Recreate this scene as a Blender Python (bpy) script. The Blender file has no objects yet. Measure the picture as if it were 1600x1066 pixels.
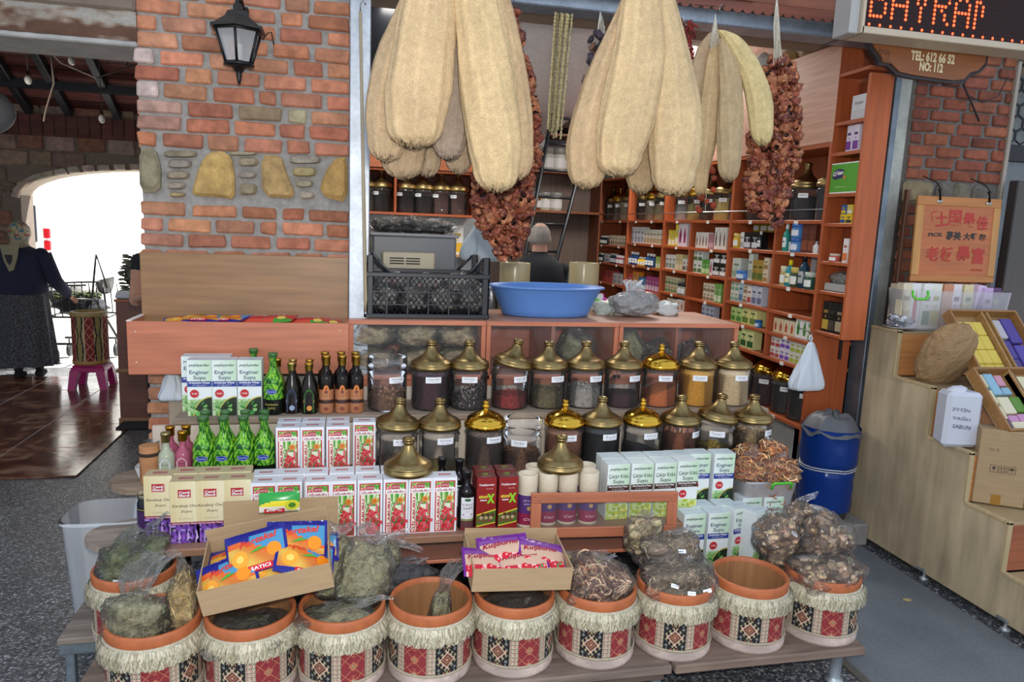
import bpy, math, random
from mathutils import Vector, Matrix, noise
from math import sin, cos, pi
scene = bpy.context.scene
COL = scene.collection
rnd = random.Random(11)
# ---------------------------------------------------------------- camera (calibrated from vanishing points)
F = 1128.0
M = Matrix(((0.976, 0.005, 0.217), (-0.214, -0.161, 0.964), (0.040, -0.987, -0.156)))
_y = Vector((-250, -188, F)).normalized()
_x = Vector((5075, 28, F)); _x = (_x - _x.dot(_y) * _y).normalized()
_z = _x.cross(_y)
if _z.y > 0: _z = -_z
M = Matrix((_x, _y, _z))
EYE = Vector((0, 0, 1.7))
cam = bpy.data.cameras.new('camera')
cam.sensor_width = 36; cam.lens = 36 * F / 1600; cam.clip_start = .05; cam.clip_end = 200
camo = bpy.data.objects.new('camera', cam); COL.objects.link(camo)
_r = M @ Vector((1, 0, 0)); _u = -(M @ Vector((0, 1, 0))); _b = -(M @ Vector((0, 0, 1)))
camo.matrix_world = Matrix(((_r.x, _u.x, _b.x, 0), (_r.y, _u.y, _b.y, 0), (_r.z, _u.z, _b.z, 1.7), (0, 0, 0, 1)))
scene.camera = camo
# ---------------------------------------------------------------- world, sun, lamps, exposure
w = bpy.data.worlds.new('sky'); scene.world = w; w.use_nodes = True
wn = w.node_tree; wn.nodes.clear()
wo = wn.nodes.new('ShaderNodeOutputWorld'); bg = wn.nodes.new('ShaderNodeBackground')
tc = wn.nodes.new('ShaderNodeTexCoord'); sp = wn.nodes.new('ShaderNodeSeparateXYZ'); cr = wn.nodes.new('ShaderNodeValToRGB')
cr.color_ramp.elements[0].position = 0.0; cr.color_ramp.elements[0].color = (.80, .86, .95, 1)
cr.color_ramp.elements[1].position = 0.8; cr.color_ramp.elements[1].color = (.60, .74, .98, 1)
wn.links.new(tc.outputs['Generated'], sp.inputs[0]); wn.links.new(sp.outputs['Z'], cr.inputs[0])
wn.links.new(cr.outputs[0], bg.inputs[0]); bg.inputs[1].default_value = 1.5
wn.links.new(bg.outputs[0], wo.inputs[0])
def lamp(name, kind, loc, rot, energy, col=(1, 1, 1), size=1, size_y=None):
 l = bpy.data.lights.new(name, kind); l.energy = energy; l.color = col
 if kind == 'AREA':
  l.size = size
  if size_y: l.shape = 'RECTANGLE'; l.size_y = size_y
 if kind == 'SUN': l.angle = .01
 if kind == 'POINT': l.shadow_soft_size = size
 o = bpy.data.objects.new(name, l); COL.objects.link(o); o.location = loc; o.rotation_euler = rot
 return o
lamp('sun', 'SUN', (0, 30, 30), (math.radians(-40), 0, math.radians(-60)), 20, (1, .96, .9))
# fluorescent lamps on the shop ceiling (their fixtures are built with the shop)
lamp('shop_lamp', 'AREA', (.32, 5.0, 2.98), (0, 0, pi / 2), 60, (1, .97, .92), 1.2, .3)
lamp('shop_lamp', 'AREA', (2.42, 5.6, 2.98), (0, 0, pi / 2), 60, (1, .97, .92), 1.2, .3)
lamp('hall_lamp', 'POINT', (-2.6, 6.0, 2.2), (0, 0, 0), 18, (1, .9, .8), .1)
# the photographer's flash, beside the lens
lamp('camera_flash', 'POINT', (0.03, -0.05, 1.86), (0, 0, 0), 230, (1, .97, .93), .05)
scene.view_settings.view_transform = 'Standard'; scene.view_settings.look = 'None'
scene.view_settings.gamma = 1; scene.view_settings.use_curve_mapping = False
scene.view_settings.exposure = -0.32
try:
 scene.cycles.transparent_max_bounces = 32; scene.cycles.max_bounces = 8
except Exception: pass
# ---------------------------------------------------------------- pixel -> point on a plane
def _ray(px, py): return M @ Vector((px - 800, py - 533, F))
def pY(px, py, Y): v = _ray(px, py); return EYE + v * (Y / v.y)
def pX(px, py, X): v = _ray(px, py); return EYE + v * (X / v.x)
def pZ(px, py, Z): v = _ray(px, py); return EYE + v * ((Z - 1.7) / v.z)
def H(s, k=1.0):
 s = s.lstrip('#'); o = []
 if len(s) == 3: s = ''.join(c * 2 for c in s)
 for i in (0, 2, 4):
  c = int(s[i:i + 2], 16) / 255
  c = c / 12.92 if c <= .04045 else ((c + .055) / 1.055) ** 2.4
  o.append(min(1, c * k))
 return tuple(o)
def mixc(a, b, t): return tuple(x + (y - x) * t for x, y in zip(a, b))
def vary(c, a=.12, r=rnd):
 k = 1 + r.uniform(-a, a); return tuple(min(1, x * k * (1 + r.uniform(-a, a) * .35)) for x in c)
# ---------------------------------------------------------------- materials: colour comes from the face colours, surface from here
_mats = {}
def surf(key):
 if key in _mats: return _mats[key]
 P = dict(
  matte=dict(r=.85, n=(30, .12)), paper=dict(r=.55, n=(60, .05)), card=dict(r=.8, n=((8, 8, 90), .10), b=(120, .08)),
  print=dict(r=.38), gloss=dict(r=.22), plastic=dict(r=.4, n=(12, .05)), rubber=dict(r=.6, n=(40, .15)),
  wood=dict(r=.42, n=((3, 3, 45), .22), b=(60, .04)), woodx=dict(r=.40, n=((3, 45, 45), .20), b=(60, .04)),
  woodv=dict(r=.5, n=((40, 40, 2.5), .22), b=(60, .05)), rough_wood=dict(r=.8, n=((4, 30, 30), .45), b=(40, .25)),
  oldply=dict(r=.62, n=((14, 14, 2.2), .30), b=(40, .06), n2=(2.4, .22)),
  brick=dict(r=.92, n=(26, .30), b=(70, .55), n2=(7, .25)), mortar=dict(r=.95, n=(40, .22), b=(60, .7)),
  stone=dict(r=.9, n=(18, .35), b=(35, .7), n2=(60, .15)), concrete=dict(r=.9, n=(9, .22), b=(60, .3)),
  cloth=dict(r=.95, n=(140, .25), b=(400, .3)), weave=dict(r=.92, b=(900, .25), n=(90, .18)),
  hair=dict(r=.5, n=(120, .3)), metal=dict(r=.35, m=1, n=(14, .12)), galv=dict(r=.48, m=.7, n=(9, .25), n2=(50, .12)),
  brass=dict(r=.36, m=1, n=(11, .35), n2=(50, .15)), gold=dict(r=.13, m=1), black_metal=dict(r=.4, m=.3, n=(30, .3)),
  loofah=dict(r=.95, n=(45, .13), b=(300, 1.0), vor=(210, .26), n2=(5, .10)), dried=dict(r=.62, n=(70, .5), b=(120, .8)),
  herb=dict(r=.8, n=(60, .4)), skin=dict(r=.55, n=(60, .08)), terracotta=dict(r=.55, n=(14, .22), b=(90, .1), n2=(60, .1)),
  jarfill=dict(r=.85, n=(160, .35), b=(220, .6)), liquid=dict(r=.1), carpet=dict(r=1, n=(260, .35), b=(500, .5), n2=(5, .12)),
  foam=dict(r=.5),
 )[key]
 m = bpy.data.materials.new(key); m.use_nodes = True
 nt = m.node_tree; N = nt.nodes; L = nt.links; b = N['Principled BSDF']
 at = N.new('ShaderNodeAttribute'); at.attribute_name = 'Col'
 col = at.outputs['Color']
 tco = N.new('ShaderNodeTexCoord')
 def noise_mul(col, sc, amt):
  mp = N.new('ShaderNodeMapping')
  if not isinstance(sc, tuple): sc = (sc,) * 3
  mp.inputs['Scale'].default_value = sc
  L.new(tco.outputs['Object'], mp.inputs['Vector'])
  nz = N.new('ShaderNodeTexNoise'); nz.inputs['Scale'].default_value = 1; nz.inputs['Detail'].default_value = 3
  L.new(mp.outputs[0], nz.inputs['Vector'])
  mr = N.new('ShaderNodeMapRange'); mr.inputs[1].default_value = .25; mr.inputs[2].default_value = .75
  mr.inputs[3].default_value = 1 - amt; mr.inputs[4].default_value = 1 + amt * .8
  L.new(nz.outputs[0], mr.inputs[0])
  vm = N.new('ShaderNodeVectorMath'); vm.operation = 'SCALE'
  L.new(col, vm.inputs[0]); L.new(mr.outputs[0], vm.inputs['Scale'])
  return vm.outputs[0]
 if 'n' in P: col = noise_mul(col, *P['n'])
 if 'n2' in P: col = noise_mul(col, *P['n2'])
 bumpsrc = None
 if 'vor' in P:
  vo = N.new('ShaderNodeTexVoronoi'); vo.feature = 'DISTANCE_TO_EDGE'; vo.inputs['Scale'].default_value = P['vor'][0]
  L.new(tco.outputs['Object'], vo.inputs['Vector'])
  mr = N.new('ShaderNodeMapRange'); mr.inputs[1].default_value = 0; mr.inputs[2].default_value = .25
  mr.inputs[3].default_value = 1.06; mr.inputs[4].default_value = 1 - P['vor'][1]
  L.new(vo.outputs[0], mr.inputs[0])
  vm = N.new('ShaderNodeVectorMath'); vm.operation = 'SCALE'
  L.new(col, vm.inputs[0]); L.new(mr.outputs[0], vm.inputs['Scale']); col = vm.outputs[0]
 L.new(col, b.inputs['Base Color'])
 if 'b' in P:
  nz = N.new('ShaderNodeTexNoise'); nz.inputs['Scale'].default_value = P['b'][0]; nz.inputs['Detail'].default_value = 2
  L.new(tco.outputs['Object'], nz.inputs['Vector'])
  bp = N.new('ShaderNodeBump'); bp.inputs['Strength'].default_value = P['b'][1]; bp.inputs['Distance'].default_value = .004
  L.new(nz.outputs[0], bp.inputs['Height']); L.new(bp.outputs[0], b.inputs['Normal'])
 b.inputs['Roughness'].default_value = P['r']; b.inputs['Metallic'].default_value = P.get('m', 0)
 if key == 'gloss': b.inputs['Specular IOR Level'].default_value = .3
 _mats[key] = m; return m
def film(key, tint=(1, 1, 1), milk=.06, rough=.08, bump=60, bstr=.5, gl=.0, ior=1.45):
 """thin clear sheet: transparent + fresnel gloss + a little haze of its own"""
 if key in _mats: return _mats[key]
 m = bpy.data.materials.new(key); m.use_nodes = True
 nt = m.node_tree; N = nt.nodes; L = nt.links; N.clear()
 out = N.new('ShaderNodeOutputMaterial'); tr = N.new('ShaderNodeBsdfTransparent'); tr.inputs[0].default_value = (*tint, 1)
 g = N.new('ShaderNodeBsdfGlossy'); g.inputs['Roughness'].default_value = rough; g.inputs[0].default_value = (1, 1, 1, 1)
 d = N.new('ShaderNodeBsdfDiffuse'); d.inputs[0].default_value = (.8, .82, .84, 1)
 fr = N.new('ShaderNodeFresnel'); fr.inputs[0].default_value = ior
 ad = N.new('ShaderNodeMath'); ad.operation = 'ADD'; ad.inputs[1].default_value = gl; ad.use_clamp = True
 L.new(fr.outputs[0], ad.inputs[0])
 m1 = N.new('ShaderNodeMixShader'); m1.inputs[0].default_value = milk
 L.new(tr.outputs[0], m1.inputs[1]); L.new(d.outputs[0], m1.inputs[2])
 m2 = N.new('ShaderNodeMixShader'); L.new(ad.outputs[0], m2.inputs[0]); L.new(m1.outputs[0], m2.inputs[1]); L.new(g.outputs[0], m2.inputs[2])
 if bstr:
  tco = N.new('ShaderNodeTexCoord'); nz = N.new('ShaderNodeTexNoise'); nz.inputs['Scale'].default_value = bump; nz.inputs['Detail'].default_value = 3
  nz.inputs['Distortion'].default_value = 1.5
  L.new(tco.outputs['Object'], nz.inputs['Vector'])
  bp = N.new('ShaderNodeBump'); bp.inputs['Strength'].default_value = bstr; bp.inputs['Distance'].default_value = .01
  L.new(nz.outputs[0], bp.inputs['Height']); L.new(bp.outputs[0], g.inputs['Normal']); L.new(bp.outputs[0], fr.inputs['Normal'])
 L.new(m2.outputs[0], out.inputs[0])
 _mats[key] = m; return m
def mat(k):
 if k == 'jar_glass': return film(k, (.99, .99, .99), .035, .06, 5, .08, 0, 1.36)
 if k == 'pane': return film(k, (.97, .98, .98), .02, .03, 3, .03, 0, 1.22)
 if k == 'bag_film': return film(k, (.985, .985, .985), .035, .17, 60, .9, 0, 1.34)
 if k == 'bag_film_milky': return film(k, (.95, .96, .96), .26, .16, 38, .8, 0, 1.4)
 if k == 'tub_plastic': return film(k, (.95, .96, .97), .33, .25, 20, .1, 0, 1.4)
 if k == 'bottle_glass': return film(k, (.95, .92, .86), .03, .04, 5, .03, .02)
 return surf(k)
def emit(key, col, s):
 if key in _mats: return _mats[key]
 m = bpy.data.materials.new(key); m.use_nodes = True; b = m.node_tree.nodes['Principled BSDF']
 b.inputs['Base Color'].default_value = (*col, 1); b.inputs['Emission Color'].default_value = (*col, 1); b.inputs['Emission Strength'].default_value = s
 _mats[key] = m; return m
# ---------------------------------------------------------------- mesh builder
class MB:
 def __init__(s): s.v = []; s.f = []; s.c = []; s.s = []; s.m = []
 def add(s, vs, fs, col, sm=False, mi=0, xf=None):
  n = len(s.v)
  if xf is not None: vs = [tuple(xf @ Vector(v)) for v in vs]
  s.v += [tuple(v) for v in vs]; s.f += [tuple(i + n for i in f) for f in fs]
  k = len(fs)
  s.c += (col if isinstance(col, list) else [col] * k); s.s += [sm] * k; s.m += [mi] * k
  return s
 def box(s, x0, x1, y0, y1, z0, z1, col, b=.0, xf=None, mi=0, jit=0, r=rnd):
  if b <= 0:
   vs = [(x, y, z) for z in (z0, z1) for y in (y0, y1) for x in (x0, x1)]
   fs = [(0, 2, 3, 1), (4, 5, 7, 6), (0, 1, 5, 4), (2, 6, 7, 3), (0, 4, 6, 2), (1, 3, 7, 5)]
   return s.add(vs, fs, col, False, mi, xf)
  X = (x0, x1); Y = (y0, y1); Z = (z0, z1); vs = []; ix = {}
  b = min(b, abs(x1 - x0) * .45, abs(y1 - y0) * .45, abs(z1 - z0) * .45)
  for i in (0, 1):
   for j in (0, 1):
    for k in (0, 1):
     dx = b if i == 0 else -b; dy = b if j == 0 else -b; dz = b if k == 0 else -b
     jx, jy, jz = (r.uniform(-jit, jit), r.uniform(-jit, jit) * .4, r.uniform(-jit, jit)) if jit else (0, 0, 0)
     for a in (0, 1, 2):
      p = [X[i] + jx, Y[j] + jy, Z[k] + jz]
      if a != 0: p[0] += dx
      if a != 1: p[1] += dy
      if a != 2: p[2] += dz
      ix[(i, j, k, a)] = len(vs); vs.append(tuple(p))
  fs = []
  for a in (0, 1, 2):
   o = [q for q in (0, 1, 2) if q != a]
   for sd in (0, 1):
    loop = []
    for (p, q) in ((0, 0), (1, 0), (1, 1), (0, 1)):
     t = [0, 0, 0]; t[a] = sd; t[o[0]] = p; t[o[1]] = q
     loop.append(ix[(t[0], t[1], t[2], a)])
    flip = (sd == 0) ^ (a == 1)
    fs.append(tuple(reversed(loop)) if flip else tuple(loop))
  for a in (0, 1, 2):
   o = [q for q in (0, 1, 2) if q != a]
   for p in (0, 1):
    for q in (0, 1):
     t0 = [0, 0, 0]; t0[o[0]] = p; t0[o[1]] = q; t1 = list(t0); t1[a] = 1
     fs.append((ix[(*t0, o[0])], ix[(*t1, o[0])], ix[(*t1, o[1])], ix[(*t0, o[1])]))
  for i in (0, 1):
   for j in (0, 1):
    for k in (0, 1): fs.append((ix[(i, j, k, 0)], ix[(i, j, k, 1)], ix[(i, j, k, 2)]))
  return s.add(vs, fs, col, False, mi, xf)
 def lathe(s, prof, n=24, col=(1, 1, 1), c=(0, 0, 0), sm=True, xf=None, a0=0, a1=2 * pi, mi=0, cols=None, sx=1, sy=1, cap=False):
  full = abs(a1 - a0 - 2 * pi) < 1e-6; k = n if full else n + 1; vs = []
  for (r, z) in prof:
   for i in range(k):
    a = a0 + (a1 - a0) * i / n; vs.append((c[0] + r * sin(a) * sx, c[1] - r * cos(a) * sy, c[2] + z))
  fs = []; cc = []
  for j in range(len(prof) - 1):
   for i in range(n):
    i2 = (i + 1) % k
    fs.append((j * k + i, j * k + i2, (j + 1) * k + i2, (j + 1) * k + i))
    cc.append(cols(i, j) if cols else (col[j] if isinstance(col, list) else col))
  s.add(vs, fs, cc, sm, mi, xf)
  if cap:
   base = len(s.v) - len(vs)
   s.f.append(tuple(base + (len(prof) - 1) * k + i for i in range(k))); s.c.append(cc[-1]); s.s.append(False); s.m.append(mi)
   s.f.append(tuple(base + i for i in reversed(range(k)))); s.c.append(cc[0]); s.s.append(False); s.m.append(mi)
  return s
 def tube(s, pts, r, n=6, col=(1, 1, 1), closed=False, sm=True, xf=None, mi=0, flat=1.0):
  pts = [Vector(p) for p in pts]; N_ = len(pts); rs = r if isinstance(r, (list, tuple)) else [r] * N_
  vs = []; up = Vector((0, 0, 1)); pu = None
  for i, p in enumerate(pts):
   a = pts[(i - 1) % N_] if (closed or i > 0) else p; b = pts[(i + 1) % N_] if (closed or i < N_ - 1) else p
   t = (b - a)
   t = t.normalized() if t.length > 1e-9 else Vector((0, 0, 1))
   if pu is None:
    u = t.cross(up)
    if u.length < 1e-3: u = t.cross(Vector((1, 0, 0)))
   else: u = pu - t * pu.dot(t)
   u = u.normalized() if u.length > 1e-9 else Vector((1, 0, 0)); pu = u; w_ = t.cross(u)
   for k in range(n):
    an = 2 * pi * k / n; vs.append(tuple(p + (u * cos(an) + w_ * sin(an) * flat) * rs[i]))
  fs = []; m_ = N_ if closed else N_ - 1
  for i in range(m_):
   i2 = (i + 1) % N_
   for k in range(n): fs.append((i * n + k, i * n + (k + 1) % n, i2 * n + (k + 1) % n, i2 * n + k))
  if not closed: fs.append(tuple(reversed(range(n)))); fs.append(tuple((N_ - 1) * n + k for k in range(n)))
  return s.add(vs, fs, col, sm, mi, xf)
 def grid(s, fn, nu, nv, colfn, sm=True, mi=0, xf=None):
  vs = [fn(i / nu, j / nv) for j in range(nv + 1) for i in range(nu + 1)]; fs = []; cc = []
  for j in range(nv):
   for i in range(nu):
    a = j * (nu + 1) + i; fs.append((a, a + 1, a + nu + 2, a + nu + 1))
    cc.append(colfn((i + .5) / nu, (j + .5) / nv) if callable(colfn) else colfn)
  return s.add(vs, fs, cc, sm, mi, xf)
 def ball(s, c, r, nu=10, nv=7, col=(1, 1, 1), nz=0, seed=0, xf=None, mi=0, sm=True, colfn=None):
  r = r if isinstance(r, (tuple, list)) else (r, r, r); vs = [(c[0], c[1], c[2] - r[2])]
  sd = Vector((seed * 3.1, seed * 1.7, seed))
  def dv(d):
   k = 1 + (nz * noise.noise(d * 2.2 + sd) + nz * .5 * noise.noise(d * 5 + sd) if nz else 0)
   return (c[0] + d.x * r[0] * k, c[1] + d.y * r[1] * k, c[2] + d.z * r[2] * k)
  for j in range(1, nv):
   t = pi * j / nv
   for i in range(nu):
    a = 2 * pi * i / nu; vs.append(dv(Vector((sin(t) * cos(a), sin(t) * sin(a), -cos(t)))))
  vs.append((c[0], c[1], c[2] + r[2])); fs = []
  for i in range(nu): fs.append((0, 1 + (i + 1) % nu, 1 + i))
  for j in range(nv - 2):
   for i in range(nu):
    a = 1 + j * nu; fs.append((a + i, a + (i + 1) % nu, a + nu + (i + 1) % nu, a + nu + i))
  a = 1 + (nv - 2) * nu
  for i in range(nu): fs.append((a + i, a + (i + 1) % nu, len(vs) - 1))
  if colfn: col = [colfn(Vector(vs[f[0]])) for f in fs]
  return s.add(vs, fs, col, sm, mi, xf)
 def prism(s, poly, d0, d1, col, plane='xz', bev=0, xf=None, mi=0):
  """outline (u,v) extruded; plane xz -> depth along y"""
  n = len(poly); cu = sum(p[0] for p in poly) / n; cv = sum(p[1] for p in poly) / n
  def P3(u, v, d): return (u, d, v) if plane == 'xz' else ((u, v, d) if plane == 'xy' else (d, u, v))
  rings = [(1, d1)]
  if bev: rings += [(1, d0 + bev), (1 - bev / max(.01, max(abs(p[0] - cu) for p in poly)), d0)]
  else: rings += [(1, d0)]
  vs = [P3(cu + (u - cu) * k, cv + (v - cv) * k, d) for k, d in rings for (u, v) in poly]
  fs = []
  for q in range(len(rings) - 1):
   for i in range(n): fs.append((q * n + i, q * n + (i + 1) % n, (q + 1) * n + (i + 1) % n, (q + 1) * n + i))
  fs.append(tuple((len(rings) - 1) * n + i for i in range(n))); fs.append(tuple(reversed(range(n))))
  return s.add(vs, fs, col, False, mi, xf)
 def build(s, name, mats='matte', parent=None, loc=None, rot=None, fixn=False):
  me = bpy.data.meshes.new(name); me.from_pydata(s.v, [], s.f)
  if not isinstance(mats, (list, tuple)): mats = [mats]
  for k in mats: me.materials.append(k if not isinstance(k, str) else mat(k))
  at = me.attributes.new('Col', 'BYTE_COLOR', 'CORNER')
  buf = []
  for f, c in zip(s.f, s.c): buf += [c[0], c[1], c[2], 1.0] * len(f)
  at.data.foreach_set('color', buf)
  me.polygons.foreach_set('use_smooth', s.s); me.polygons.foreach_set('material_index', s.m)
  me.update()
  if fixn:
   import bmesh
   bm = bmesh.new(); bm.from_mesh(me); bmesh.ops.recalc_face_normals(bm, faces=bm.faces); bm.to_mesh(me); bm.free()
  o = bpy.data.objects.new(name, me); COL.objects.link(o)
  if parent is not None: o.parent = parent
  if loc is not None: o.location = loc
  if rot is not None: o.rotation_euler = rot
  return o
def tag(o, label, cat, group=None, kind=None):
 if label: o['label'] = label
 if cat: o['category'] = cat
 if group: o['group'] = group
 if kind: o['kind'] = kind
 return o
def thing(name, label, cat, loc=(0, 0, 0), rz=0, group=None, rot=None):
 o = bpy.data.objects.new(name, None); COL.objects.link(o); o.empty_display_size = .05
 o.location = loc; o.rotation_euler = rot if rot else (0, 0, rz)
 return tag(o, label, cat, group)
def struct(o, label=None):
 o['kind'] = 'structure'
 if label: o['label'] = label
 return o
def part_of(name, data, parent, loc=(0, 0, 0), rot=(0, 0, 0), scale=(1, 1, 1), label=None):
 o = bpy.data.objects.new(name, data); COL.objects.link(o); o.parent = parent; o.location = loc; o.rotation_euler = rot; o.scale = scale
 if label: o['label'] = label
 return o
def dup(root, loc, rz=0, label=None, group=None, rot=None, scale=None):
 r = root.copy(); COL.objects.link(r); r.location = loc; r.rotation_euler = rot if rot else (0, 0, rz)
 if scale: r.scale = scale
 if label: r['label'] = label
 if group: r['group'] = group
 for ch in list(root.children):
  c = ch.copy(); COL.objects.link(c); c.parent = r
  for g in list(ch.children):
   d = g.copy(); COL.objects.link(d); d.parent = c
 return r
# ---------------------------------------------------------------- flat print: coloured shapes and lettering laid on a surface
_txt = {}
def text_geo(s, bold=0.0, italic=0.0):
 k = (s, bold, italic)
 if k in _txt: return _txt[k]
 cu = bpy.data.curves.new('t', 'FONT'); cu.body = s; cu.size = 1; cu.resolution_u = 2; cu.align_x = 'CENTER'; cu.align_y = 'CENTER'
 cu.offset = bold; cu.shear = italic; cu.fill_mode = 'FRONT'
 o = bpy.data.objects.new('t', cu); COL.objects.link(o)
 dg = bpy.context.evaluated_depsgraph_get(); me = bpy.data.meshes.new_from_object(o.evaluated_get(dg))
 vs = [(v.co.x, v.co.y) for v in me.vertices]; fs = [tuple(p.vertices) for p in me.polygons]
 bpy.data.objects.remove(o); bpy.data.curves.remove(cu); bpy.data.meshes.remove(me)
 if vs:
  xs = [v[0] for v in vs]; ys = [v[1] for v in vs]; wd = max(xs) - min(xs); cx = (max(xs) + min(xs)) / 2; cy = (max(ys) + min(ys)) / 2
  vs = [(x - cx, y - cy) for x, y in vs]; ht = max(ys) - min(ys)
 else: wd = ht = 1
 _txt[k] = (vs, fs, wd, ht); return _txt[k]
class Art:
 def __init__(s, mb, fn): s.mb = mb; s.fn = fn; s.L = 1
 def poly(s, pts, col):
  s.L += 1; s.mb.add([s.fn(u, v, s.L) for u, v in pts], [tuple(range(len(pts)))], col)
 def rect(s, u0, v0, u1, v1, col, n=1):
  s.L += 1
  vs = []; fs = []
  for i in range(n + 1):
   u = u0 + (u1 - u0) * i / n; vs += [s.fn(u, v0, s.L), s.fn(u, v1, s.L)]
  for i in range(n): fs.append((2 * i, 2 * i + 2, 2 * i + 3, 2 * i + 1))
  s.mb.add(vs, fs, col)
 def disc(s, u, v, r, col, n=14, ry=None):
  ry = ry or r; s.poly([(u + r * cos(2 * pi * i / n), v + ry * sin(2 * pi * i / n)) for i in range(n)], col)
 def star(s, u, v, r, col, n=6, k=.5): s.poly([(u + r * (1 if i % 2 else k) * cos(pi * i / n), v + r * (1 if i % 2 else k) * sin(pi * i / n)) for i in range(2 * n)], col)
 def cells(s, u0, v0, u1, v1, nu, nv, colfn):
  s.L += 1; L = s.L
  s.mb.grid(lambda a, b: s.fn(u0 + (u1 - u0) * a, v0 + (v1 - v0) * b, L), nu, nv, colfn, sm=False)
 def line(s, pts, w, col):
  s.L += 1
  for (a, b) in zip(pts, pts[1:]):
   dx, dy = b[0] - a[0], b[1] - a[1]; l = math.hypot(dx, dy) or 1; nx, ny = -dy / l * w / 2, dx / l * w / 2
   s.mb.add([s.fn(a[0] + nx, a[1] + ny, s.L), s.fn(a[0] - nx, a[1] - ny, s.L), s.fn(b[0] - nx, b[1] - ny, s.L), s.fn(b[0] + nx, b[1] + ny, s.L)], [(0, 1, 2, 3)], col)
 def text(s, t, u, v, w, col, h=None, rot=0, bold=0.0, italic=0.0):
  vs, fs, wd, ht = text_geo(t, bold, italic); s.L += 1; kx = w / wd; ky = (h / ht) if h else kx
  c, d = cos(rot), sin(rot)
  s.mb.add([s.fn(u + x * kx * c - y * ky * d, v + x * kx * d + y * ky * c, s.L) for x, y in vs], fs, col)
def front(y0, cx=0, cz=0): return lambda u, v, L: (cx + u, y0 - .00025 * L, cz + v)
def curved(r, c=(0, 0, 0)): return lambda u, v, L: (c[0] + (r + .0003 * L) * sin(u / r), c[1] - (r + .0003 * L) * cos(u / r), c[2] + v)
ORD = ['first', 'second', 'third', 'fourth', 'fifth', 'sixth', 'seventh', 'eighth', 'ninth', 'tenth', 'eleventh', 'twelfth', 'thirteenth', 'fourteenth']
WHITE = H('#e8e8e6'); BLACK = H('#141416'); ORANGE = H('#c4704a'); CARD = H('#b29672')
# ================================================================ SETTING
YF = 3.6
def ground_mat():
 m = bpy.data.materials.new('pebble_terrazzo'); m.use_nodes = True; N = m.node_tree.nodes; L = m.node_tree.links; b = N['Principled BSDF']
 tco = N.new('ShaderNodeTexCoord'); vo = N.new('ShaderNodeTexVoronoi'); vo.inputs['Scale'].default_value = 115
 L.new(tco.outputs['Object'], vo.inputs['Vector'])
 r = N.new('ShaderNodeValToRGB'); e = r.color_ramp.elements; e[0].position = 0; e[0].color = (*H('#b4b4b2'), 1); e[1].position = 1; e[1].color = (*H('#34373c'), 1)
 for p, c in ((.12, '#8d8d8c'), (.3, '#5c5f63'), (.7, '#45484d')): q = e.new(p); q.color = (*H(c), 1)
 sx = N.new('ShaderNodeSeparateColor'); L.new(vo.outputs['Color'], sx.inputs[0])
 L.new(sx.outputs[0], r.inputs[0]); nz = N.new('ShaderNodeTexNoise'); nz.inputs['Scale'].default_value = 3
 L.new(tco.outputs['Object'], nz.inputs['Vector'])
 mr = N.new('ShaderNodeMapRange'); mr.inputs[3].default_value = .6; mr.inputs[4].default_value = 1.15; L.new(nz.outputs[0], mr.inputs[0])
 vm = N.new('ShaderNodeVectorMath'); vm.operation = 'SCALE'; L.new(r.outputs[0], vm.inputs[0]); L.new(mr.outputs[0], vm.inputs['Scale'])
 L.new(vm.outputs[0], b.inputs['Base Color']); b.inputs['Roughness'].default_value = .38
 bp = N.new('ShaderNodeBump'); bp.inputs['Strength'].default_value = .5; bp.inputs['Distance'].default_value = .004
 L.new(vo.outputs['Distance'], bp.inputs['Height']); L.new(bp.outputs[0], b.inputs['Normal'])
 return m
def tile_mat():
 m = bpy.data.materials.new('brown_marble'); m.use_nodes = True; N = m.node_tree.nodes; L = m.node_tree.links; b = N['Principled BSDF']
 tco = N.new('ShaderNodeTexCoord'); nz = N.new('ShaderNodeTexNoise'); nz.inputs['Scale'].default_value = 3.5; nz.inputs['Detail'].default_value = 6; nz.inputs['Distortion'].default_value = 1.6
 L.new(tco.outputs['Object'], nz.inputs['Vector']); r = N.new('ShaderNodeValToRGB'); e = r.color_ramp.elements
 e[0].position = .3; e[0].color = (*H('#4a2a1e'), 1); e[1].position = .75; e[1].color = (*H('#a9886f'), 1); q = e.new(.5); q.color = (*H('#6e4432'), 1)
 L.new(nz.outputs[0], r.inputs[0]); L.new(r.outputs[0], b.inputs['Base Color']); b.inputs['Roughness'].default_value = .2
 n2 = N.new('ShaderNodeTexNoise'); n2.inputs['Scale'].default_value = 14; L.new(tco.outputs['Object'], n2.inputs['Vector'])
 mr = N.new('ShaderNodeMapRange'); mr.inputs[3].default_value = .06; mr.inputs[4].default_value = .24; L.new(n2.outputs[0], mr.inputs[0]); L.new(mr.outputs[0], b.inputs['Roughness'])
 return m
gm = ground_mat()
g = MB().box(-9, 9, -4, 8.55, -.12, 0, H('#555')).build('floor', gm); struct(g, 'dark pebbled terrazzo floor')
g2 = MB().box(-14, 14, 8.55, 30, -.14, -.01, H('#d8d4cc')).build('floor', 'concrete'); struct(g2, 'sunlit pale pavement outside the arch')
tm = tile_mat()
TX = -1.72
# marble tiles laid in the hall, each one a piece
for i in range(5):
 for j in range(5):
  x1 = TX - i * .62; y0 = 4.93 + j * .62
  o = MB().box(x1 - .616, x1, y0, y0 + .616, 0.0, .012, H('#6e4432'), .003).build('tile', tm, g)
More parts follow.
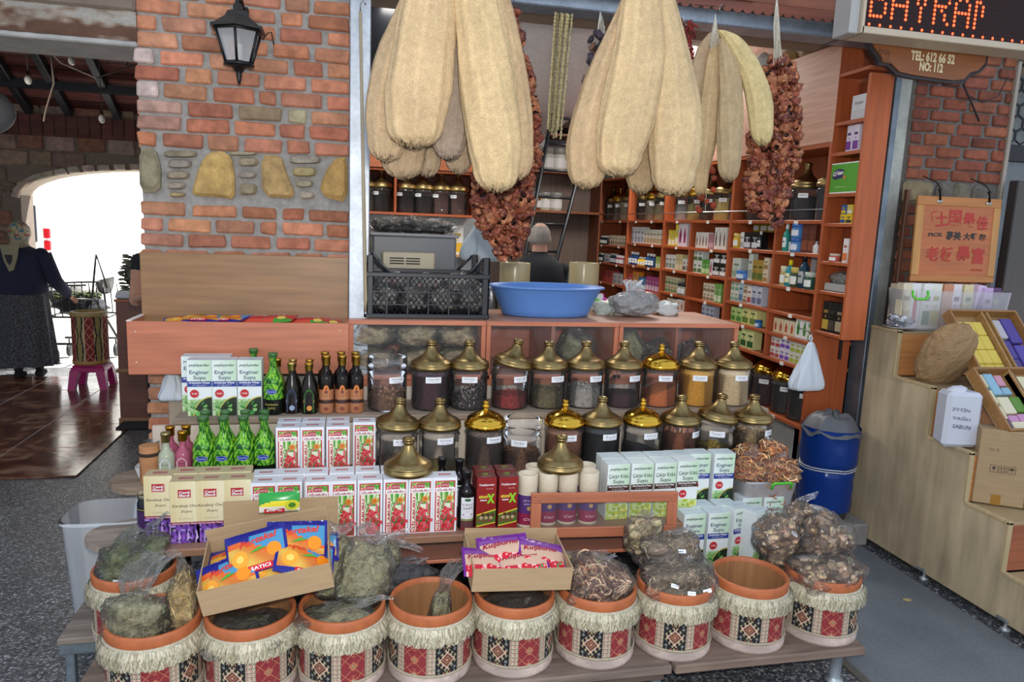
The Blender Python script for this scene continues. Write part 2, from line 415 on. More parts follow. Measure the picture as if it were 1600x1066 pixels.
# grey carpet on the right, with a worn binding strip
o = MB().box(1.98, 2.80, -.6, 3.42, 0, .014, H('#6a6e71'), .004).build('carpet', 'carpet'); tag(o, 'grey felt carpet runner along the pale stepped stand', 'carpet')
o = MB(); o.box(1.945, 1.98, -.6, 3.42, 0, .010, H('#57524b')); o = o.build('edge_strip', 'rubber'); tag(o, 'dark worn strip along the left edge of the grey carpet', 'strip')
o = MB().box(-1.80, -1.0, 6.0, 7.25, .012, .026, H('#2b2d2f'), .004).build('door_mat', 'carpet'); tag(o, 'dark doormat lying on the marble tiles behind the brick pier', 'mat')
# ---- pier on the left: mortar core with single bricks and stones
def z_at(px, py): return pY(px, py, YF).z
XL = pY(217, 300, YF).x; XR = pY(546, 250, YF).x
pier = MB().box(XL + .012, XR - .004, YF + .012, YF + .56, 0, 3.1, H('#9a9690')).build('wall_left', 'mortar'); struct(pier, 'brick pier with a band of yellow stones')
BR = [H(c) for c in ('#b8785a', '#bd7c5e', '#b06e52', '#c28664', '#b47a60', '#a86a50', '#bb8062')]
def brick(parent, x0, x1, z0, z1, y, col, r=rnd, dep=.10, proud=0, side=False):
 j = .005
 MB().box(x0 + r.uniform(0, j), x1 - r.uniform(0, j), y - proud - r.uniform(0, .007), y + dep, z0 - .003 + r.uniform(0, .003), z1 + .003 - r.uniform(0, .003), col, .007, jit=.004).build('brick', 'brick', parent)
rows = [(-30, -9), (-4, 17), (22, 43), (49, 70), (75, 96), (101, 122), (127, 149), (154, 175), (179, 200), (205, 226), (316, 334), (340, 359), (364, 383), (389, 408)]
pats = [[1, 1, .95, .6, 1], [.45, 1, .75, .95, .6, .9], [1, 1, .8, .5, .95], [.5, 1, .9, .45, 1, .55], [1, .95, 1, .9, .9], [.45, 1, .75, 1, .7, .55], [1, .6, 1, 1, .95], [.5, 1, .95, .4, 1, .55], [1, 1, 1, .45, .9]]
for q, (a, b) in enumerate(rows):
 z1 = z_at(217, a); z0 = z_at(217, b); p = pats[(q + 1) % len(pats)]; tot = sum(p) + .11 * (len(p) - 1); k = (XR - XL) / tot; x = XL
 for i, wd in enumerate(p):
  c = vary(rnd.choice(BR), .18)
  if q in (4, 6) and i == 0: c = H('#c9b3aa')
  if q == 7 and i in (0,): c = H('#b59080')
  if q == 7 and i in (2, 3): c = H('#8f7a5f') if i == 2 else H('#a79c7c')
  if q == 8 and i == 0: c = H('#a67b6c')
  brick(pier, x, x + wd * k, z0, z1, YF, c); x += (wd + .11) * k
z = z_at(217, 410)
while z > .1:       # courses seen below the trough, at the corner only
 brick(pier, XL, XL + .2, z - .062, z - .008, YF, vary(rnd.choice(BR), .18)); brick(pier, XL + .215, XL + .42, z - .062, z - .008, YF, vary(rnd.choice(BR), .18)); z -= .0725
# side face bricks of the pier (seen from a step to the left)
z = .1; q = 0
while z < 3.0:
 y = YF + (.14 if q % 2 else .03)
 while y < YF + .5:
  MB().box(XL - .002, XL + .06, y, min(y + .19, YF + .54), z, z + .056, vary(rnd.choice(BR), .18), .006).build('brick', 'brick', pier); y += .205
 z += .0725; q += 1
ST = [H('#b59a66'), H('#a8916a'), H('#b8a27a'), H('#8f8469')]
def stone(parent, pts, col, Yp=YF):
 pp = [pY(px, py, Yp) for px, py in pts]; n = len(pp); q = []
 for i in range(n):                       # soften the outline
  a = pp[i]; b = pp[(i + 1) % n]; q += [(a.x * .8 + b.x * .2, a.z * .8 + b.z * .2), (a.x * .2 + b.x * .8, a.z * .2 + b.z * .8)]
 MB().prism(q, Yp - .022, Yp + .08, col, bev=.014).build('stone', 'stone', parent, fixn=True)
stone(pier, [(219, 302), (218, 232), (243, 232), (252, 262), (251, 300)], H('#8c8268'))
stone(pier, [(300, 300), (312, 258), (327, 238), (348, 236), (362, 246), (367, 275), (367, 312), (340, 308), (305, 306)], H('#bb995c'))
stone(pier, [(408, 242), (440, 243), (448, 270), (461, 302), (456, 311), (410, 307)], H('#b3935f'))
stone(pier, [(499, 292), (512, 262), (526, 246), (543, 246), (543, 317), (508, 309)], H('#b08c52'))
for (x0, y0, x1, y1) in [(256, 235, 308, 246), (262, 249, 300, 263), (260, 267, 296, 280), (261, 284, 290, 296), (265, 300, 290, 308), (358, 237, 402, 243), (372, 246, 404, 260), (372, 267, 401, 279), (374, 286, 402, 305), (452, 243, 502, 256), (457, 261, 495, 276), (462, 281, 490, 293), (468, 299, 492, 311)]:
 stone(pier, [(x0, y1), (x0 + 2, y0), (x1 - 3, y0 + 1), (x1, (y0 + y1) / 2), (x1 - 4, y1)], vary(rnd.choice([H('#93876f'), H('#8d8268'), H('#a58f66'), H('#978c7c')]), .12))
# unseen upper wall added above the frame to keep sun off the street
u = MB().box(-26, 26, YF + .02, YF + .5, 3.1, 9.5, H('#a08e78')).build('wall_sun_blocker', 'mortar'); struct(u, 'unseen wall added above to shade the street')
# ---- the hall to the left: lintel beam, sloping plank roof, rubble wall with the bright arch
zb = pY(100, 48, YF).z
b = MB(); b.box(-6, XL + .02, YF - .02, YF + .34, zb - .045, zb - .022, H('#a9a7a2'), .006); b.box(-6, XL + .02, YF - .01, YF + .34, zb - .022, zb + .10, H('#6d5a4c')); b.box(-6, XL + .02, YF - .03, YF + .34, zb + .10, zb + .22, H('#77695c'), .01)
def lc(u, v):
 k = noise.noise(Vector((u * 30, v * 2.2, 1))) + .5 * noise.noise(Vector((u * 120, v * 6, 2))) + (v - .6) * .9
 return vary(mixc(mixc(H('#5c4030'), H('#8a7868'), min(1, max(0, k * 2 + .7))), H('#9c968c'), min(1, max(0, k * 2.4 - .1))), .08)
b.grid(lambda u, v: (-6 + (6 + XL + .02) * u, YF - .014 - .012 * abs(noise.noise(Vector((u * 60, v * 4, 0)))), zb - .022 + .122 * v), 700, 16, lc); o = b.build('beam', 'concrete'); tag(o, 'weathered flat lintel beam spanning the hall opening left of the pier', 'beam')
b = MB(); b.box(-6, XL + .01, YF + .0, YF + .34, zb + .16, 3.1, H('#6f655c')); struct(b.build('wall_front', 'concrete'), 'wall above the hall lintel')
YA = 8.6
zr = pY(100, 178, YA).z; sl = .55
def roof_z(y): return zr + (YA - y) * sl
# roof of the hall: boards on rafters, sloping down to the far wall
rb = MB(); Y0r = 3.95
rb.add([(-9, YA + .2, roof_z(YA + .2) + .05), (-.16, YA + .2, roof_z(YA + .2) + .05), (-.16, Y0r, roof_z(Y0r) + .05), (-9, Y0r, roof_z(Y0r) + .05),
  (-9, YA + .2, roof_z(YA + .2) + .13), (-.16, YA + .2, roof_z(YA + .2) + .13), (-.16, Y0r, roof_z(Y0r) + .13), (-9, Y0r, roof_z(Y0r) + .13)],
       [(0, 1, 2, 3), (7, 6, 5, 4), (0, 4, 5, 1), (1, 5, 6, 2), (2, 6, 7, 3), (3, 7, 4, 0)], H('#2c1c1a'))
roof = rb.build('ceiling', 'rough_wood', fixn=True); struct(roof, 'sloping board roof of the hall')
th = math.atan(sl); nb = 34; step = (YA - Y0r) / cos(th) / nb
pm = MB().box(-4.4, 4.4, .004, step - .008, -.018, .0, H('#7d4640'), .004).build('ceiling_board', 'rough_wood', roof).data
for i in range(nb):
 y = YA - i * step * cos(th)
 o = COL.objects.get('ceiling_board') if i == 0 else part_of('ceiling_board', pm, roof)
 o.location = (-4.6, y, roof_z(y) + .05); o.rotation_euler = (pi - th, 0, 0)
def seg(b, p, q, wd, hg, col):
 """square bar from p to q"""
 p = Vector(p); q = Vector(q); d = (q - p); L_ = d.length; m = d.to_track_quat('Y', 'Z').to_matrix().to_4x4(); m.translation = p
 b.box(-wd / 2, wd / 2, 0, L_, -hg / 2, hg / 2, col, .004, xf=m); return b
for px in (20, 57, 147):
 # rafters; each foot is read off the photograph and runs up the slope
 x = pY({20: 50, 57: 112, 147: 187}[px], 175, YA).x
 o = seg(MB(), (x, YA - .06, roof_z(YA - .06) - .03), (x + .0, 4.13, roof_z(4.13) - .03), .07, .09, H('#23262c')).build('rafter', 'black_metal'); tag(o, {20: 'dark steel rafter under the hall roof, leftmost of three', 57: 'dark steel rafter under the hall roof, middle of three', 147: 'dark steel rafter under the hall roof, nearest the brick pier'}[px], 'rafter', 'hall rafters')
ym = 8.08
o = MB().box(-7, -.2, ym, ym + .08, roof_z(ym) - .12, roof_z(ym) - .04, H('#20232a'), .004).build('purlin', 'black_metal'); tag(o, 'dark steel crossbar running level under the hall roof', 'crossbar')
# far wall with the arch
XA0 = pY(38, 400, YA).x; XA1 = XA0 + 2.75; ZS = pY(38, 305, YA).z; ZT = pY(150, 262, YA).z
mb = MB(); n = 20; c1 = H('#6d6259')
def archp(t):
 return (XA0 + (XA1 - XA0) * (1 - cos(pi * t)) / 2, ZS + (ZT - ZS) * math.sqrt(max(0, 1 - (cos(pi * t)) ** 2)))
pts = [archp(i / n) for i in range(n + 1)]
for y, fl in ((YA, 0), (YA + .3, 1)):
 for i in range(n):
  a, b_ = pts[i], pts[i + 1]; f = [(a[0], y, a[1]), (b_[0], y, b_[1]), (b_[0], y, 3.0), (a[0], y, 3.0)]
  mb.add(f, [(0, 1, 2, 3)], c1)
for i in range(n):
 a, b_ = pts[i], pts[i + 1]; mb.add([(a[0], YA, a[1]), (a[0], YA + .3, a[1]), (b_[0], YA + .3, b_[1]), (b_[0], YA, b_[1])], [(0, 1, 2, 3)], H('#a39789'))
mb.box(-9, XA0, YA, YA + .3, 0, 3.0, c1); mb.box(XA1, 3.2, YA, YA + .3, 0, 3.2, c1)
fw = mb.build('wall_back', 'mortar'); struct(fw, 'rubble wall with the arched passage')
z = .05
while z < zr + .1:
 h_ = rnd.choice((.05, .06, .07, .16)) if z < zr - .6 else rnd.choice((.12, .17, .2))
 x = -5.2
 while x < -.3:
  wd = rnd.uniform(.14, .3) if h_ < .12 else rnd.uniform(.2, .34)
  xm = x + wd / 2
  inside = False
  for xx in (x, xm, x + wd):
   if XA0 - .02 < xx < XA1 + .02:
    t = math.acos(max(-1, min(1, 1 - 2 * (xx - XA0) / (XA1 - XA0)))) / pi
    if z < archp(t)[1] + .02: inside = True
  if not inside:
   MB().box(x + .01, x + wd - .012, YA - .025, YA + .05, z + .008, z + h_ - .008, vary(rnd.choice((H('#7d6a5c'), H('#6f5f55'), H('#85766a'), H('#7a5648'))), .2), .012, jit=.008).build('stone', 'stone', fw)
  x += wd
 z += h_
for i in range(26):      # voussoirs round the arch edge
 t = (i + .5) / 26; a = archp(t); b_ = archp(t + .01); ang = math.atan2(b_[1] - a[1], b_[0] - a[0])
 m = Matrix.Translation((a[0], 0, a[1])) @ Matrix.Rotation(-ang, 4, 'Y')
 MB().box(-.055, .055, YA - .035, YA + .05, .0, .065, vary(H('#a5988a'), .2), .008, xf=m, jit=.005).build('arch_stone', 'stone', fw)
# hall side walls
struct(MB().box(-9.2, -9, YF, YA, 0, 3.2, H('#6d5a4d')).build('wall_left', 'mortar'), 'left wall of the hall')
struct(MB().box(-.16, -.06, YF + .5, YA, 0, 5.4, H('#9a9690')).build('wall_right', 'concrete'), 'partition between hall and shop')
# dark panelling under the roof on the far wall
o = MB();
for i in range(44): o.box(-5.2 + i * .11, -5.2 + i * .11 + .1, YA - .05, YA - .03, zr - .24, zr - .02, vary(H('#57302b'), .15), .003)
o.build('panelling', 'rough_wood', fw)
# ---------------------------------------------------------------- shop shell
SC = 3.05
struct(MB().box(-.06, 3.3, YF + .4, YA + .1, SC, SC + .1, H('#d8dad6')).build('ceiling', 'matte'), 'white ceiling of the shop')
struct(MB().box(2.93, 3.05, YF + .55, YA, 0, SC, H('#c9ccc9')).build('wall_right', 'matte'), 'right wall of the shop')
struct(MB().box(-.06, 3.0, YA - .05, YA, 0, SC, H('#c6cbce')).build('wall_back', 'matte'), 'white back wall of the shop')
struct(MB().box(-.06, -.04, YF + .5, YA, 0, SC, H('#c4c6c6')).build('wall_left', 'matte'), 'left wall of the shop')
for k, y in enumerate((5.0, 5.6)):
 t = thing('ceiling_lamp', ('white fluorescent fitting on the shop ceiling above the counter', 'white fluorescent fitting on the shop ceiling near the back shelves')[k], 'lamp', ((.32, 2.42)[k], y, SC), pi / 2)
 MB().box(-.62, .62, -.08, .08, -.03, 0, H('#e8e8e4'), .004).build('housing', 'plastic', t)
 for s in (-1, 1): MB().tube([(-.58, s * .04, -.042), (.58, s * .04, -.042)], .012, 8).build('tube', emit('lamp_tube', (1, .97, .92), 5), t)
# galvanised post on the left of the opening
o = MB().box(XR, pY(577, 300, 3.56).x, 3.50, 3.62, 0, 3.1, H('#b9c0c8'), .004).build('trim_1', 'galv'); struct(o, 'galvanised post beside the brick pier')
t = thing('hook_pole', 'long thin wooden pole with a metal hook hanging beside the galvanised post', 'pole', pY(571, 488, 3.47))
hh = pY(563, 18, 3.47) - pY(571, 488, 3.47)
MB().tube([(0, 0, 0), (0, 0, .06), (hh.x, hh.y, hh.z)], [.003, .009, .007], 8, H('#a8977a')).build('shaft', 'woodv', t)
MB().tube([(hh.x, 0, hh.z), (hh.x, 0, hh.z + .03), (hh.x + .012, 0, hh.z + .05), (hh.x + .024, 0, hh.z + .03)], .003, 6, H('#888')).build('hook', 'metal', t)
# steel beam, fascia boards and scalloped valance over the opening
bl = pY(740, 2, 3.5); br_ = pY(1345, 66, 3.5); zbm = (bl.z + br_.z) / 2
o = MB().box(XR, 3.05, 3.46, 3.60, zbm, zbm + .07, H('#9aa6b4'), .006).build('trim_2', 'galv'); struct(o, 'grey steel beam across the shop opening')
struct(MB().box(XR, 9, 3.60, 3.95, zbm + .05, 3.2, H('#8a7a68')).build('wall_front', 'matte'), 'wall above the opening')
t = thing('wooden_fascia', 'varnished reddish wood fascia with a scalloped lower edge above the shop opening', 'fascia', (0, 3.42, zbm + .055))
for i in range(4): MB().box(.2, 2.62, -.01, .015, .05 + i * .085, .05 + i * .085 + .082, H('#8a5138'), .005).build('board', 'wood', t)
v = MB(); nsc = 44
for i in range(nsc):
 x0 = .2 + i * .055; v.prism([(x0, .05), (x0, .012), (x0 + .015, -.004), (x0 + .04, -.004), (x0 + .055, .012), (x0 + .055, .05)], -.018, -.010, H('#7d4532'))
v.build('scalloped_edge', 'wood', t)
MB().add([(1.3, -.03, .05), (1.9, -.03, .05), (1.3, -.03, .30), (1.3, -.015, .05), (1.9, -.015, .05), (1.3, -.015, .30)], [(0, 1, 2), (5, 4, 3), (0, 2, 5, 3), (1, 4, 5, 2), (0, 3, 4, 1)], H('#9a6044')).build('corner_board', 'wood', t, fixn=True)
# white curtain-like plastered soffit inside, sloping
o = MB(); o.add([(.60, 4.2, 3.03), (2.15, 4.2, 3.03), (1.95, 7.6, 2.62), (.75, 7.6, 2.42)], [(0, 1, 2, 3)], H('#e6ebee'));
o.box(.7, 2.0, 7.55, 7.6, 2.35, 3.04, H('#b9bcbd')); struct(o.build('ceiling', 'matte'), 'sloping white soffit inside the shop')
# right brick pier behind the stand
px0 = pY(1412, 300, 3.62).x; px1 = pY(1562, 300, 3.62).x
rp = MB().box(px0 + .005, px1 - .005, 3.632, 4.0, 0, 3.1, H('#6f6a66')).build('wall_right', 'mortar'); struct(rp, 'brick pier behind the soap stand')
for q in range(46):
 z0 = .1 + q * .0655
 if 1.93 < z0 < 2.06: continue
 pt = [[1, .9, 1, .5], [.5, .95, .8, 1, .3], [.9, .7, 1, .9], [.55, 1, 1, .6]][q % 4]; k = (px1 - px0) / (sum(pt) + .11 * (len(pt) - 1)); x = px0
 for wd in pt:
  brick(rp, x, x + wd * k, z0, z0 + .052, 3.62, vary(rnd.choice([H('#8c4f3a'), H('#96573f'), H('#7f4735')]), .15)); x += (wd + .11) * k
for (x0, wd, c) in ((0, .19, '#8a7c5f'), (.21, .12, '#6d675d'), (.35, .1, '#77705f'), (.47, .13, '#6b655c')):
 MB().box(px0 + x0, px0 + x0 + wd, 3.60, 3.7, 1.93, 2.055, H(c), .02, jit=.01).build('stone', 'stone', rp)
# painted steel jamb between shelf unit and brick pier (channel plus flange)
j = MB(); jx = 2.885
j.box(jx + .03, 3.02, 3.60, 3.72, 0, zbm, H('#a9aaa2'), .003); j.box(3.02, px0 + .01, 3.625, 3.72, 0, zbm, H('#5c564f'), .003); j.box(jx, jx + .035, 3.56, 3.70, 0, zbm, H('#7c8894'), .003)
struct(j.build('trim_3', 'galv'), 'grey steel jamb right of the shelf unit')
o = MB().box(px0 - .002, px0 + .02, 3.585, 3.615, 1.24, 2.0, H('#6a4532'), .003).build('trim_4', 'woodv'); struct(o)
# doorway far right: plaster wall, door, hexagonal lattice
struct(MB().box(px1, 7, 4.3, 4.4, 0, 3.1, H('#7e868c')).build('wall_back', 'matte'), 'grey plaster wall beyond the right pier')
o = MB().box(px1 - .012, px1 + .012, 3.60, 3.63, 1.2, 2.75, H('#9a9184'), .003).build('trim_5', 'woodv'); struct(o)
t = thing('hexagon_lattice', 'dark metal lattice of hexagons above the doorway at the far right', 'lattice', (0, 3.75, 0))
lz = pY(1580, 215, 3.75);
hx = MB();
for r_ in range(6):
 for c_ in range(4):
  cx_ = px1 + .06 + c_ * .085 + (.0425 if r_ % 2 else 0); cz_ = lz.z + .01 + r_ * .074
  hx.tube([(cx_ + .046 * sin(pi / 3 * k), 0, cz_ + .046 * cos(pi / 3 * k)) for k in range(6)], .006, 5, H('#25272b'), closed=True)
hx.build('hexagon_mesh', 'black_metal', t)
MB().box(px1 + .02, px1 + .42, -.0, .03, lz.z - .14, lz.z - .04, H('#202226'), .004).build('crossbar', 'black_metal', t)
t = thing('dark_door', 'dark brown door leaf standing open at the right edge', 'door', (0, 0, 0))
a = pY(1585, 300, 3.5)
m = Matrix.Translation((a.x + .02, 3.50, 0)) @ Matrix.Rotation(math.radians(20), 4, 'Z')
MB().box(0, .7, 0, .05, .02, 2.08, H('#2b2320'), .006, xf=m).build('leaf', 'woodv', t)
bb = MB().tube([pY(1562, 405, 3.9), pY(1592, 425, 3.62)], .012, 6, H('#1c1c1e')); bb.build('stay_bar', 'black_metal', t)
o = MB().box(px1 + .02, px1 + .5, 4.24, 4.29, 1.25, 1.72, H('#cfe0dc'), .01).build('window_1', 'gloss'); struct(o, 'pale window behind the right pier')
# ================================================================ COUNTER
LAM = H('#c07455'); LAMD = H('#a8603f')
# trough in front of the pier
YT = 3.36; tl = pY(197, 503, YT); tr_ = pY(545, 505, YT); zt1 = (tl.z + tr_.z) / 2; zt0 = zt1 - .235
t = thing('display_trough', 'long orange laminate trough fixed in front of the brick pier', 'trough', (tl.x, YT, zt0)); W_ = tr_.x - tl.x
MB().box(0, W_, 0, .018, 0, .235, LAM, .002).build('front_panel', 'wood', t)
for x in (0, W_ - .018): MB().box(x, x + .018, .018, .235, 0, .235, LAM, .002).build('side_panel', 'wood', t)
MB().box(-.001, .019, .002, .236, .235, .239, H('#ded6cc')).build('edge_band', 'plastic', t, )
MB().box(.018, W_ - .018, .018, .235, .0, .018, H('#b99a72')).build('bottom_panel', 'wood', t)
for (x, z) in ((.035, .19), (.035, .055), (W_ - .04, .2)): MB().lathe([(.004, 0), (.004, .002), (0, .0022)], 8, H('#e0c0a8'), xf=Matrix.Translation((x, -.0, z)) @ Matrix.Rotation(pi / 2, 4, 'X')).build('screw_cap', 'plastic', t)
b0 = pY(219, 393, 3.585); b1 = pY(546, 498, 3.585)
o = MB().box(b0.x, XR - .003, 3.572, 3.588, b1.z - .25, b0.z, H('#96704a'), .002).build('back_board', 'wood'); tag(o, 'brown hardboard panel leaning on the bricks above the trough', 'panel')
# pale board leg under the trough, at its left
o = MB().box(pY(262, 600, 3.5).x, pY(262, 600, 3.5).x + .2, 3.50, 3.52, .3, zt0 - .005, H('#b5a48e'), .003).build('support_board', 'oldply'); tag(o, 'whitish board standing under the trough against the bricks', 'board')
# sachets lying in the trough
def sachet(label, art, L_=.20, W_=.14, puff=.018, group=None, cat='packet', name='sachet'):
 t = thing(name, label, cat, (0, 0, 0), 0, group)
 def fz(u, v): return puff * (max(0, sin(pi * u)) ** .6) * (max(0, sin(pi * v)) ** .6) + .0012 * sin(u * 40) * (1 if v < .1 or v > .9 else 0)
 mb = MB()
 def P_(u, v, s, off=0): return ((u - .5) * L_, (v - .5) * W_, s * (fz(u, v) + off))
 mb.grid(lambda u, v: P_(u, v, 1), 22, 14, art['fn']); mb.grid(lambda u, v: P_(1 - u, v, -1), 22, 14, lambda u, v: art['back'])
 A = Art(mb, lambda u, v, L: P_(u / L_ + .5, v / W_ + .5, 1, .0004 * L + .0006)); art['over'](A, L_, W_)
 mb.build('printed_pouch', 'gloss', t); return t
BLU = H('#24267e'); ORG = H('#c8702a'); LBL = H('#4a8cb4'); YEL = H('#d8ae4c')
def fn_orange(u, v):
 if v < .16 or v > .86 or u < .03 or u > .97: return BLU
 k = .5 + .2 * sin(u * 4 + 1)
 if v > k + .08: return LBL if u > .4 else BLU
 if v > k - .03: return H('#d8622a')
 return mixc(YEL, ORG, .5 + .5 * sin(u * 9 + v * 7))
def ov_orange(A, L_, W_):
 A.text('Portakal', .01, .03, .12, H('#d23c28'), .022, rot=.12, italic=.3, bold=.03); A.disc(.055, -.012, .022, H('#ef8a1c')); A.disc(-.05, -.02, .026, H('#f0a030')); A.disc(-.05, -.02, .012, H('#f7c860'))
 A.poly([(-.02, -.01), (.01, .004), (.035, -.002), (.008, -.008)], H('#4c9a34')); A.rect(-.03, -.066, .045, -.048, H('#d0202c')); A.text('SATICI', .0075, -.057, .06, WHITE, .010, bold=.03)
art_or = dict(fn=fn_orange, back=BLU, over=ov_orange)
PUR = H('#6c2a86')
def fn_kus(u, v):
 if u < .05 or u > .95 or v > .86: return PUR
 if v < .36: return H('#c0263a') if (int(u * 11) + int(v * 9)) % 3 else H('#e6b8b0')
 return H('#c9a690') if v < .75 else H('#7c4a93')
def ov_kus(A, L_, W_):
 A.text('Kuşburnu', -.01, .02, .13, H('#9c1c3c'), .024, rot=.1, italic=.3, bold=.03)
 for (x, y) in ((-.06, -.03), (-.03, -.04), (.0, -.028), (.035, -.038), (.065, -.03)): A.disc(x, y, .013, H('#c81e2e')); A.disc(x + .004, y + .004, .004, H('#f0a0a0'))
 A.poly([(.02, -.055), (.06, -.02), (.065, -.03), (.03, -.06)], H('#3f9a5a'))
art_ku = dict(fn=fn_kus, back=PUR, over=ov_kus)
RED = H('#c4242c')
art_rd = dict(fn=lambda u, v: RED if (v > .3 or u < .2) else (H('#4a9a3a') if u > .6 else H('#d8503c')), back=RED, over=lambda A, L_, W_: (A.text('ÇAYI', .0, .02, .1, WHITE, .03, bold=.03), A.disc(.05, -.03, .02, H('#e8d060'))))
def fn_green(u, v): return H('#2f9a44') if v > .35 + .25 * sin(u * 3) else (H('#e2d23a') if v > .25 else H('#dcd8c8'))
art_gr = dict(fn=fn_green, back=H('#2f9a44'), over=lambda A, L_, W_: (A.rect(-.06, -.06, .02, -.035, RED), A.text('SATICI', -.02, -.047, .06, WHITE, .012), A.disc(.05, -.02, .03, H('#c8c838')), A.disc(.05, -.02, .015, H('#4a7c2c'))))
p_or = sachet('blue and orange drink sachet lying leftmost in the orange trough', art_or, group='blue and orange sachets in the trough')
p_rd = sachet('red sachet lying in the right half of the orange trough', art_rd, group='red sachets in the trough')
k = 0
for (px, tp, ro) in ((290, 0, .2), (312, 0, -.2), (335, 0, .15), (352, 0, -.35), (402, 1, .1), (425, 1, -.2), (458, 1, .1), (480, 1, -.1), (502, 1, .2)):
 p = pY(px, 500, 3.43); src = (p_or, p_rd)[tp]; zz = zt1 - .012 + (.012 if k % 2 else 0) + (.008 if px in (335, 402) else 0) - (0 if tp == 0 or px < 430 else .008)
 lb = ('blue and orange drink sachet in the orange trough, %s from its left end' if tp == 0 else 'red sachet in the orange trough, %s of the red ones from the left') % ORD[k if tp == 0 else k - 4]
 if px in (290, 402): src.location = (p.x, 3.47, zz); src.rotation_euler = (.12, .0, ro); src['label'] = lb
 else: dup(src, (p.x, 3.47, zz), label=lb, rot=(.10, rnd.uniform(-.1, .1), ro))
 k += 1
# stuffing layer of sachets under the visible ones
for i in range(9):
 src = p_or if i < 4 else p_rd
 dup(src, (tl.x + .13 + i * .083, 3.47, zt1 - .05), label=('blue sachet underneath the top layer in the orange trough, %s from its left end' if i < 4 else 'red sachet underneath the top layer in the orange trough, %s from the left end') % ORD[i], rot=(0, 0, rnd.uniform(-.3, .3)))
# three glass fronted cabinets with a counter top
YC = 3.44; DC = .52
cabs = [(545, 760), (762, 969), (970, 1156)]
zc1 = pY(760, 502, YC).z; zc0 = zc1 - .29
edges = [pY(545, 503, YC).x, pY(761, 505, YC).x, pY(969, 505, YC).x, pY(1156, 508, YC).x]
for i in range(3):
 x0, x1 = edges[i], edges[i + 1] - .003
 t = thing('glass_cabinet', ('left orange glass fronted counter cabinet, packed with bags, under the black crate', 'middle orange glass fronted counter cabinet under the blue basin', 'right orange glass fronted counter cabinet under the knotted bag')[i], 'cabinet', (x0, YC, zc0)); w_ = x1 - x0; h_ = .29
 for x in (0, w_ - .022): MB().box(x, x + .022, 0, DC, 0, h_ - .022, LAM, .002).build('side_panel', 'woodv', t)
 MB().box(0, w_, 0, DC, h_ - .022, h_, H('#bd8a70'), .003).box(0, w_, -.002, .0, h_ - .022, h_, LAM).build('top_panel', 'wood', t)
 MB().box(0, w_, 0, .03, -.0, .022, LAM, .002).box(.022, w_ - .022, .03, DC, 0, .016, H('#b57a5c')).build('bottom_panel', 'wood', t)
 MB().box(.022, w_ - .022, DC - .012, DC, .02, h_ - .02, H('#b8694c')).build('back_panel', 'wood', t)
 for s in (0, 1):
  MB().box(.024 + s * (w_ / 2 - .024), w_ / 2 + .01 + s * (w_ / 2 - .034), .006 + .007 * s, .010 + .007 * s, .02, h_ - .022, WHITE).build('glass_door', 'pane', t)
 if i: MB().box(w_ * .5, w_ * .5 + .016, .05, DC - .012, .02, h_ - .022, H('#b0654a')).build('divider', 'woodv', t)
# plinth of pale boards behind the jars
t = thing('plinth_boards', 'pale weathered boards closing the counter below the glass cabinets', 'plinth', (edges[0], YC + .012, 0)); n = 13; w_ = (edges[3] - edges[0]) / n
for i in range(n): MB().box(i * w_, (i + 1) * w_ - .003, 0, .02, .3, zc0 - .035, vary(H('#d2c5b5'), .05), .002).build('board', 'oldply', t)
MB().box(0, n * w_, -.001, .03, zc0 - .034, zc0 - .001, LAM, .002).build('rail', 'wood', t)
MB().box(0, n * w_, .02, .04, 0, .3, H('#5a5048')).build('backing', 'woodv', t)
# ---------------------------------------------------------------- stepped planks
def plank(name, label, x0, x1, y0, y1, z, th_, col, mt='rough_wood', round_left=0, rails=True):
 t = thing(name, label, 'shelf', (0, 0, 0))
 if round_left:
  yc = (y0 + y1) / 2; r = (y1 - y0) / 2; pts = [(x1, y0), (x1, y1), (x0, y1)] + [(x0 - r * 1.0 * sin(pi * k / 12), yc + r * cos(pi * k / 12)) for k in range(1, 12)] + [(x0, y0)]
  MB().prism(pts, z - th_, z, col, plane='xy').build('plank', mt, t, fixn=True)
 else: MB().box(x0, x1, y0, y1, z - th_, z, col, .004).build('plank', mt, t)
 return t
ZT3, ZT2, ZT1, ZB = .86, .64, .51, .18
PL = H('#8e7a66')
t = plank('stepped_shelf', 'topmost narrow plank behind, carrying the back row of jars', -.72, 2.03, 3.13, 3.42, ZT3, .028, H('#94826f'))
for x in (-.6, .2, 1.1, 1.95): MB().box(x, x + .04, 3.2, 3.35, 0, ZT3 - .028, H('#6d5c4c')).build('leg', 'rough_wood', t)
t = plank('stepped_shelf', 'middle plank with a rounded left end, carrying the front row of jars', -.82, 2.08, 2.93, 3.17, ZT2, .03, PL, round_left=1)
MB().box(-.8, 2.05, 3.13, 3.15, ZT2 + .001, ZT3 - .03, H('#cbbdab')).build('riser', 'oldply', t)
for x in (-.7, .2, 1.1, 1.95): MB().box(x, x + .04, 3.0, 3.1, 0, ZT2 - .03, H('#6d5c4c')).build('leg', 'rough_wood', t)
t = plank('stepped_shelf', 'lower plank with a rounded left end, carrying the rows of printed cartons', -.74, 1.36, 2.63, 2.925, ZT1, .03, H('#8f6a52'), mt='wood')
MB().prism([(-.74, 2.64), (-.74, 2.925)] + [(-.74 - .22 * sin(pi * k / 12), 2.78 + .145 * cos(pi * k / 12) + .03) for k in range(0, 13)], ZT1 - .028, ZT1 - .0, H('#95877a'), plane='xy').build('rounded_end', 'rough_wood', t, fixn=True)
MB().box(-.7, 1.3, 2.926, 2.94, ZT1 + .001, ZT2 - .031, H('#bfb2a2')).build('riser', 'oldply', t)
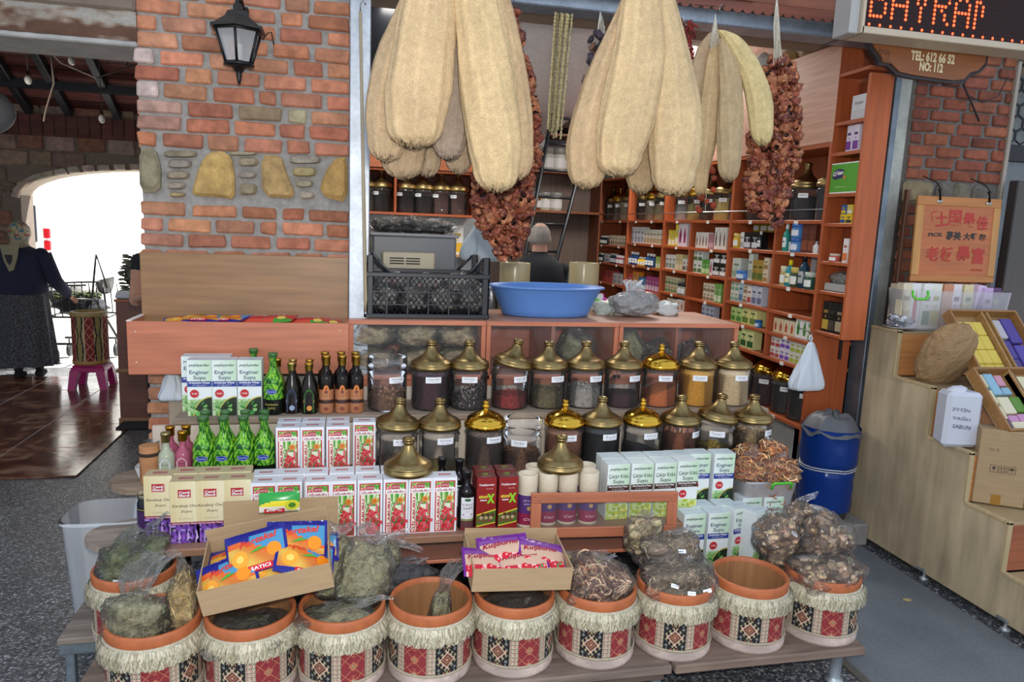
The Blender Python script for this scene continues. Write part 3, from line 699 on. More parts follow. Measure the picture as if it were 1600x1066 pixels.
# low orange glass fronted box under that plank
MB().box(-.42, 1.33, 2.66, 2.90, .38, .395, LAM, .003).build('bottom_panel', 'wood', t)
for x in (-.42, 0, .66, 1.31): MB().box(x, x + .02, 2.66, 2.9, .395, ZT1 - .031, LAM, .002).build('divider', 'woodv', t)
for x, x2 in ((-.40, 0), (.02, .66), (.68, 1.31)): MB().box(x, x2, 2.665, 2.669, .396, ZT1 - .032, WHITE).build('glass_door', 'pane', t)
for x in (-.27, .1, .7, 1.28): MB().box(x, x + .04, 2.7, 2.86, 0, .38, H('#5d4d40')).build('leg', 'rough_wood', t)
# bench under the baskets: two boards on silver feet, and an older bench behind at the left
t = thing('bench', 'long weathered bench board with a chipped front edge carrying the patterned baskets', 'bench', (0, 0, 0))
MB().box(-.86, 1.125, 2.17, 2.56, ZB - .035, ZB, H('#7d6c60'), .006).build('board', 'rough_wood', t)
MB().box(-.84, 1.10, 2.185, 2.20, ZB - .06, ZB - .035, H('#5d4d43')).build('rail', 'rough_wood', t)
def foot(t, x, y, h_): MB().lathe([(.034, 0), (.034, .008), (.024, .012), (.022, .02), (.022, h_), (.028, h_)], 16, H('#b4bcc2'), c=(x, y, 0), cap=True).build('leg', 'galv', t)
for x in (-.7, .3, 1.10): foot(t, x, 2.25, ZB - .036)
foot(t, 0.3, 2.5, ZB - .036); foot(t, -.7, 2.5, ZB - .036); foot(t, 1.05, 2.5, ZB - .036)
t = thing('bench', 'shorter right hand bench board on silver feet under the last two baskets', 'bench', (0, 0, 0))
MB().box(1.135, 1.915, 2.165, 2.56, ZB - .035, ZB, H('#7f6a5c'), .006).build('board', 'rough_wood', t)
foot(t, 1.85, 2.24, ZB - .036); foot(t, 1.2, 2.5, ZB - .036); foot(t, 1.85, 2.5, ZB - .036)
t = thing('bench', 'old low bench with a stained top sticking out at the far left', 'bench', (0, 0, 0))
MB().box(-1.0, -.3, 2.60, 2.90, .19, .215, H('#867a6e'), .005).build('board', 'rough_wood', t)
for y in (2.605, 2.87): MB().box(-.995, -.3, y, y + .022, .15, .19, H('#6f7a80'), .003).build('rail', 'black_metal', t)
for (x, y) in ((-.98, 2.61), (-.98, 2.86), (-.34, 2.61), (-.34, 2.86)): MB().box(x, x + .03, y, y + .03, 0, .15, H('#77828a'), .003).build('leg', 'black_metal', t)
# ---------------------------------------------------------------- spice jars
BR1 = H('#a08a5c'); GLD = H('#d6a83c')
R_J = .088
def lid_mesh(shiny):
 if shiny: pr = [(.090, 0), (.093, .004), (.093, .024), (.087, .028), (.086, .034), (.078, .048), (.060, .062), (.040, .072), (.022, .080), (.013, .086), (.010, .094), (.017, .098), (.018, .104), (.012, .110), (.012, .116), (.015, .120), (.010, .128), (0, .130)]
 else: pr = [(.090, 0), (.094, .004), (.094, .022), (.088, .024), (.093, .029), (.091, .034), (.082, .038), (.080, .043), (.069, .048), (.059, .055), (.048, .064), (.038, .074), (.030, .086), (.024, .098), (.020, .108), (.018, .114), (.0185, .118), (.023, .120), (.0245, .125), (.020, .128), (.0245, .131), (.025, .137), (.020, .142), (.010, .145), (0, .1455)]
 return MB().lathe(pr, 32, GLD if shiny else BR1).build('brass_lid', 'gold' if shiny else 'brass')
LID = {}
for sh in (0, 1):
 o = lid_mesh(sh); LID[sh] = o.data; bpy.data.objects.remove(o)
def body_mesh(hb):
 r = R_J; pr = [(.0, .001), (r * .93, .001), (r, .008), (r, hb * .80), (r + .003, hb * .81), (r + .003, hb * .83), (r - .002, hb * .845), (r - .003, hb * .97), (r + .001, hb * .98), (r + .001, hb)]
 o = MB().lathe(pr, 32, WHITE).build('jar_body', 'jar_glass'); d = o.data; bpy.data.objects.remove(o); return d
BODY = body_mesh(.198)
def fill(t, kind, h_, col, col2=None, slope=0, seed=1):
 r = random.Random(seed); R_ = R_J - .006; mb = MB()
 def top(x, y): return max(.012, h_ + slope * x / R_ * .04 + .006 * noise.noise(Vector((x * 20, y * 20, seed))))
 col = tuple(min(1, q * 1.35) for q in col); col2 = tuple(min(1, q * 1.35) for q in col2) if col2 else None
 def solid(c, rr=R_, dh=0):
  n = 28; vs = []
  mb.lathe([(rr * .96, .004), (rr, .01)], n, c)
  vs = [(rr * sin(2 * pi * i / n), -rr * cos(2 * pi * i / n), .01) for i in range(n)]
  rings = [vs]
  for q in range(1, 7):
   rings.append([(rr * sin(2 * pi * i / n), -rr * cos(2 * pi * i / n), .01 + (top(rr * sin(2 * pi * i / n), -rr * cos(2 * pi * i / n)) + dh - .01) * q / 6) for i in range(n)])
  for kk in (.75, .5, .25): rings.append([(rr * kk * sin(2 * pi * i / n), -rr * kk * cos(2 * pi * i / n), top(rr * kk * sin(2 * pi * i / n), -rr * kk * cos(2 * pi * i / n)) + dh + .008 * (1 - kk)) for i in range(n)])
  vv = [p for rg in rings for p in rg]; fs = []
  for j in range(len(rings) - 1):
   for i in range(n): fs.append((j * n + i, j * n + (i + 1) % n, (j + 1) * n + (i + 1) % n, (j + 1) * n + i))
  fs.append(tuple((len(rings) - 1) * n + i for i in range(n)))
  if callable(c): mb.add(vv, fs, [c() for _ in fs], True)
  else: mb.add(vv, fs, c, True)
 if kind == 'powder': solid(col); mb.build('contents', 'jarfill', t); return
 solid(vary(mixc(col, (0, 0, 0), .35), 0), R_ - .008, -.006)
 nn = dict(grain=900, ball=120, stick=90, chip=260, flake=320)[kind]
 for i in range(nn):
  a = r.uniform(0, 2 * pi); ri = R_ - r.uniform(.003, .012); x, y = ri * sin(a), -ri * cos(a)
  if i % 4 == 0: q = math.sqrt(r.random()) * R_ * .9; x, y = q * sin(a), -q * cos(a); z = top(x, y)
  else: z = r.uniform(.008, top(x, y))
  c = vary(col2 if (col2 and r.random() < .4) else col, .25, r)
  m = Matrix.Translation((x, y, z)) @ Matrix.Rotation(r.uniform(0, 6), 4, 'Z') @ Matrix.Rotation(r.uniform(-1, 1), 4, 'X')
  if kind == 'grain': s_ = .0035; mb.add([(-s_, 0, 0), (s_, 0, 0), (0, s_ * .8, 0), (0, -s_ * .8, 0), (0, 0, s_), (0, 0, -s_)], [(0, 3, 4), (3, 1, 4), (1, 2, 4), (2, 0, 4), (3, 0, 5), (1, 3, 5), (2, 1, 5), (0, 2, 5)], c, False, 0, m)
  elif kind == 'ball': mb.ball((0, 0, 0), (.010, .0085, .0085), 8, 5, c, xf=Matrix.Translation((x * .95, y * .95, z + .006)) @ Matrix.Rotation(r.uniform(0, 3), 4, 'Z'))
  elif kind == 'stick':
   q = math.sqrt(r.random()) * R_ * .8 if i % 2 else R_ * .86; x, y = q * sin(a), -q * cos(a); l = r.uniform(.09, .15); ti = r.uniform(-.35, .35)
   p1 = Vector((x * .8, y * .8, .01 + r.uniform(0, max(.001, h_ - .11)))); p2 = p1 + Vector((sin(ti) * l * .5, 0, l * cos(ti)))
   if p2.xy.length > R_: p2.xy = p2.xy * (R_ * .95 / p2.xy.length)
   p2.z = min(p2.z, .18); mb.tube([p1, p2], r.uniform(.003, .005), 6, c)
  elif kind == 'chip': mb.box(-.011, .011, -.006, .006, -.004, .004, c, .002, xf=Matrix.Translation((x * .95, y * .95, z)) @ Matrix.Rotation(r.uniform(0, 6), 4, 'Z') @ Matrix.Rotation(r.uniform(-1, 1), 4, 'X'))
  elif kind == 'flake': mb.ball((0, 0, 0), (.010, .005, .003), 6, 4, c, nz=.4, seed=i, xf=Matrix.Translation((x * .95, y * .95, z)) @ Matrix.Rotation(r.uniform(0, 6), 4, 'Y') @ Matrix.Rotation(r.uniform(-1, 1), 4, 'X'))
 o = mb.build('contents', 'herb', t); o['kind'] = 'stuff'
def jar(px, Y, z, label, lid, fillargs, txt, lab_px=0, tilt=0, lab_y=.145, sc=1.0, group=None):
 """px: centre column of the jar in the photograph at mid height"""
 p = pY(px, 600 if z > .8 else 700, Y); t = thing('spice_jar', label, 'jar', (p.x, Y, z), rnd.uniform(-.1, .1), group); t.scale = (sc, sc, sc)
 jb = part_of('jar_body', BODY, t)
 if fillargs: fill(t, *fillargs)
 if lid is not None:
  o = part_of('brass_lid', LID[lid], t, (0, 0, .186), (0, tilt, 0), (1, 1, .9), label='shiny polished gold lid' if lid else None)
  if tilt: o.location.x = .03 * tilt; o.location.z = .186 + abs(tilt) * .05
 else: MB().lathe([(R_J - .004, .19), (R_J + .002, .196), (R_J + .002, .235), (R_J - .001, .24)], 32, WHITE).build('clear_collar', 'jar_glass', t)
 if txt:
  mb = MB(); A = Art(mb, curved(R_J + .0015)); u = lab_px; A.rect(u - .036, lab_y - .013, u + .036, lab_y + .015, H('#e9ebee'), 8)
  A.text(txt[0], u, lab_y + .004, .048, H('#44454c'), .010); A.text(txt[1], u, lab_y - .007, .036, H('#77787c'), .005)
  mb.build('paper_label', 'print', jb)
 return t
Y3, Y2 = 3.262, 3.045
jar(605, Y3, ZT3, 'jar of whole nutmegs without brass lid, leftmost in the back row', None, ('ball', .085, H('#7a5a44'), H('#93705a'), 0, 1), ('Nutmeg', 'Muskat'), .035)
jar(673, Y3, ZT3, 'jar full of dark purple grape seed under a dull brass lid', 0, ('grain', .165, H('#4a2430'), H('#5d3140'), 0, 2), ('Grape Seed', 'Üzüm Çekirdeği'), .01)
jar(732, Y3, ZT3, 'jar of black and white mixed pepper heaped to the right, brass lid', 0, ('grain', .085, H('#2c2428'), H('#c8b8b4'), .9, 3), ('Mix Pepper', 'Karışık Biber'), .0)
jar(797, Y3, ZT3, 'jar a third full of red flakes under a tilted brass lid', 0, ('grain', .068, H('#a02a28'), H('#7c1c20'), 0, 4), ('Kırmızı K. Biber', 'Red Pepper'), .035, tilt=.22)
jar(855, Y3, ZT3, 'jar half full of green brown peppercorns under a dull brass lid', 0, ('grain', .088, H('#6f6444'), H('#857a58'), 0, 5), ('Dolap Pepper', 'Yeşil Biber'), .035)
jar(913, Y3, ZT3, 'jar of grey white pepper grains under a dull brass lid', 0, ('grain', .10, H('#b0aca8'), H('#c6c2bc'), 0, 6), ('White Pepper', 'Beyaz Biber'), .025)
jar(972, Y3, ZT3, 'jar with a low layer of dark maroon spice, brass lid', 0, ('powder', .066, H('#3a2028'), None, 0, 7), ('Vişne', 'Black Cherry'), .045)
jar(1030, Y3, ZT3, 'jar with orange powder sloping up to the right, shiny gold lid', 1, ('powder', .085, H('#b86a3a'), None, 1.0, 8), ('Turmeric', 'Safran'), .0)
jar(1088, Y3, ZT3, 'jar full of mustard yellow powder under a brass lid', 0, ('powder', .178, H('#c08e2c'), None, 0, 9), ('Turmeric', 'Zerdeçal'), -.03)
jar(1143, Y3, ZT3, 'jar full of pale beige ginger powder, rightmost in the back row', 0, ('powder', .178, H('#c3b08e'), None, 0, 10), ('Ginger', 'Zencefil'), .0)
jar(620, Y2, ZT2, 'jar with a low heap of thistle seed, front row left end', 0, ('grain', .055, H('#9a7c54'), H('#7d6444'), 0, 11), ('Milk Thistle Seed', 'Devedikeni Tohumu'), .01, tilt=.08)
jar(686, Y2, ZT2, 'almost empty clear jar with an olive base under a dull brass lid', 0, ('powder', .018, H('#8a7a38'), None, 0, 12), ('Kişk Kırmızı', 'Nane Semper'), .02)
jar(757, Y2, ZT2, 'jar full of speckled brown aniseed with a shiny gold lid', 1, ('grain', .16, H('#6a5242'), H('#94785c'), 0, 13), ('Anason', 'Anise'), .035)
jar(815, Y2, ZT2 - .02, 'open jar without lid, two thirds full of brown star anise', None, ('flake', .10, H('#7a5238'), H('#93683f'), 0, 14), ('Yıldız', 'Anise'), -.035)
jar(880, Y2, ZT2, 'jar of salmon pink powder with a shiny gold lid', 1, ('powder', .150, H('#b47a58'), None, 0, 15), ('Sarımsak', 'Garlic'), .0)
jar(937, Y2, ZT2, 'jar full of black isot pepper under a dull brass lid', 0, ('powder', .175, H('#15181e'), None, 0, 16), ('İsot', 'Pepper'), .012)
jar(1000, Y2, ZT2, 'jar with a low layer of black cumin under a shiny gold lid', 1, ('powder', .070, H('#1d2024'), None, -.4, 17), ('Çörek otu', 'Black Cumin'), .02)
jar(1060, Y2, ZT2, 'jar of cinnamon sticks under a dark brass lid', 0, ('stick', .15, H('#a5603c'), H('#bb7a52'), 0, 18), ('Cinnamon', 'Tarçın'), .05)
jar(1115, Y2, ZT2, 'jar half full of yellow turmeric lumps under a tilted brass lid', 0, ('chip', .065, H('#a8922c'), H('#8d7a26'), 0, 19), ('Turmeric', 'Zerdeçal'), -.03, tilt=.16)
jar(1172, Y2, ZT2, 'jar of dried ginger pieces, rightmost in the front row', 0, ('chip', .14, H('#a98e66'), H('#c0a67e'), 0, 20), ('Zencefil', 'Ginger'), .05)
# ================================================================ PRINTED CARTONS AND BOTTLES
def carton(label, w_, d_, h_, body, artfn, group=None, side=None, topfn=None):
 t = thing('printed_carton', label, 'carton', (0, 0, 0), 0, group)
 mb = MB().box(-w_ / 2, w_ / 2, 0, d_, 0, h_, body, .0012); bd = mb.build('carton_body', 'paper', t)
 mb = MB(); A = Art(mb, lambda u, v, L: (u, -.0002 * L, v)); artfn(A, w_, h_)
 if topfn: topfn(Art(mb, lambda u, v, L: (u, v, h_ + .0002 * L)), w_, d_)
 if side: side(Art(mb, lambda u, v, L: (w_ / 2 + .0002 * L, u, v)), d_, h_)
 mb.build('printed_face', 'print', bd); return t
NAVY = H('#2b3f8f'); GRN = H('#4f9a3c')
def enginar(title=('Enginar', 'Suyu'), band=NAVY, bandt=('Artichoke Water', 'ماء الخرشوف'), fruit=0):
 def art(A, w_, h_):
  hw = w_ / 2 - .001
  A.cells(-hw, .001, hw, h_ - .001, 8, 20, lambda u, v: mixc(H('#e4ece8'), H('#b9d8b4') if v > .55 else H('#dfe0e2'), min(1, u * .9 if v > .5 else u * .3)))
  A.text('yeşilçavdar', 0, h_ * .905, w_ * .84, H('#2c4634'), .014, italic=.15, bold=.02)
  A.text(title[0], 0, h_ * .775, w_ * (.78 if len(title[0]) < 9 else .88), H('#2f3b66') if fruit == 0 else H('#3c5040'), .021, bold=.012); A.text(title[1], 0, h_ * .68, w_ * .48, H('#2f3b66') if fruit == 0 else H('#3c5040'), .021, bold=.012)
  A.rect(-hw, h_ * .525, hw, h_ * .625, band); A.text(bandt[0], 0, h_ * .598, w_ * .86, WHITE, .0085, bold=.03); A.text(bandt[1], 0, h_ * .553, w_ * .55, WHITE, .009)
  A.cells(-hw, .001, hw, h_ * .30, 9, 10, lambda u, v: mixc(H('#5f9e48') if fruit == 0 else H('#a8b830'), H('#d6e8b8'), max(0, min(1, noise.noise(Vector((u * 7, v * 6, fruit))) + .35))))
  if fruit == 0:
   A.poly([(hw * .0 + hw * cos(a) * .98 if False else hw - .075 * w_ / .098 * cos(a), .0 + .085 * sin(a)) for a in [pi / 2 * k / 10 for k in range(11)]] + [(hw, 0)], H('#c9b860'))
   A.poly([(hw - .070 * w_ / .098 * cos(a), .0 + .080 * sin(a)) for a in [pi / 2 * k / 10 for k in range(11)]] + [(hw, 0)], H('#22301e'))
   for k in range(9):
    a = k * .7; A.poly([(-.008 + .03 * cos(a) * w_ / .098, .035 + .028 * sin(a)), (.0 + .012 * cos(a + .5), .035 + .012 * sin(a + .5)), (.004 + .026 * cos(a + .55), .035 + .03 * sin(a + .55)), (-.004 + .036 * cos(a + .25), .035 + .036 * sin(a + .25))], (H('#6fb45a'), H('#3f8a3e'), H('#93c877'))[k % 3])
  else:
   for k in range(14): A.disc(.012 + .03 * sin(k * 2.4), .03 + .022 * cos(k * 1.7), .006, (H('#d8cc38'), H('#98a82c'), H('#e6de6a'))[k % 3], 6)
  A.disc(-hw * .42, h_ * .405, .0165, H('#c22a30')); A.star(-hw * .42, h_ * .405, .0185, H('#c22a30'), 12, .88); A.text('%100', -hw * .42, h_ * .405, .020, H('#f3dcd8'), .0075, bold=.02)
 return art
def top_en(A, w_, d_):
 A.rect(-w_ / 2 + .001, .001, w_ / 2 - .001, d_ - .001, H('#ccd8d8')); A.text('yeşilçavdar', 0, d_ * .5, w_ * .55, H('#5a6e64'), .007); A.rect(-w_ / 2 + .003, .003, w_ / 2 - .003, .0045, H('#8fa09e'))
FL = [H(c) for c in ('#4c9a3e', '#82b04a', '#dfe6c8', '#c83a44', '#e0707c', '#2f6e33', '#b6d07e')]
def gilaburu(A, w_, h_):
 hw = w_ / 2; A.rect(-hw + .008, .004, hw - .008, h_ - .012, H('#c02e3c')); A.rect(-hw + .0125, .009, hw - .0125, h_ - .0165, H('#e6dcc8'))
 def cf(u, v):
  k = noise.noise(Vector((u * 5.3, v * 9, 2)))
  if v < .33: return FL[3] if k > .12 else (FL[5] if k > -.15 else FL[4])
  if v < .62: return FL[4] if k > .2 else (FL[0] if k > -.1 else FL[2])
  return FL[0] if k > .15 else (FL[1] if k > -.05 else (FL[2] if k > -.3 else FL[6]))
 A.cells(-hw + .028, .009, hw - .0125, h_ - .0165, 12, 34, cf); A.cells(-hw + .0125, h_ * .80, -hw + .028, h_ - .0165, 3, 6, cf)
 A.rect(-.017, h_ - .040, .015, h_ - .020, H('#b0404c')); A.text('SATICI', 0, h_ - .030, .026, H('#f0d8d0'), .008)
 A.rect(-hw + .010, h_ * .745, hw - .010, h_ * .825, H('#f2f0ee')); A.text('GİLABURU', 0, h_ * .787, w_ * .70, H('#a12838'), .0125, bold=.03)
 A.rect(-hw + .0125, .012, -hw + .029, h_ * .70, H('#eadfcd')); A.text('GİLABURU', -hw + .0205, h_ * .36, h_ * .62, H('#b02034'), .0135, rot=pi / 2, bold=.035)
 A.star(.017, h_ * .63, .016, H('#e08a34'), 7, .6); A.disc(.017, h_ * .63, .006, H('#c86a28'))
 for k in range(9): A.disc(.004 + .017 * cos(k * 2.39) * (.4 + .08 * k), h_ * .40 + .017 * sin(k * 2.39) * (.4 + .07 * k), .0062, (H('#d0303c'), H('#e05a60'))[k % 2], 8)
 for k in range(6): A.disc(.002 + .009 * k - .006, .03 + .012 * (k % 3), .0075, (H('#c4222e'), H('#d84850'))[k % 2], 8)
def top_gil(A, w_, d_):
 A.rect(-w_ / 2 + .002, .002, w_ / 2 - .002, d_ - .002, H('#d5d8dd')); A.rect(-.024, d_ * .38, .024, d_ * .62, H('#b0404c')); A.text('SATICI', 0, d_ * .5, .04, H('#f2e4e0'), .009)
def karabas(A, w_, h_):
 hw = w_ / 2 - .001; A.cells(-hw, h_ * .14, hw, h_ - .001, 5, 12, lambda u, v: mixc(H('#d8c795'), H('#e6dcb8'), u))
 A.rect(-.022, h_ * .74, .022, h_ * .87, H('#b02634')); A.text('Cemil', 0, h_ * .825, .036, WHITE, .010, bold=.03); A.text('Efendi', 0, h_ * .775, .036, WHITE, .010, bold=.03)
 A.text('Karabaş Otu', 0, h_ * .605, w_ * .86, H('#2c2620'), .013, italic=.35); A.text('Suyu', .006, h_ * .515, w_ * .40, H('#2c2620'), .012, italic=.35)
 A.text('ماء الكشيش', .004, h_ * .40, w_ * .5, H('#7a6a4a'), .006)
 A.rect(-hw, h_ * .30, hw, h_ * .345, H('#8c2250')); A.text('French Lavender Water', 0, h_ * .322, w_ * .85, WHITE, .005, bold=.02)
 A.cells(-hw, .001, hw, h_ * .30, 12, 9, lambda u, v: (H('#5a2f8e'), H('#7a4aa8'), H('#2f2148'), H('#a58ac8'), H('#3c4a2c'))[int(abs(noise.noise(Vector((u * 6, v * 5, 4)))) * 9) % 5])
 for k in range(6): A.poly([(-.04 + .015 * k, .008), (-.036 + .015 * k, .045 + .008 * (k % 2)), (-.030 + .015 * k, .02)], (H('#8a5cc0'), H('#c8b0e0'))[k % 2])
def top_kar(A, w_, d_): A.rect(-w_ / 2 + .001, .001, w_ / 2 - .001, d_ - .001, H('#bfae88')); A.rect(-.025, d_ * .36, .025, d_ * .64, H('#a84850')); A.text('Cemil Efendi', 0, d_ * .5, .042, H('#f0e0d8'), .007)
def atom(A, w_, h_):
 hw = w_ / 2 - .001; A.rect(-hw, .001, hw, h_ - .001, H('#8c1e1e')); A.text('Yeşilçavdar', 0, h_ * .86, w_ * .8, WHITE, .010, italic=.2, bold=.02); A.text('Atom Nar', .012, h_ * .79, w_ * .35, H('#e8b0a0'), .005)
 A.text('atom', -.012, h_ * .64, w_ * .48, H('#d8c040'), .014, bold=.04); A.text('X', .017, h_ * .60, w_ * .40, H('#8cc82c'), .040, bold=.06); A.text('macun', -.012, h_ * .57, w_ * .34, WHITE, .006, bold=.03)
 A.poly([(-hw, h_ * .06), (hw, h_ * .13), (hw, h_ * .40), (-hw, h_ * .30)], H('#d8c83c')); A.poly([(-hw, h_ * .085), (hw, h_ * .15), (hw, h_ * .375), (-hw, h_ * .275)], H('#4f6a2c'))
 for k in range(9): A.disc(-.026 + .0065 * k, h_ * .18 + .012 * (k % 3), .0075, (H('#7a4a34'), H('#b89a7c'), H('#5a2f28'))[k % 3], 8)
def top_at(A, w_, d_): A.rect(-w_ / 2 + .001, .001, w_ / 2 - .001, d_ - .001, H('#5d2420')); A.star(0, d_ * .6, .02, H('#6f9a34'), 4, .3); A.text('Yeşilçavdar', 0, d_ * .2, .05, H('#d8c8c0'), .008)
cE = carton('e', .098, .075, .240, H('#dde3e2'), enginar(), topfn=top_en)
cF = carton('f', .098, .075, .240, H('#dde3e2'), enginar(('Çakşır Kökü', 'Suyu'), H('#4a2c22'), ('Giant Fennel Root Water', 'ماء جذر الشمر'), 1), topfn=top_en)
cG = carton('g', .094, .075, .222, H('#e4e6ea'), gilaburu, topfn=top_gil)
cK = carton('k', .100, .075, .235, H('#d0be90'), karabas, topfn=top_kar)
cA = carton('a', .078, .072, .215, H('#7c1c1c'), atom, topfn=top_at)
def rows_of(src, items):
 """items: (px, py of front top edge centre, Y, z, label, rz)"""
 for i, (px, Y, z, label, rz) in enumerate(items):
  mid = z + .11
  # solve for the row whose height is mid
  a = pY(px, 300, Y); b = pY(px, 1000, Y); k = (mid - a.z) / (b.z - a.z); x = a.x + (b.x - a.x) * k
  if i == 0: src.location = (x, Y, z); src['label'] = label; src.rotation_euler = (0, 0, rz)
  else: dup(src, (x, Y, z), rz, label)
q = .02
E3, S2, F1 = 3.17, 2.955, 2.665
rows_of(cE, [(312, E3, ZT3, 'tall white and green artichoke carton, left of the three under the trough', 0.0), (351, E3, ZT3, 'tall white and green artichoke carton, middle of the three under the trough', .02), (390, E3, ZT3, 'tall white and green artichoke carton, right of the three under the trough', -.01),
 (303, E3 + .083, ZT3, 'artichoke carton peeping out behind the left one of the three under the trough', 0), (341, E3 + .083, ZT3, 'artichoke carton behind the middle one of the three under the trough', 0),
 (1092, 2.80, ZT1, 'artichoke carton partly hidden left of the rightmost one behind the wooden frame', -.02), (1130, 2.79, ZT1, 'artichoke carton at the right end of the row beside the orange peel tub', -.02),
 (1083, 2.62, .31, 'low artichoke carton, leftmost of the four beside the leaning frame', 0), (1121, 2.62, .31, 'low artichoke carton with full front in view right of the leaning frame', 0), (1158, 2.66, .31, 'low artichoke carton turned at an angle, half hidden behind its neighbour', .25), (1190, 2.60, .31, 'low artichoke carton turned sideways beside the bags of dried mushrooms', .3),
 (1095, 2.70, .31, 'artichoke carton in the second row behind the low ones, left', 0), (1133, 2.70, .31, 'artichoke carton in the second row behind the low ones, second', 0), (1172, 2.76, .31, 'artichoke carton in the second row behind the low ones, third', .02), (1206, 2.76, .31, 'artichoke carton in the second row behind the low ones, fourth', .02)])
# the three at the left: shift the group so that it fits the photograph
rows_of(cF, [(965, 2.70, ZT1, 'fennel root carton with only its top clear of the wooden frame, left', 0), (1002, 2.70, ZT1, 'fennel root carton with only its top clear of the wooden frame, second', 0), (1038, 2.70, ZT1, 'fennel root carton with only its top clear of the wooden frame, third', 0), (1073, 2.71, ZT1, 'fennel root carton in full view at the right edge of the wooden frame', 0),
 (955, 2.785, ZT1, 'fennel root carton in the back row, leftmost', 0), (992, 2.785, ZT1, 'fennel root carton in the back row, second from the left', 0), (1027, 2.785, ZT1, 'fennel root carton in the back row, third from the left', 0), (1060, 2.79, ZT1, 'fennel root carton in the back row, fourth from the left', 0)])
GL = 'white carton with red berry print, %s'
rows_of(cG, [(450, S2, ZT2, GL % 'leftmost on the middle plank', 0), (488, S2, ZT2, GL % 'second from the left on the middle plank', .02), (528, S2, ZT2, GL % 'third from the left on the middle plank', 0), (569, S2 + .06, ZT2, GL % 'tallest looking, beside the thistle seed jar', -.02),
 (452, S2 + .08, ZT2, GL % 'behind the leftmost one on the middle plank', 0), (490, S2 + .08, ZT2, GL % 'behind the second one on the middle plank', 0), (528, S2 + .08, ZT2, GL % 'behind the third one on the middle plank', 0),
 (497, F1, ZT1, GL % 'half hidden behind the cardboard box with the green sachet', 0), (537, F1, ZT1, GL % 'first right of the cardboard box, lower plank', 0), (578, F1, ZT1, GL % 'second right of the cardboard box, lower plank', .02), (618, F1, ZT1, GL % 'under the loose lid, left one', 0), (657, F1, ZT1, GL % 'under the loose lid, right one', 0), (695, F1, ZT1, GL % 'next to the cherry stalk bottle on the lower plank', -.01),
 (413, F1 + .01, ZT1, GL % 'at the left, behind the green sachet, front row', 0), (452, F1 + .01, ZT1, GL % 'behind the green sachet, second in the front row', 0),
 (415, F1 + .095, ZT1, GL % 'back row of the lower plank, leftmost', 0), (454, F1 + .095, ZT1, GL % 'back row of the lower plank, second', 0), (493, F1 + .095, ZT1, GL % 'back row of the lower plank, third', 0), (534, F1 + .095, ZT1, GL % 'back row of the lower plank, fourth', 0), (574, F1 + .095, ZT1, GL % 'back row of the lower plank, fifth', 0), (614, F1 + .095, ZT1, GL % 'back row of the lower plank, sixth', 0)])
KL = 'cream lavender carton with purple flowers, %s'
rows_of(cK, [(289, F1 + .02, ZT1, KL % 'middle of the three whose fronts show', 0), (329, F1 + .02, ZT1, KL % 'right one, touching the cardboard box', 0), (248, F1 + .09, ZT1, KL % 'leftmost, set a little back', -.03),
 (371, F1 + .02, ZT1, KL % 'hidden behind the cardboard box, top only', 0), (291, F1 + .11, ZT1, KL % 'second in the back row', 0), (331, F1 + .11, ZT1, KL % 'third in the back row', 0), (371, F1 + .11, ZT1, KL % 'rightmost in the back row', 0)])
rows_of(cA, [(760, F1, ZT1, 'dark red carton with a green X, left one of the pair', 0), (794, F1, ZT1, 'dark red carton with a green X, right one of the pair', .01), (757, F1 + .08, ZT1, 'dark red carton behind the left one of the pair', 0), (790, F1 + .08, ZT1, 'dark red carton behind the right one of the pair', 0)])
def at_h(px, Y, z):
 a = pY(px, 200, Y); b = pY(px, 1000, Y); k = (z - a.z) / (b.z - a.z); return a.x + (b.x - a.x) * k
# ---- bottles
def bottle(name, label, prof, cols, cap, capcol, art=None, matb='gloss', capmat='plastic', sx=1, sy=1, n=20, capprof=None):
 t = thing(name, label, 'bottle', (0, 0, 0))
 mb = MB().lathe(prof, n, cols if not callable(cols) else None, cols=cols if callable(cols) else None, sx=sx, sy=sy); bd = mb.build('bottle_body', matb, t)
 z = prof[-1][1]; r = prof[-1][0]
 MB().lathe(capprof or [(r + .003, -.0), (r + .004, .002), (r + .004, cap - .012), (r + .006, cap - .010), (r + .006, cap - .001), (r + .003, cap), (0, cap)], 16, capcol, c=(0, 0, z)).build('cap', capmat, t)
 if art: mb = MB(); art(mb); mb.build('printed_label', 'print', bd)
 return t
gp = [(0, 0), (.036, 0), (.039, .004), (.039, .03), (.039, .06), (.038, .08), (.0385, .10), (.038, .12), (.036, .14), (.030, .155), (.020, .172), (.014, .19), (.0125, .215), (.0125, .232)]
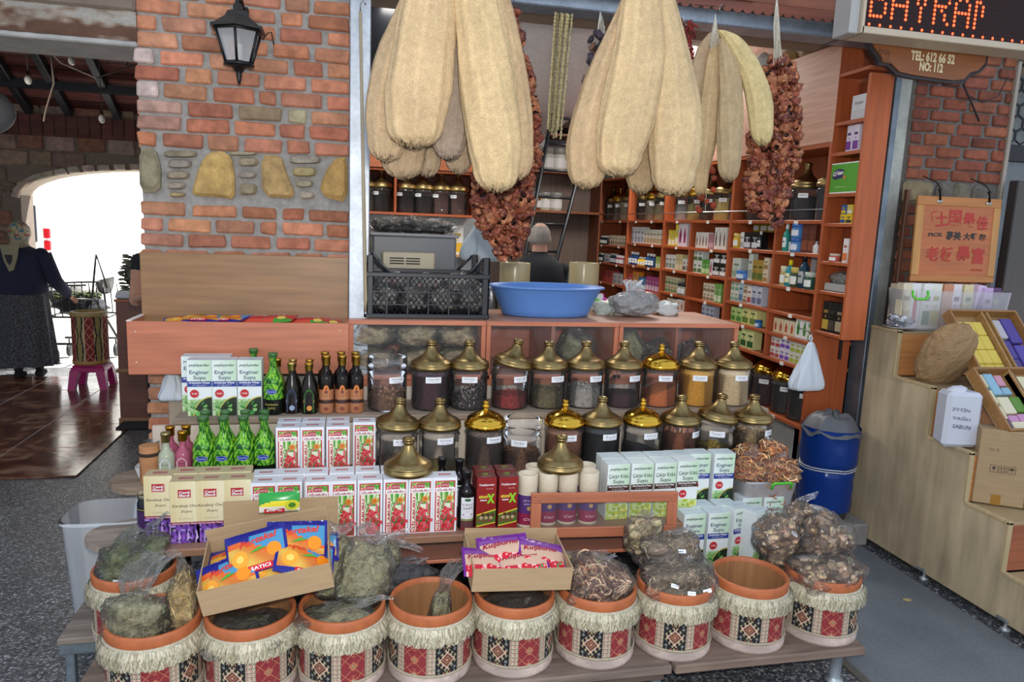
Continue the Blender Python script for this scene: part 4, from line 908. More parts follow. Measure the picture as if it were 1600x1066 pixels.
# finer rings for the leafy sleeve
gp2 = []
for (r0, z0), (r1, z1) in zip(gp, gp[1:]):
 m_ = max(1, int(abs(z1 - z0) / .0045)); gp2 += [(r0 + (r1 - r0) * i / m_, z0 + (z1 - z0) * i / m_) for i in range(m_)]
gp2.append(gp[-1])
LEAF = [H('#2c6a22'), H('#4f9a2c'), H('#8cc238'), H('#1b4a1a'), H('#6fae34')]
def gcol(i, j):
 z = gp2[j][1]
 if z < .062: return H('#10160f')
 a = i * 2 * pi / 44; k = noise.noise(Vector((sin(a) * 2.6, cos(a) * 2.6, z * 40))) + .45 * sin(z * 200 + 4 * sin(a * 4) + 2 * a)
 return LEAF[2] if k > .45 else LEAF[1] if k > .15 else LEAF[4] if k > -.05 else LEAF[0] if k > -.35 else LEAF[3]
def gart(mb):
 A = Art(mb, curved(.0402)); A.disc(.0, .098, .021, H('#c8d0e0'), 18, .0105); A.disc(0, .098, .0195, H('#22409a'), 18, .0092); A.text('Seçkinler', 0, .098, .030, WHITE, .0055)
 A.text('ENGİNAR', 0, .046, .050, H('#c9bc62'), .009); A.text('SUYU', 0, .030, .026, H('#c9bc62'), .009)
gb = bottle('green_bottle', 'g', gp2, gcol, .020, H('#3c6a34'), gart, matb='gloss', n=44)
gl = 'green leafy artichoke bottle, %s'
for i, (px, Y, z, lb) in enumerate([(318, 2.985, ZT2, gl % 'leftmost in the front row'), (350, 2.985, ZT2, gl % 'second from the left in the front row'), (381, 2.985, ZT2, gl % 'third from the left in the front row'), (413, 2.985, ZT2, gl % 'rightmost in the front row, beside the berry cartons'),
  (322, 3.075, ZT2, gl % 'behind the leftmost front one'), (353, 3.075, ZT2, gl % 'behind the second front one'), (384, 3.075, ZT2, gl % 'behind the third front one'), (414, 3.075, ZT2, gl % 'behind the rightmost front one'), (427, 3.20, ZT3, gl % 'standing alone on the top plank next to the cartons'), (397, 3.30, ZT3 + .0, gl % 'behind the tall cartons, only its cap showing')]):
 loc = (at_h(px, Y, z + .12), Y, z)
 if i == 0: gb.location = loc; gb['label'] = lb
 else: dup(gb, loc, rnd.uniform(-.15, .15), lb)
gb.scale = (1.08, 1.08, 1.06)
for o in COL.objects:
 if o.name.startswith('green_bottle'): o.scale = (1.08, 1.08, 1.06)
# raise the hidden one so that its cap clears the cartons, as in the photograph
dk = H('#17110f')
bp_ = [(0, 0), (.029, 0), (.031, .004), (.031, .155), (.028, .168), (.018, .178), (.013, .188), (.0125, .212)]
COPP = H('#a8623a')
def bcol(i, j): return dk if j > 2 else COPP
bp2 = [(0, 0), (.029, 0), (.031, .004), (.031, .108), (.0312, .110), (.031, .155), (.028, .168), (.018, .178), (.013, .188), (.0125, .212)]
def bart(mb):
 A = Art(mb, curved(.0318)); A.rect(-.045, .004, .045, .105, H('#a66c48'), 8); A.rect(-.045, .046, .045, .062, H('#3a241c'), 8)
 A.poly([(-.012, .078), (-.012, .112), (-.008, .124), (0, .130), (.008, .124), (.012, .112), (.012, .078)], H('#cf7a3c')); A.disc(0, .098, .006, H('#6a2a1c'), 10); A.text('ZEYTİN', 0, .072, .04, H('#e0b088'), .006); A.star(0, .022, .012, H('#7c2f1e'), 8, .6)
bb_ = bottle('oil_bottle', 'o', bp2, bcol, .045, H('#b8923a'), bart, capmat='brass', n=20)
ol = 'dark bottle with copper coloured sleeve and gold neck, %s'
for i, (px, Y, lb) in enumerate([(510, 3.20, ol % 'front left of the six'), (535, 3.20, ol % 'front middle of the six'), (557, 3.20, ol % 'front right of the six'), (508, 3.29, ol % 'back left of the six'), (533, 3.29, ol % 'back middle of the six'), (555, 3.29, ol % 'back right of the six')]):
 loc = (at_h(px, Y, ZT3 + .12), Y, ZT3)
 if i == 0: bb_.location = loc; bb_['label'] = lb
 else: dup(bb_, loc, 0, lb)
fl_p = [(0, 0), (.033, 0), (.035, .004), (.035, .10), (.033, .115), (.024, .142), (.014, .165), (.0115, .175), (.0115, .190)]
def flask(lb, px, Y, art, cc, body='#1a1512', z=ZT3):
 t = bottle('flask_bottle', lb, fl_p, H(body), .036, cc, art, capmat='brass', sx=1, sy=.7); t.location = (at_h(px, Y, z + .1), Y, z); return t
def fa(c1, c2, c3):
 def f(mb):
  A = Art(mb, lambda u, v, L: (.0353 * sin(u / .0353), -.7 * (.0353) * cos(u / .0353) - .0006 - .0003 * L, v)); A.poly([(-.022, .006), (-.022, .085), (-.012, .105), (0, .112), (.012, .105), (.022, .085), (.022, .006)], c1); A.poly([(-.018, .045), (-.018, .082), (-.010, .098), (0, .103), (.010, .098), (.018, .082), (.018, .045)], c2); A.rect(-.024, .052, .024, .064, c3)
  A.disc(.002, .028, .012, c3, 10)
 return f
flask('dark flask bottle with a slate blue label, left of the two', 456, 3.20, fa(H('#333c58'), H('#20242f'), H('#8f9fb8')), H('#c0a860'))
flask('dark flask bottle with a gold arch and green label, right of the two', 483, 3.19, fa(H('#2f6a24'), H('#17130f'), H('#cf8a3a')), H('#b8923a'))
flask('dark flask bottle behind the one with the slate blue label', 458, 3.28, None, H('#c0a860')); flask('dark flask bottle behind the one with the gold arch', 484, 3.27, None, H('#b8923a'))
flask('clear slim bottle with gold cap behind the lone green bottle', 434, 3.29, None, H('#b8923a'), '#6a6a3a')
# pink rose water bottles and the clear one
def rose(lb, px, Y, z, body, labc, txt, capc=H('#b8862c')):
 def f(mb):
  A = Art(mb, curved(.0325)); A.poly([(-.020, .01), (-.020, .085), (-.012, .098), (0, .104), (.012, .098), (.020, .085), (.020, .01)], labc); A.text(txt[0], 0, .080, .026, H('#3a3a44'), .007, italic=.3); A.text(txt[1], 0, .062, .028, H('#7a2030') if txt[1] == 'GÜL' else H('#55606a'), .008); A.text(txt[2], 0, .048, .030, H('#7a2030') if txt[1] == 'GÜL' else H('#55606a'), .005)
  if txt[1] == 'GÜL': A.star(0, .028, .014, H('#c03a5a'), 8, .6)
 t = bottle('rose_water_bottle', lb, [(0, 0), (.030, 0), (.0315, .004), (.0315, .108), (.027, .122), (.016, .135), (.0125, .150), (.0125, .165)], body, .040, capc, f, capmat='brass'); t.location = (at_h(px, Y, z + .1), Y, z); return t
rose('pink rose water bottle with a crowned label, in front of the others', 286, 3.0, ZT2 - .0, H('#a8546a'), H('#e6c8cc'), ('Serenay', 'GÜL', 'SUYU'))
rose('pink rose water bottle behind on the left', 267, 3.08, ZT2, H('#a8546a'), H('#e0b8c0'), ('Serenay', 'GÜL', 'SUYU'))
rose('pink rose water bottle behind on the right', 292, 3.085, ZT2, H('#a8546a'), H('#e0b8c0'), ('Serenay', 'GÜL', 'SUYU'))
rose('clear bottle with a white label left of the pink ones', 260, 2.985, ZT2 - .0, H('#a8ac94'), H('#dde4ec'), ('Serenay', 'Çörek Otu', 'Organik Yağ'), H('#a39a68'))
# cork tube and the dark jar
t = thing('cork_tube', 'tan cardboard tube with a dark strap on the rounded plank end', 'tube', (at_h(234, 2.99, .72), 2.99, ZT2));
MB().lathe([(0, 0), (.036, 0), (.037, .003), (.037, .105), (.037, .107), (.037, .15), (.0365, .152), (.033, .153), (.0, .150)], 24, H('#b07c50')).build('tube_body', 'card', t)
MB().lathe([(.0378, 0), (.0385, .002), (.0385, .012), (.0378, .014)], 24, H('#33241c'), c=(0, 0, .112)).build('strap', 'matte', t)
mb = MB(); A = Art(mb, curved(.0375)); A.poly([(-.03, .02), (-.03, .075), (.0, .078), (.018, .062), (.02, .02)], H('#4a2c1c')); mb.build('printed_label', 'print', t)
t = thing('honey_jar', 'dark glass jar with purple label and metal lid left of the lavender cartons', 'jar', (at_h(232, 2.80, .6), 2.80, ZT1))
MB().lathe([(0, 0), (.036, 0), (.038, .004), (.038, .120), (.034, .130), (.033, .14)], 24, H('#1a1a22')).build('jar_body', 'gloss', t)
MB().lathe([(.036, 0), (.037, .002), (.037, .016), (.035, .018), (0, .017)], 24, H('#8f8a72'), c=(0, 0, .138)).build('lid', 'metal', t)
mb = MB(); A = Art(mb, curved(.0385)); A.rect(-.05, .015, .05, .095, H('#3c1c50'), 10); A.disc(.012, .045, .016, H('#7a4a98')); A.rect(-.05, .100, .05, .103, H('#a08a48'), 10); mb.build('printed_label', 'print', t)
# cherry stalk bottles
kp = [(0, 0), (.032, 0), (.034, .004), (.034, .150), (.032, .160), (.022, .172), (.014, .185), (.0125, .205)]
def kart(mb):
 A = Art(mb, curved(.0345)); A.rect(-.027, .004, .027, .135, H('#e3e3e6'), 6); A.rect(-.027, .004, .027, .040, H('#5f3a3c'), 6); A.rect(-.027, .040, .027, .048, H('#8f8f5c'), 6); A.rect(-.027, .004, .027, .012, H('#7c1c34'), 6)
 A.disc(0, .126, .013, H('#39603a'), 14, .006); A.text('KİRAZ', 0, .108, .040, H('#5c2434'), .011); A.text('SAPI', 0, .092, .034, H('#5c2434'), .011); A.text('SUYU', .0, .078, .018, H('#a0607a'), .005); A.rect(-.018, .064, .018, .068, H('#7c1c34')); A.text('Cherry Stem', 0, .058, .034, H('#8c4050'), .004)
kb = bottle('cherry_stalk_bottle', 'k', kp, H('#140f12'), .032, H('#101013'), kart, n=20, sy=.9)
for i, (px, Y, lb) in enumerate([(729, 2.70, 'dark cherry stalk bottle with a white label beside the berry cartons'), (717, 2.84, 'dark bottle with black cap behind, right one by the white labelled bottle'), (690, 2.87, 'dark bottle with black cap behind, above the last berry carton')]):
 loc = (at_h(px, Y, ZT1 + .12), Y, ZT1)
 if i == 0: kb.location = loc; kb['label'] = lb
 else: dup(kb, loc, 0, lb)
# white topped cardboard tubes with purple labels
def tube_art(mb):
 A = Art(mb, curved(.0405)); A.rect(-.06, .012, .06, .135, H('#4f2f6c'), 12); A.rect(-.06, .012, .06, .060, H('#8c2446'), 12); A.rect(-.045, .150, .045, .151, H('#c8b890'), 8); A.text('SİYAH', 0, .115, .05, H('#c9c0d8'), .010); A.text('SARIMSAK', 0, .100, .045, H('#c9c0d8'), .006); A.disc(0, .082, .009, H('#b8905a')); A.text('Çayı', 0, .036, .04, H('#e8c8d0'), .012, italic=.3)
t0 = thing('cardboard_tube', 'c', 'tube')
MB().lathe([(0, 0), (.039, 0), (.040, .003), (.040, .168), (.0405, .17), (.0405, .214), (.0395, .216), (.035, .216), (.035, .206), (0, .205)], 24, H('#d3c6ae')).build('tube_body', 'paper', t0)
mb = MB(); tube_art(mb); mb.build('printed_label', 'print', t0.children[0])
tl_ = 'cream topped tube with a purple label, %s'
for i, (px, Y, lb) in enumerate([(825, 2.70, tl_ % 'leftmost of the front row'), (857, 2.71, tl_ % 'second of the front row'), (888, 2.71, tl_ % 'third of the front row'), (921, 2.70, tl_ % 'rightmost of the front row'), (836, 2.79, tl_ % 'back row, left, beside the loose brass lid'), (868, 2.79, tl_ % 'back row, second, under the loose brass lid'), (896, 2.79, tl_ % 'back row, third, under the loose brass lid'), (916, 2.785, tl_ % 'back row, right, beside the loose brass lid')]):
 loc = (at_h(px, Y, ZT1 + .2), Y, ZT1)
 if i == 0: t0.location = loc; t0['label'] = lb
 else: dup(t0, loc, rnd.uniform(-.5, .5) if i > 3 else 0, lb)
# loose lids
for (px, Y, z, lb) in ((638, 2.745, ZT1 + .2235, 'loose dull brass lid lying on the berry cartons'), (876, 2.75, ZT1 + .2165, 'loose dull brass lid lying on the cream tubes')):
 o = bpy.data.objects.new('brass_lid', LID[0]); COL.objects.link(o); o.location = (at_h(px, Y, z + .05), Y, z); o.scale = (1.02, 1.02, .98); tag(o, lb, 'lid')
# leaning wooden frame with glass
fb = [Vector((at_h(827, 2.645, ZT1 - .03), 2.645, ZT1 - .033)), Vector((at_h(1054, 2.60, ZT1 - .03), 2.60, ZT1 - .033))]
dx = fb[1] - fb[0]; fw_ = dx.length; ang = math.atan2(dx.y, dx.x)
t = thing('glazed_door', 'orange wooden framed glass door leaning in front of the tubes and cartons', 'door', fb[0], 0, None, rot=(math.radians(-3), 0, ang)); fh = .185
FR = H('#b0694a')
MB().box(0, fw_, -.018, 0, 0, .042, FR, .003).build('bottom_rail', 'wood', t); MB().box(0, fw_, -.018, 0, fh - .042, fh, FR, .003).build('top_rail', 'wood', t)
for x in (0, fw_ - .042): MB().box(x, x + .042, -.0175, -.0005, .042, fh - .042, FR, .003).build('stile', 'woodv', t)
MB().box(.042, fw_ - .042, -.010, -.007, .042, fh - .042, WHITE).build('glass_pane', 'pane', t)
mb = MB().box(.052, .105, -.0215, -.018, .012, .028, H('#8d8d88'), .002).tube([(.075, -.022, .022), (.075, -.026, .010), (.085, -.026, .010), (.085, -.022, .022)], .002, 6, H('#77776f'))
for x in (.058, .099): mb.lathe([(.003, 0), (.002, .0015), (0, .0017)], 8, H('#c9c9c4'), xf=Matrix.Translation((x, -.0215, .02)) @ Matrix.Rotation(pi / 2, 4, 'X'))
mb.build('latch', 'metal', t)
for (x, z) in ((.014, .012), (.03, .028), (.014, fh - .012), (.03, fh - .03), (fw_ - .014, fh - .012), (fw_ - .03, fh - .03)): MB().ball((x, -.0178, z), (.003, .0012, .002), 6, 4, H('#6a3626')).build('knot', 'matte', t)
# ================================================================ PATTERNED BASKETS
RB, HB = .140, .255
CRM = H('#c8bca0'); KRED = H('#8c2f34'); KBLK = H('#1d1a20'); PNK = H('#a8656a'); SAL = H('#bb7658'); OLV = H('#a89c6c')
def kilim(i, j):
 """woven pattern, i cells round, j cells up (2.5 mm each)"""
 q = i % 92; y = j
 def border(x):
  if x in (0, 12): return KBLK if y % 2 else CRM
  if x == 6: return CRM if y % 2 else PNK
  x = x % 6
  return ((CRM, CRM, CRM, PNK, CRM), (CRM, PNK, CRM, PNK, CRM), (CRM, PNK, PNK, PNK, CRM), (CRM, CRM, CRM, CRM, CRM), (KBLK, KBLK, KBLK, CRM, KBLK), (CRM, CRM, KBLK, CRM, CRM))[y % 6][min(4, x)]
 def motif(x, w_, base, black):
  dx = abs(x - w_ // 2); per = 44; yy = (y + (0 if black else 20)) % per; dy = abs(yy - 22); d = dx + dy
  if black:
   if dy > 15:         # comb crest and little squares
    e = abs(((y + 22) % per) - 22) ; e = dy - 15
    if dx < 2 and 2 <= e <= 4: return OLV
    if dx == 0 and e == 3: return KRED
    if (dx + e) in (7, 8) and e < 7 and dx % 4 < 2: return SAL
    if 11 <= dx <= 12 and 2 <= e <= 3: return H('#8a8f88')
    return base
   if d < 2: return CRM
   if d < 4: return KRED
   if d < 5: return SAL
   if d < 7: return base if d == 5 else OLV
   if 8 <= d <= 9: return KRED
   if 10 <= d <= 11: return CRM
   if 12 <= d <= 13 and dx % 5 < 3: return CRM if dx % 2 else SAL
   if 14 <= d <= 17 and dx % 5 == 2: return CRM
   if d in (17, 18) and dx % 5 in (2, 3, 4): return OLV
   if abs(dx - 12) + abs(dy - 13) in (1, 2): return H('#8a8f88')
   return base
  if d < 2: return KRED
  if d < 4: return CRM
  if 5 <= d <= 6: return SAL
  dd = (dx + abs(((y + 42) % per) - 22))
  if dd < 3: return KBLK if dd < 1 else OLV
  if 5 <= dd <= 6 or dd == 4: return SAL
  if (dx + y) % 22 == 0 or (dx - y) % 22 == 0: return H('#c08060')
  if d in (9, 10) and (dx - dy) % 8 < 3: return SAL
  return base
 if q < 13: return border(q)
 if q < 46: return motif(q - 13, 32, KRED, False)
 if q < 59: return border(q - 46)
 return motif(q - 59, 32, KBLK, True)
NI = 368; NJ = 72
def basket_meshes():
 P = []
 o = MB().lathe([(RB - .012, .002), (RB + .004, .0), (RB + .006, .01), (RB + .004, .035), (RB - .002, .038)], 48, H('#b5a297')).build('base_band', 'rough_wood'); P.append(o)
 mb = MB(); z0, z1 = .036, .216
 mb.grid(lambda u, v: ((RB + .0005) * sin(2 * pi * u), -(RB + .0005) * cos(2 * pi * u), z0 + (z1 - z0) * v), NI, NJ, lambda u, v: kilim(int(u * NI), int(v * NJ))); P.append(mb.build('woven_cover', 'weave'))
 mb = MB(); r = random.Random(3)      # braid along the bottom
 mb.tube([((RB + .003 + .0012 * (k % 2)) * sin(2 * pi * k / 150), -(RB + .003 + .0012 * (k % 2)) * cos(2 * pi * k / 150), .042) for k in range(150)], .004, 6, H('#b3a68e'), closed=True); P.append(mb.build('braid', 'cloth'))
 mb = MB()       # fringe: two thousand threads hanging from a band
 mb.lathe([(RB + .001, .198), (RB + .007, .200), (RB + .008, .210), (RB + .006, .216), (RB, .218)], 48, H('#b6ad96'))
 for k in range(1900):
  a = 2 * pi * k / 1900 + r.uniform(-.01, .01); l = r.uniform(.038, .060); sw = r.uniform(-.018, .018); w_ = .0014; rr = RB + .008 + r.uniform(0, .003); out = r.uniform(.008, .020)
  c = vary(r.choice((H('#c4bba0'), H('#aca488'), H('#d2cab2'), H('#968e74'))), .12, r)
  vs = []
  for t_, q in ((0, .212), (.35, .212 - l * .4), (1, .212 - l)):
   R2 = rr + out * sin(t_ * 2.2); aa = a + sw / RB * t_ * t_
   vs += [(R2 * sin(aa - w_ / RB), -R2 * cos(aa - w_ / RB), q), (R2 * sin(aa + w_ / RB), -R2 * cos(aa + w_ / RB), q)]
  mb.add(vs, [(0, 1, 3, 2), (2, 3, 5, 4)], c)
 o = mb.build('fringe', 'hair'); o['kind'] = 'stuff'; P.append(o)
 TC = H('#b5653a'); P.append(MB().lathe([(RB - .002, .214), (RB + .002, .217), (RB + .003, .222), (RB + .003, .248), (RB, .253), (RB - .006, .254), (RB - .010, .251), (RB - .011, .222)], 48, TC).build('rim', 'terracotta'))
 P.append(MB().lathe([(RB - .011, .235), (RB - .012, .12), (RB - .013, .03), (0, .03)], 40, H('#9c6f48')).build('lining', 'woodv'))
 return [(o.name.split('.')[0], o.data, o) for o in P]
BP = basket_meshes(); FR_DATA = None
for n_, d_, o in BP: bpy.data.objects.remove(o)
def basket(lb, loc, rz, sc=1.0):
 t = thing('patterned_basket', lb, 'basket', loc, rz, 'red and black patterned baskets'); t.scale = (sc, sc, sc)
 for n_, d_, _o in BP:
  o = part_of(n_, d_, t)
  if n_ == 'fringe': o['kind'] = 'stuff'
 return t
YB = 2.185 + RB
bx = []
SL = ['leftmost in the front row, holding two herb bags', 'under the box of blue and orange sachets', 'third from the left, heaped with bags of dry herb', 'open, with one slim bag standing inside', 'under the box of pink sachets', 'heaped with a bag of dried rings', 'domed over with price labelled bags of roots', 'open and almost empty, second from the right', 'rightmost, piled with bags of dried mushrooms']
# centre of red/black panel towards the lens for each basket, turned as in the photograph
rots = [.10, .35, .12, -.62, .05, .22, .28, .20, -.40]
for i, px in enumerate((242, 393, 535, 672, 802, 930, 1051, 1167, 1280)):
 x = at_h(px, YB, .3); z = ZB
 bx.append(x); basket('fringed red and black basket, ' + SL[i], (x, YB + (0 if i != 3 else -.005), z), rots[i] - .36, 1.0)
x0b = at_h(217, 2.63, .36); basket('patterned basket at the far left behind the front row, filled with green herb bags', (x0b - .01, 2.635, .215), .5, .97)
# ================================================================ CLEAR BAGS
def stick_mesh(mb, n, rx, ry, rz, c0, r, cols, L_=(.03, .07), th_=.0012, leaf=0, leafcols=None, form='ell'):
 for i in range(n):
  while 1:
   p = Vector((r.uniform(-1, 1), r.uniform(-1, 1), r.uniform(-1, 1)))
   if p.length < 1: break
  if i % 2: p = p.normalized() * r.uniform(.82, .98)
  p = Vector((c0[0] + p.x * rx, c0[1] + p.y * ry, c0[2] + p.z * rz)); d = Vector((r.gauss(0, 1), r.gauss(0, 1), r.gauss(0, .7))).normalized(); l = r.uniform(*L_)
  q = p - d * l / 2; m_ = q + d * l / 2 + Vector((r.uniform(-1, 1), r.uniform(-1, 1), r.uniform(-1, 1))) * l * .12; e = q + d * l
  def cl(v):
   u = Vector(((v.x - c0[0]) / rx, (v.y - c0[1]) / ry, (v.z - c0[2]) / rz))
   if u.length > .99: u = u * (.99 / u.length)
   return Vector((c0[0] + u.x * rx, c0[1] + u.y * ry, c0[2] + u.z * rz))
  c = vary(r.choice(cols), .3, r)
  if leaf and r.random() < leaf:
   s_ = r.uniform(.005, .011); c = vary(r.choice(leafcols or cols), .3, r); x = d.cross(Vector((.3, .5, .8))).normalized() * s_ * .5
   mb.add([cl(p - d * s_), cl(p + x), cl(p + d * s_), cl(p - x)], [(0, 1, 2), (0, 2, 3)], c)
  else: mb.tube([cl(q), cl(m_), cl(e)], [th_, th_ * 1.1, th_ * .6], 3, c)
def bag(label, loc, size, kind, seed, cols, neck=None, rot=(0, 0, 0), tagsat=(), core=None, group=None, milky=False, leafcols=None, name='herb_bag', n=None, flat_base=.25, flap=0):
 """bag of thin clear film, size = half axes; neck = (dx, dz, width) of the gathered end"""
 r = random.Random(seed); rx, ry, rz = size; cols = [tuple(min(1, q * 1.7) for q in c) for c in cols]; leafcols = [tuple(min(1, q * 1.6) for q in c) for c in leafcols] if leafcols else None; t = thing(name, label, 'bag', loc, 0, group, rot=rot)
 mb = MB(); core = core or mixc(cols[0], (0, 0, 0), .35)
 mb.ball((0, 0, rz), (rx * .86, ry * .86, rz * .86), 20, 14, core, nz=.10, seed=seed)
 k = n
 if kind == 'herb': stick_mesh(mb, k or 420, rx * .97, ry * .97, rz * .97, (0, 0, rz), r, cols, leaf=.45, leafcols=leafcols)
 elif kind == 'straw': stick_mesh(mb, k or 420, rx * .97, ry * .97, rz * .97, (0, 0, rz), r, cols, L_=(.05, .11), th_=.0016)
 elif kind == 'root': stick_mesh(mb, k or 300, rx * .97, ry * .97, rz * .97, (0, 0, rz), r, cols, L_=(.03, .06), th_=.0026, leaf=.1)
 elif kind in ('ring', 'slice', 'mush'):
  for i in range(k or 110):
   d = Vector((r.gauss(0, 1), r.gauss(0, 1) - .4, r.gauss(0, 1) + .2)).normalized() * r.uniform(.72, .93); p = Vector((d.x * rx, d.y * ry, rz + d.z * rz)); c = vary(r.choice(cols), .25, r)
   m = Matrix.Translation(p) @ d.to_track_quat('Z', 'Y').to_matrix().to_4x4() @ Matrix.Rotation(r.uniform(-.7, .7), 4, 'X')
   if kind == 'ring': R_ = r.uniform(.014, .030); mb.tube([(R_ * cos(2 * pi * q / 14) * r.uniform(.9, 1.1), R_ * sin(2 * pi * q / 14), .003 * sin(q)) for q in range(14)], r.uniform(.0012, .003), 5, c, closed=True, xf=m)
   elif kind == 'slice': R_ = r.uniform(.012, .018); mb.lathe([(0, .003), (R_ * .55, .003), (R_ * .6, .0035), (R_, .002), (R_, -.002), (0, -.003)], 10, [mixc(c, (1, .8, .5), .3), mixc(c, (1, .9, .6), .2), c, c, c], xf=m)
   else: mb.ball((0, 0, 0), (r.uniform(.011, .021), r.uniform(.009, .016), r.uniform(.004, .009)), 8, 5, c, nz=.35, seed=i, xf=m);
   if kind == 'mush' and i % 3 == 0: mb.tube([(0, 0, 0), (.004, 0, .006), (0, 0, .013)], [.005, .0035, .007], 6, mixc(c, (1, .9, .7), .35), xf=m)
 sd = Vector((seed * 1.3, seed * .7, 0)); ndx, ndz, nw = neck or (0, .35 * rz, .35)
 def warp(v):
  d = Vector((v[0] / rx, v[1] / ry, (v[2] - rz) / rz)); l = d.length
  if l < 1e-6: return v
  n_ = d / l; k_ = 1 + .30 * noise.noise(n_ * 1.5 + sd) + .14 * noise.noise(n_ * 3.2 + sd)
  k_ = k_ / max(.78, (abs(n_.x) ** 3 + abs(n_.y) ** 3 + abs(n_.z) ** 3) ** (1 / 3))
  return (v[0] * k_, v[1] * k_, max(.002, rz + (v[2] - rz) * (k_ if v[2] > rz else 1)))
 mb.v = [warp(v) for v in mb.v]
 o = mb.build('contents', 'dried' if kind in ('mush', 'ring', 'slice') else 'herb', t); o['kind'] = 'stuff'
 mb = MB()
 def fz(u, v):
  th_ = 2 * pi * u; ph = pi * min(v / .86, 1); d = Vector((sin(ph) * cos(th_), sin(ph) * sin(th_), -cos(ph)))
  kk = 1.02 + .07 * abs(noise.noise(d * 4 + sd)) + .07 * abs(noise.noise(d * 11 + sd))
  if v <= .76: return warp((d.x * rx * kk, d.y * ry * kk, max(-.0, rz + d.z * rz * (kk if d.z > 0 else 1))))
  ph0 = pi * .76 / .86; e = (v - .76) / .24; d0 = Vector((sin(ph0) * cos(th_), sin(ph0) * sin(th_), -cos(ph0))); fl = 1 + .5 * noise.noise(Vector((cos(th_) * 4, sin(th_) * 4, e * 2 + seed)))
  wd = (1 - e) ** 1.2 + nw * (.7 + (2.2 * e if flap else .7 * e)) * min(1, e * 3)
  q = warp((d0.x * rx * 1.05, d0.y * ry * 1.05, rz + rz * -cos(ph0) * 1.04))
  return (q[0] * wd * fl + ndx * e * e, q[1] * wd * fl * (1 - .6 * e), q[2] + ndz * e ** .8 * (1 + .2 * noise.noise(Vector((cos(th_) * 3, seed, e * 3)))))
 mb.grid(fz, 46, 36, WHITE, sm=False); mb.build('plastic_film', 'bag_film_milky' if milky else 'bag_film', t)
 for (tx, tz, ta) in tagsat:       # little price labels stuck on
  y = -ry * 1.16 * math.sqrt(max(.05, 1 - (tx / rx) ** 2 - ((tz - rz) / rz) ** 2)); m = Matrix.Translation((tx, y, tz)) @ Matrix.Rotation(ta, 4, 'Y') @ Matrix.Rotation(-.5 if tz > rz else .1, 4, 'X')
  mb = MB().box(-.016, .016, -.001, .0, -.007, .007, H('#eceef0'), xf=m); A = Art(mb, lambda u, v, L: tuple(m @ Vector((u, -.001 - .0002 * L, v)))); A.text('kekik', 0, .001, .018, H('#8a8c98'), .004); mb.build('price_label', 'print', t)
 return t
GH = [H('#5a6038'), H('#6e7448'), H('#858054'), H('#474c2a')]; DRYG = [H('#8a8462'), H('#767250'), H('#9c9674'), H('#646044')]; STR = [H('#b39a64'), H('#c2ab78'), H('#97804e')]
RTS = [H('#7c6b54'), H('#94826a'), H('#63543f'), H('#a08e74')]; MSH = [H('#6d5640'), H('#8b7258'), H('#a58d70'), H('#4e3c2d')]
zr_ = .215 + .97 * .25
bag('bag of green dried herb with a white price label in the far left basket', (x0b - .035, 2.625, zr_ - .08), (.085, .085, .08), 'herb', 1, GH, neck=(.05, .06, .3), tagsat=((.0, .075, .1),), n=600, leafcols=[H('#5f7440'), H('#4d5f34'), H('#76804e')])
bag('bag of green dried herb behind at the right in the far left basket', (x0b + .03, 2.67, zr_ - .07), (.075, .065, .08), 'herb', 2, GH, neck=(.06, .08, .3), n=500, leafcols=[H('#5f7440'), H('#4d5f34')])
zq = ZB + .235
bag('flat bag of grey green dried leaf leaning in the leftmost front basket', (bx[0] - .045, YB - .02, zq - .075), (.095, .06, .085), 'herb', 3, DRYG, neck=(.09, .14, .5), n=500, flap=1, leafcols=[H('#8a8f70'), H('#767c58')])
bag('slim bag of yellow straw like stems in the leftmost front basket', (bx[0] + .085, YB + .01, zq - .08), (.040, .04, .115), 'straw', 4, STR, neck=(-.01, .05, .3), n=260)
bag('pillow shaped bag of dry herb leaning back in the third front basket', (bx[2] + .045, YB + .01, zq - .03), (.085, .05, .115), 'herb', 5, DRYG, neck=(.05, .05, .7), rot=(-.25, .25, 0), n=600, flap=1)
bag('bag of dry herb lying in the front of the third front basket', (bx[2] - .01, YB - .045, zq - .075), (.12, .07, .045), 'herb', 6, DRYG, neck=(.08, .02, .6), n=400, flap=1)
bag('upright bag of pale herb behind at the left of the third front basket', (bx[2] - .03, YB + .09, zq - .03), (.075, .045, .115), 'herb', 7, [H('#9a9470'), H('#8a845f'), H('#aaa27e')], neck=(-.03, .05, .9), n=400, flap=1)
bag('tilted twisted bag of herb reaching up behind the third front basket', (bx[2] + .12, YB + .17, zq + .03), (.05, .045, .06), 'herb', 8, DRYG, neck=(.07, .02, .7), rot=(0, .5, 0), n=260, flap=1)
bag('dark bluish bag lying behind between the third and fourth front baskets', (bx[3] - .06, YB + .24, zq - .10), (.10, .06, .06), 'herb', 9, [H('#3c3c40'), H('#54545a')], neck=(.05, .02, .5), n=150)
bag('small slim bag of herb standing inside the open fourth basket', (bx[3] + .02, YB + .0, ZB + .06), (.035, .03, .10), 'herb', 10, DRYG, neck=(.04, .12, .9), rot=(0, .12, 0), n=200, flap=1)
bag('dark bag lying flat inside the fifth basket under the sachet box', (bx[4], YB - .02, zq - .09), (.12, .11, .035), 'herb', 11, [H('#4c4436'), H('#5e563f')], neck=(.03, .01, .4), n=200)
bag('dark bag lying flat inside the second basket under the sachet box', (bx[1], YB - .02, zq - .09), (.12, .11, .035), 'herb', 12, [H('#54503c'), H('#66624a')], neck=(.03, .01, .4), n=200)
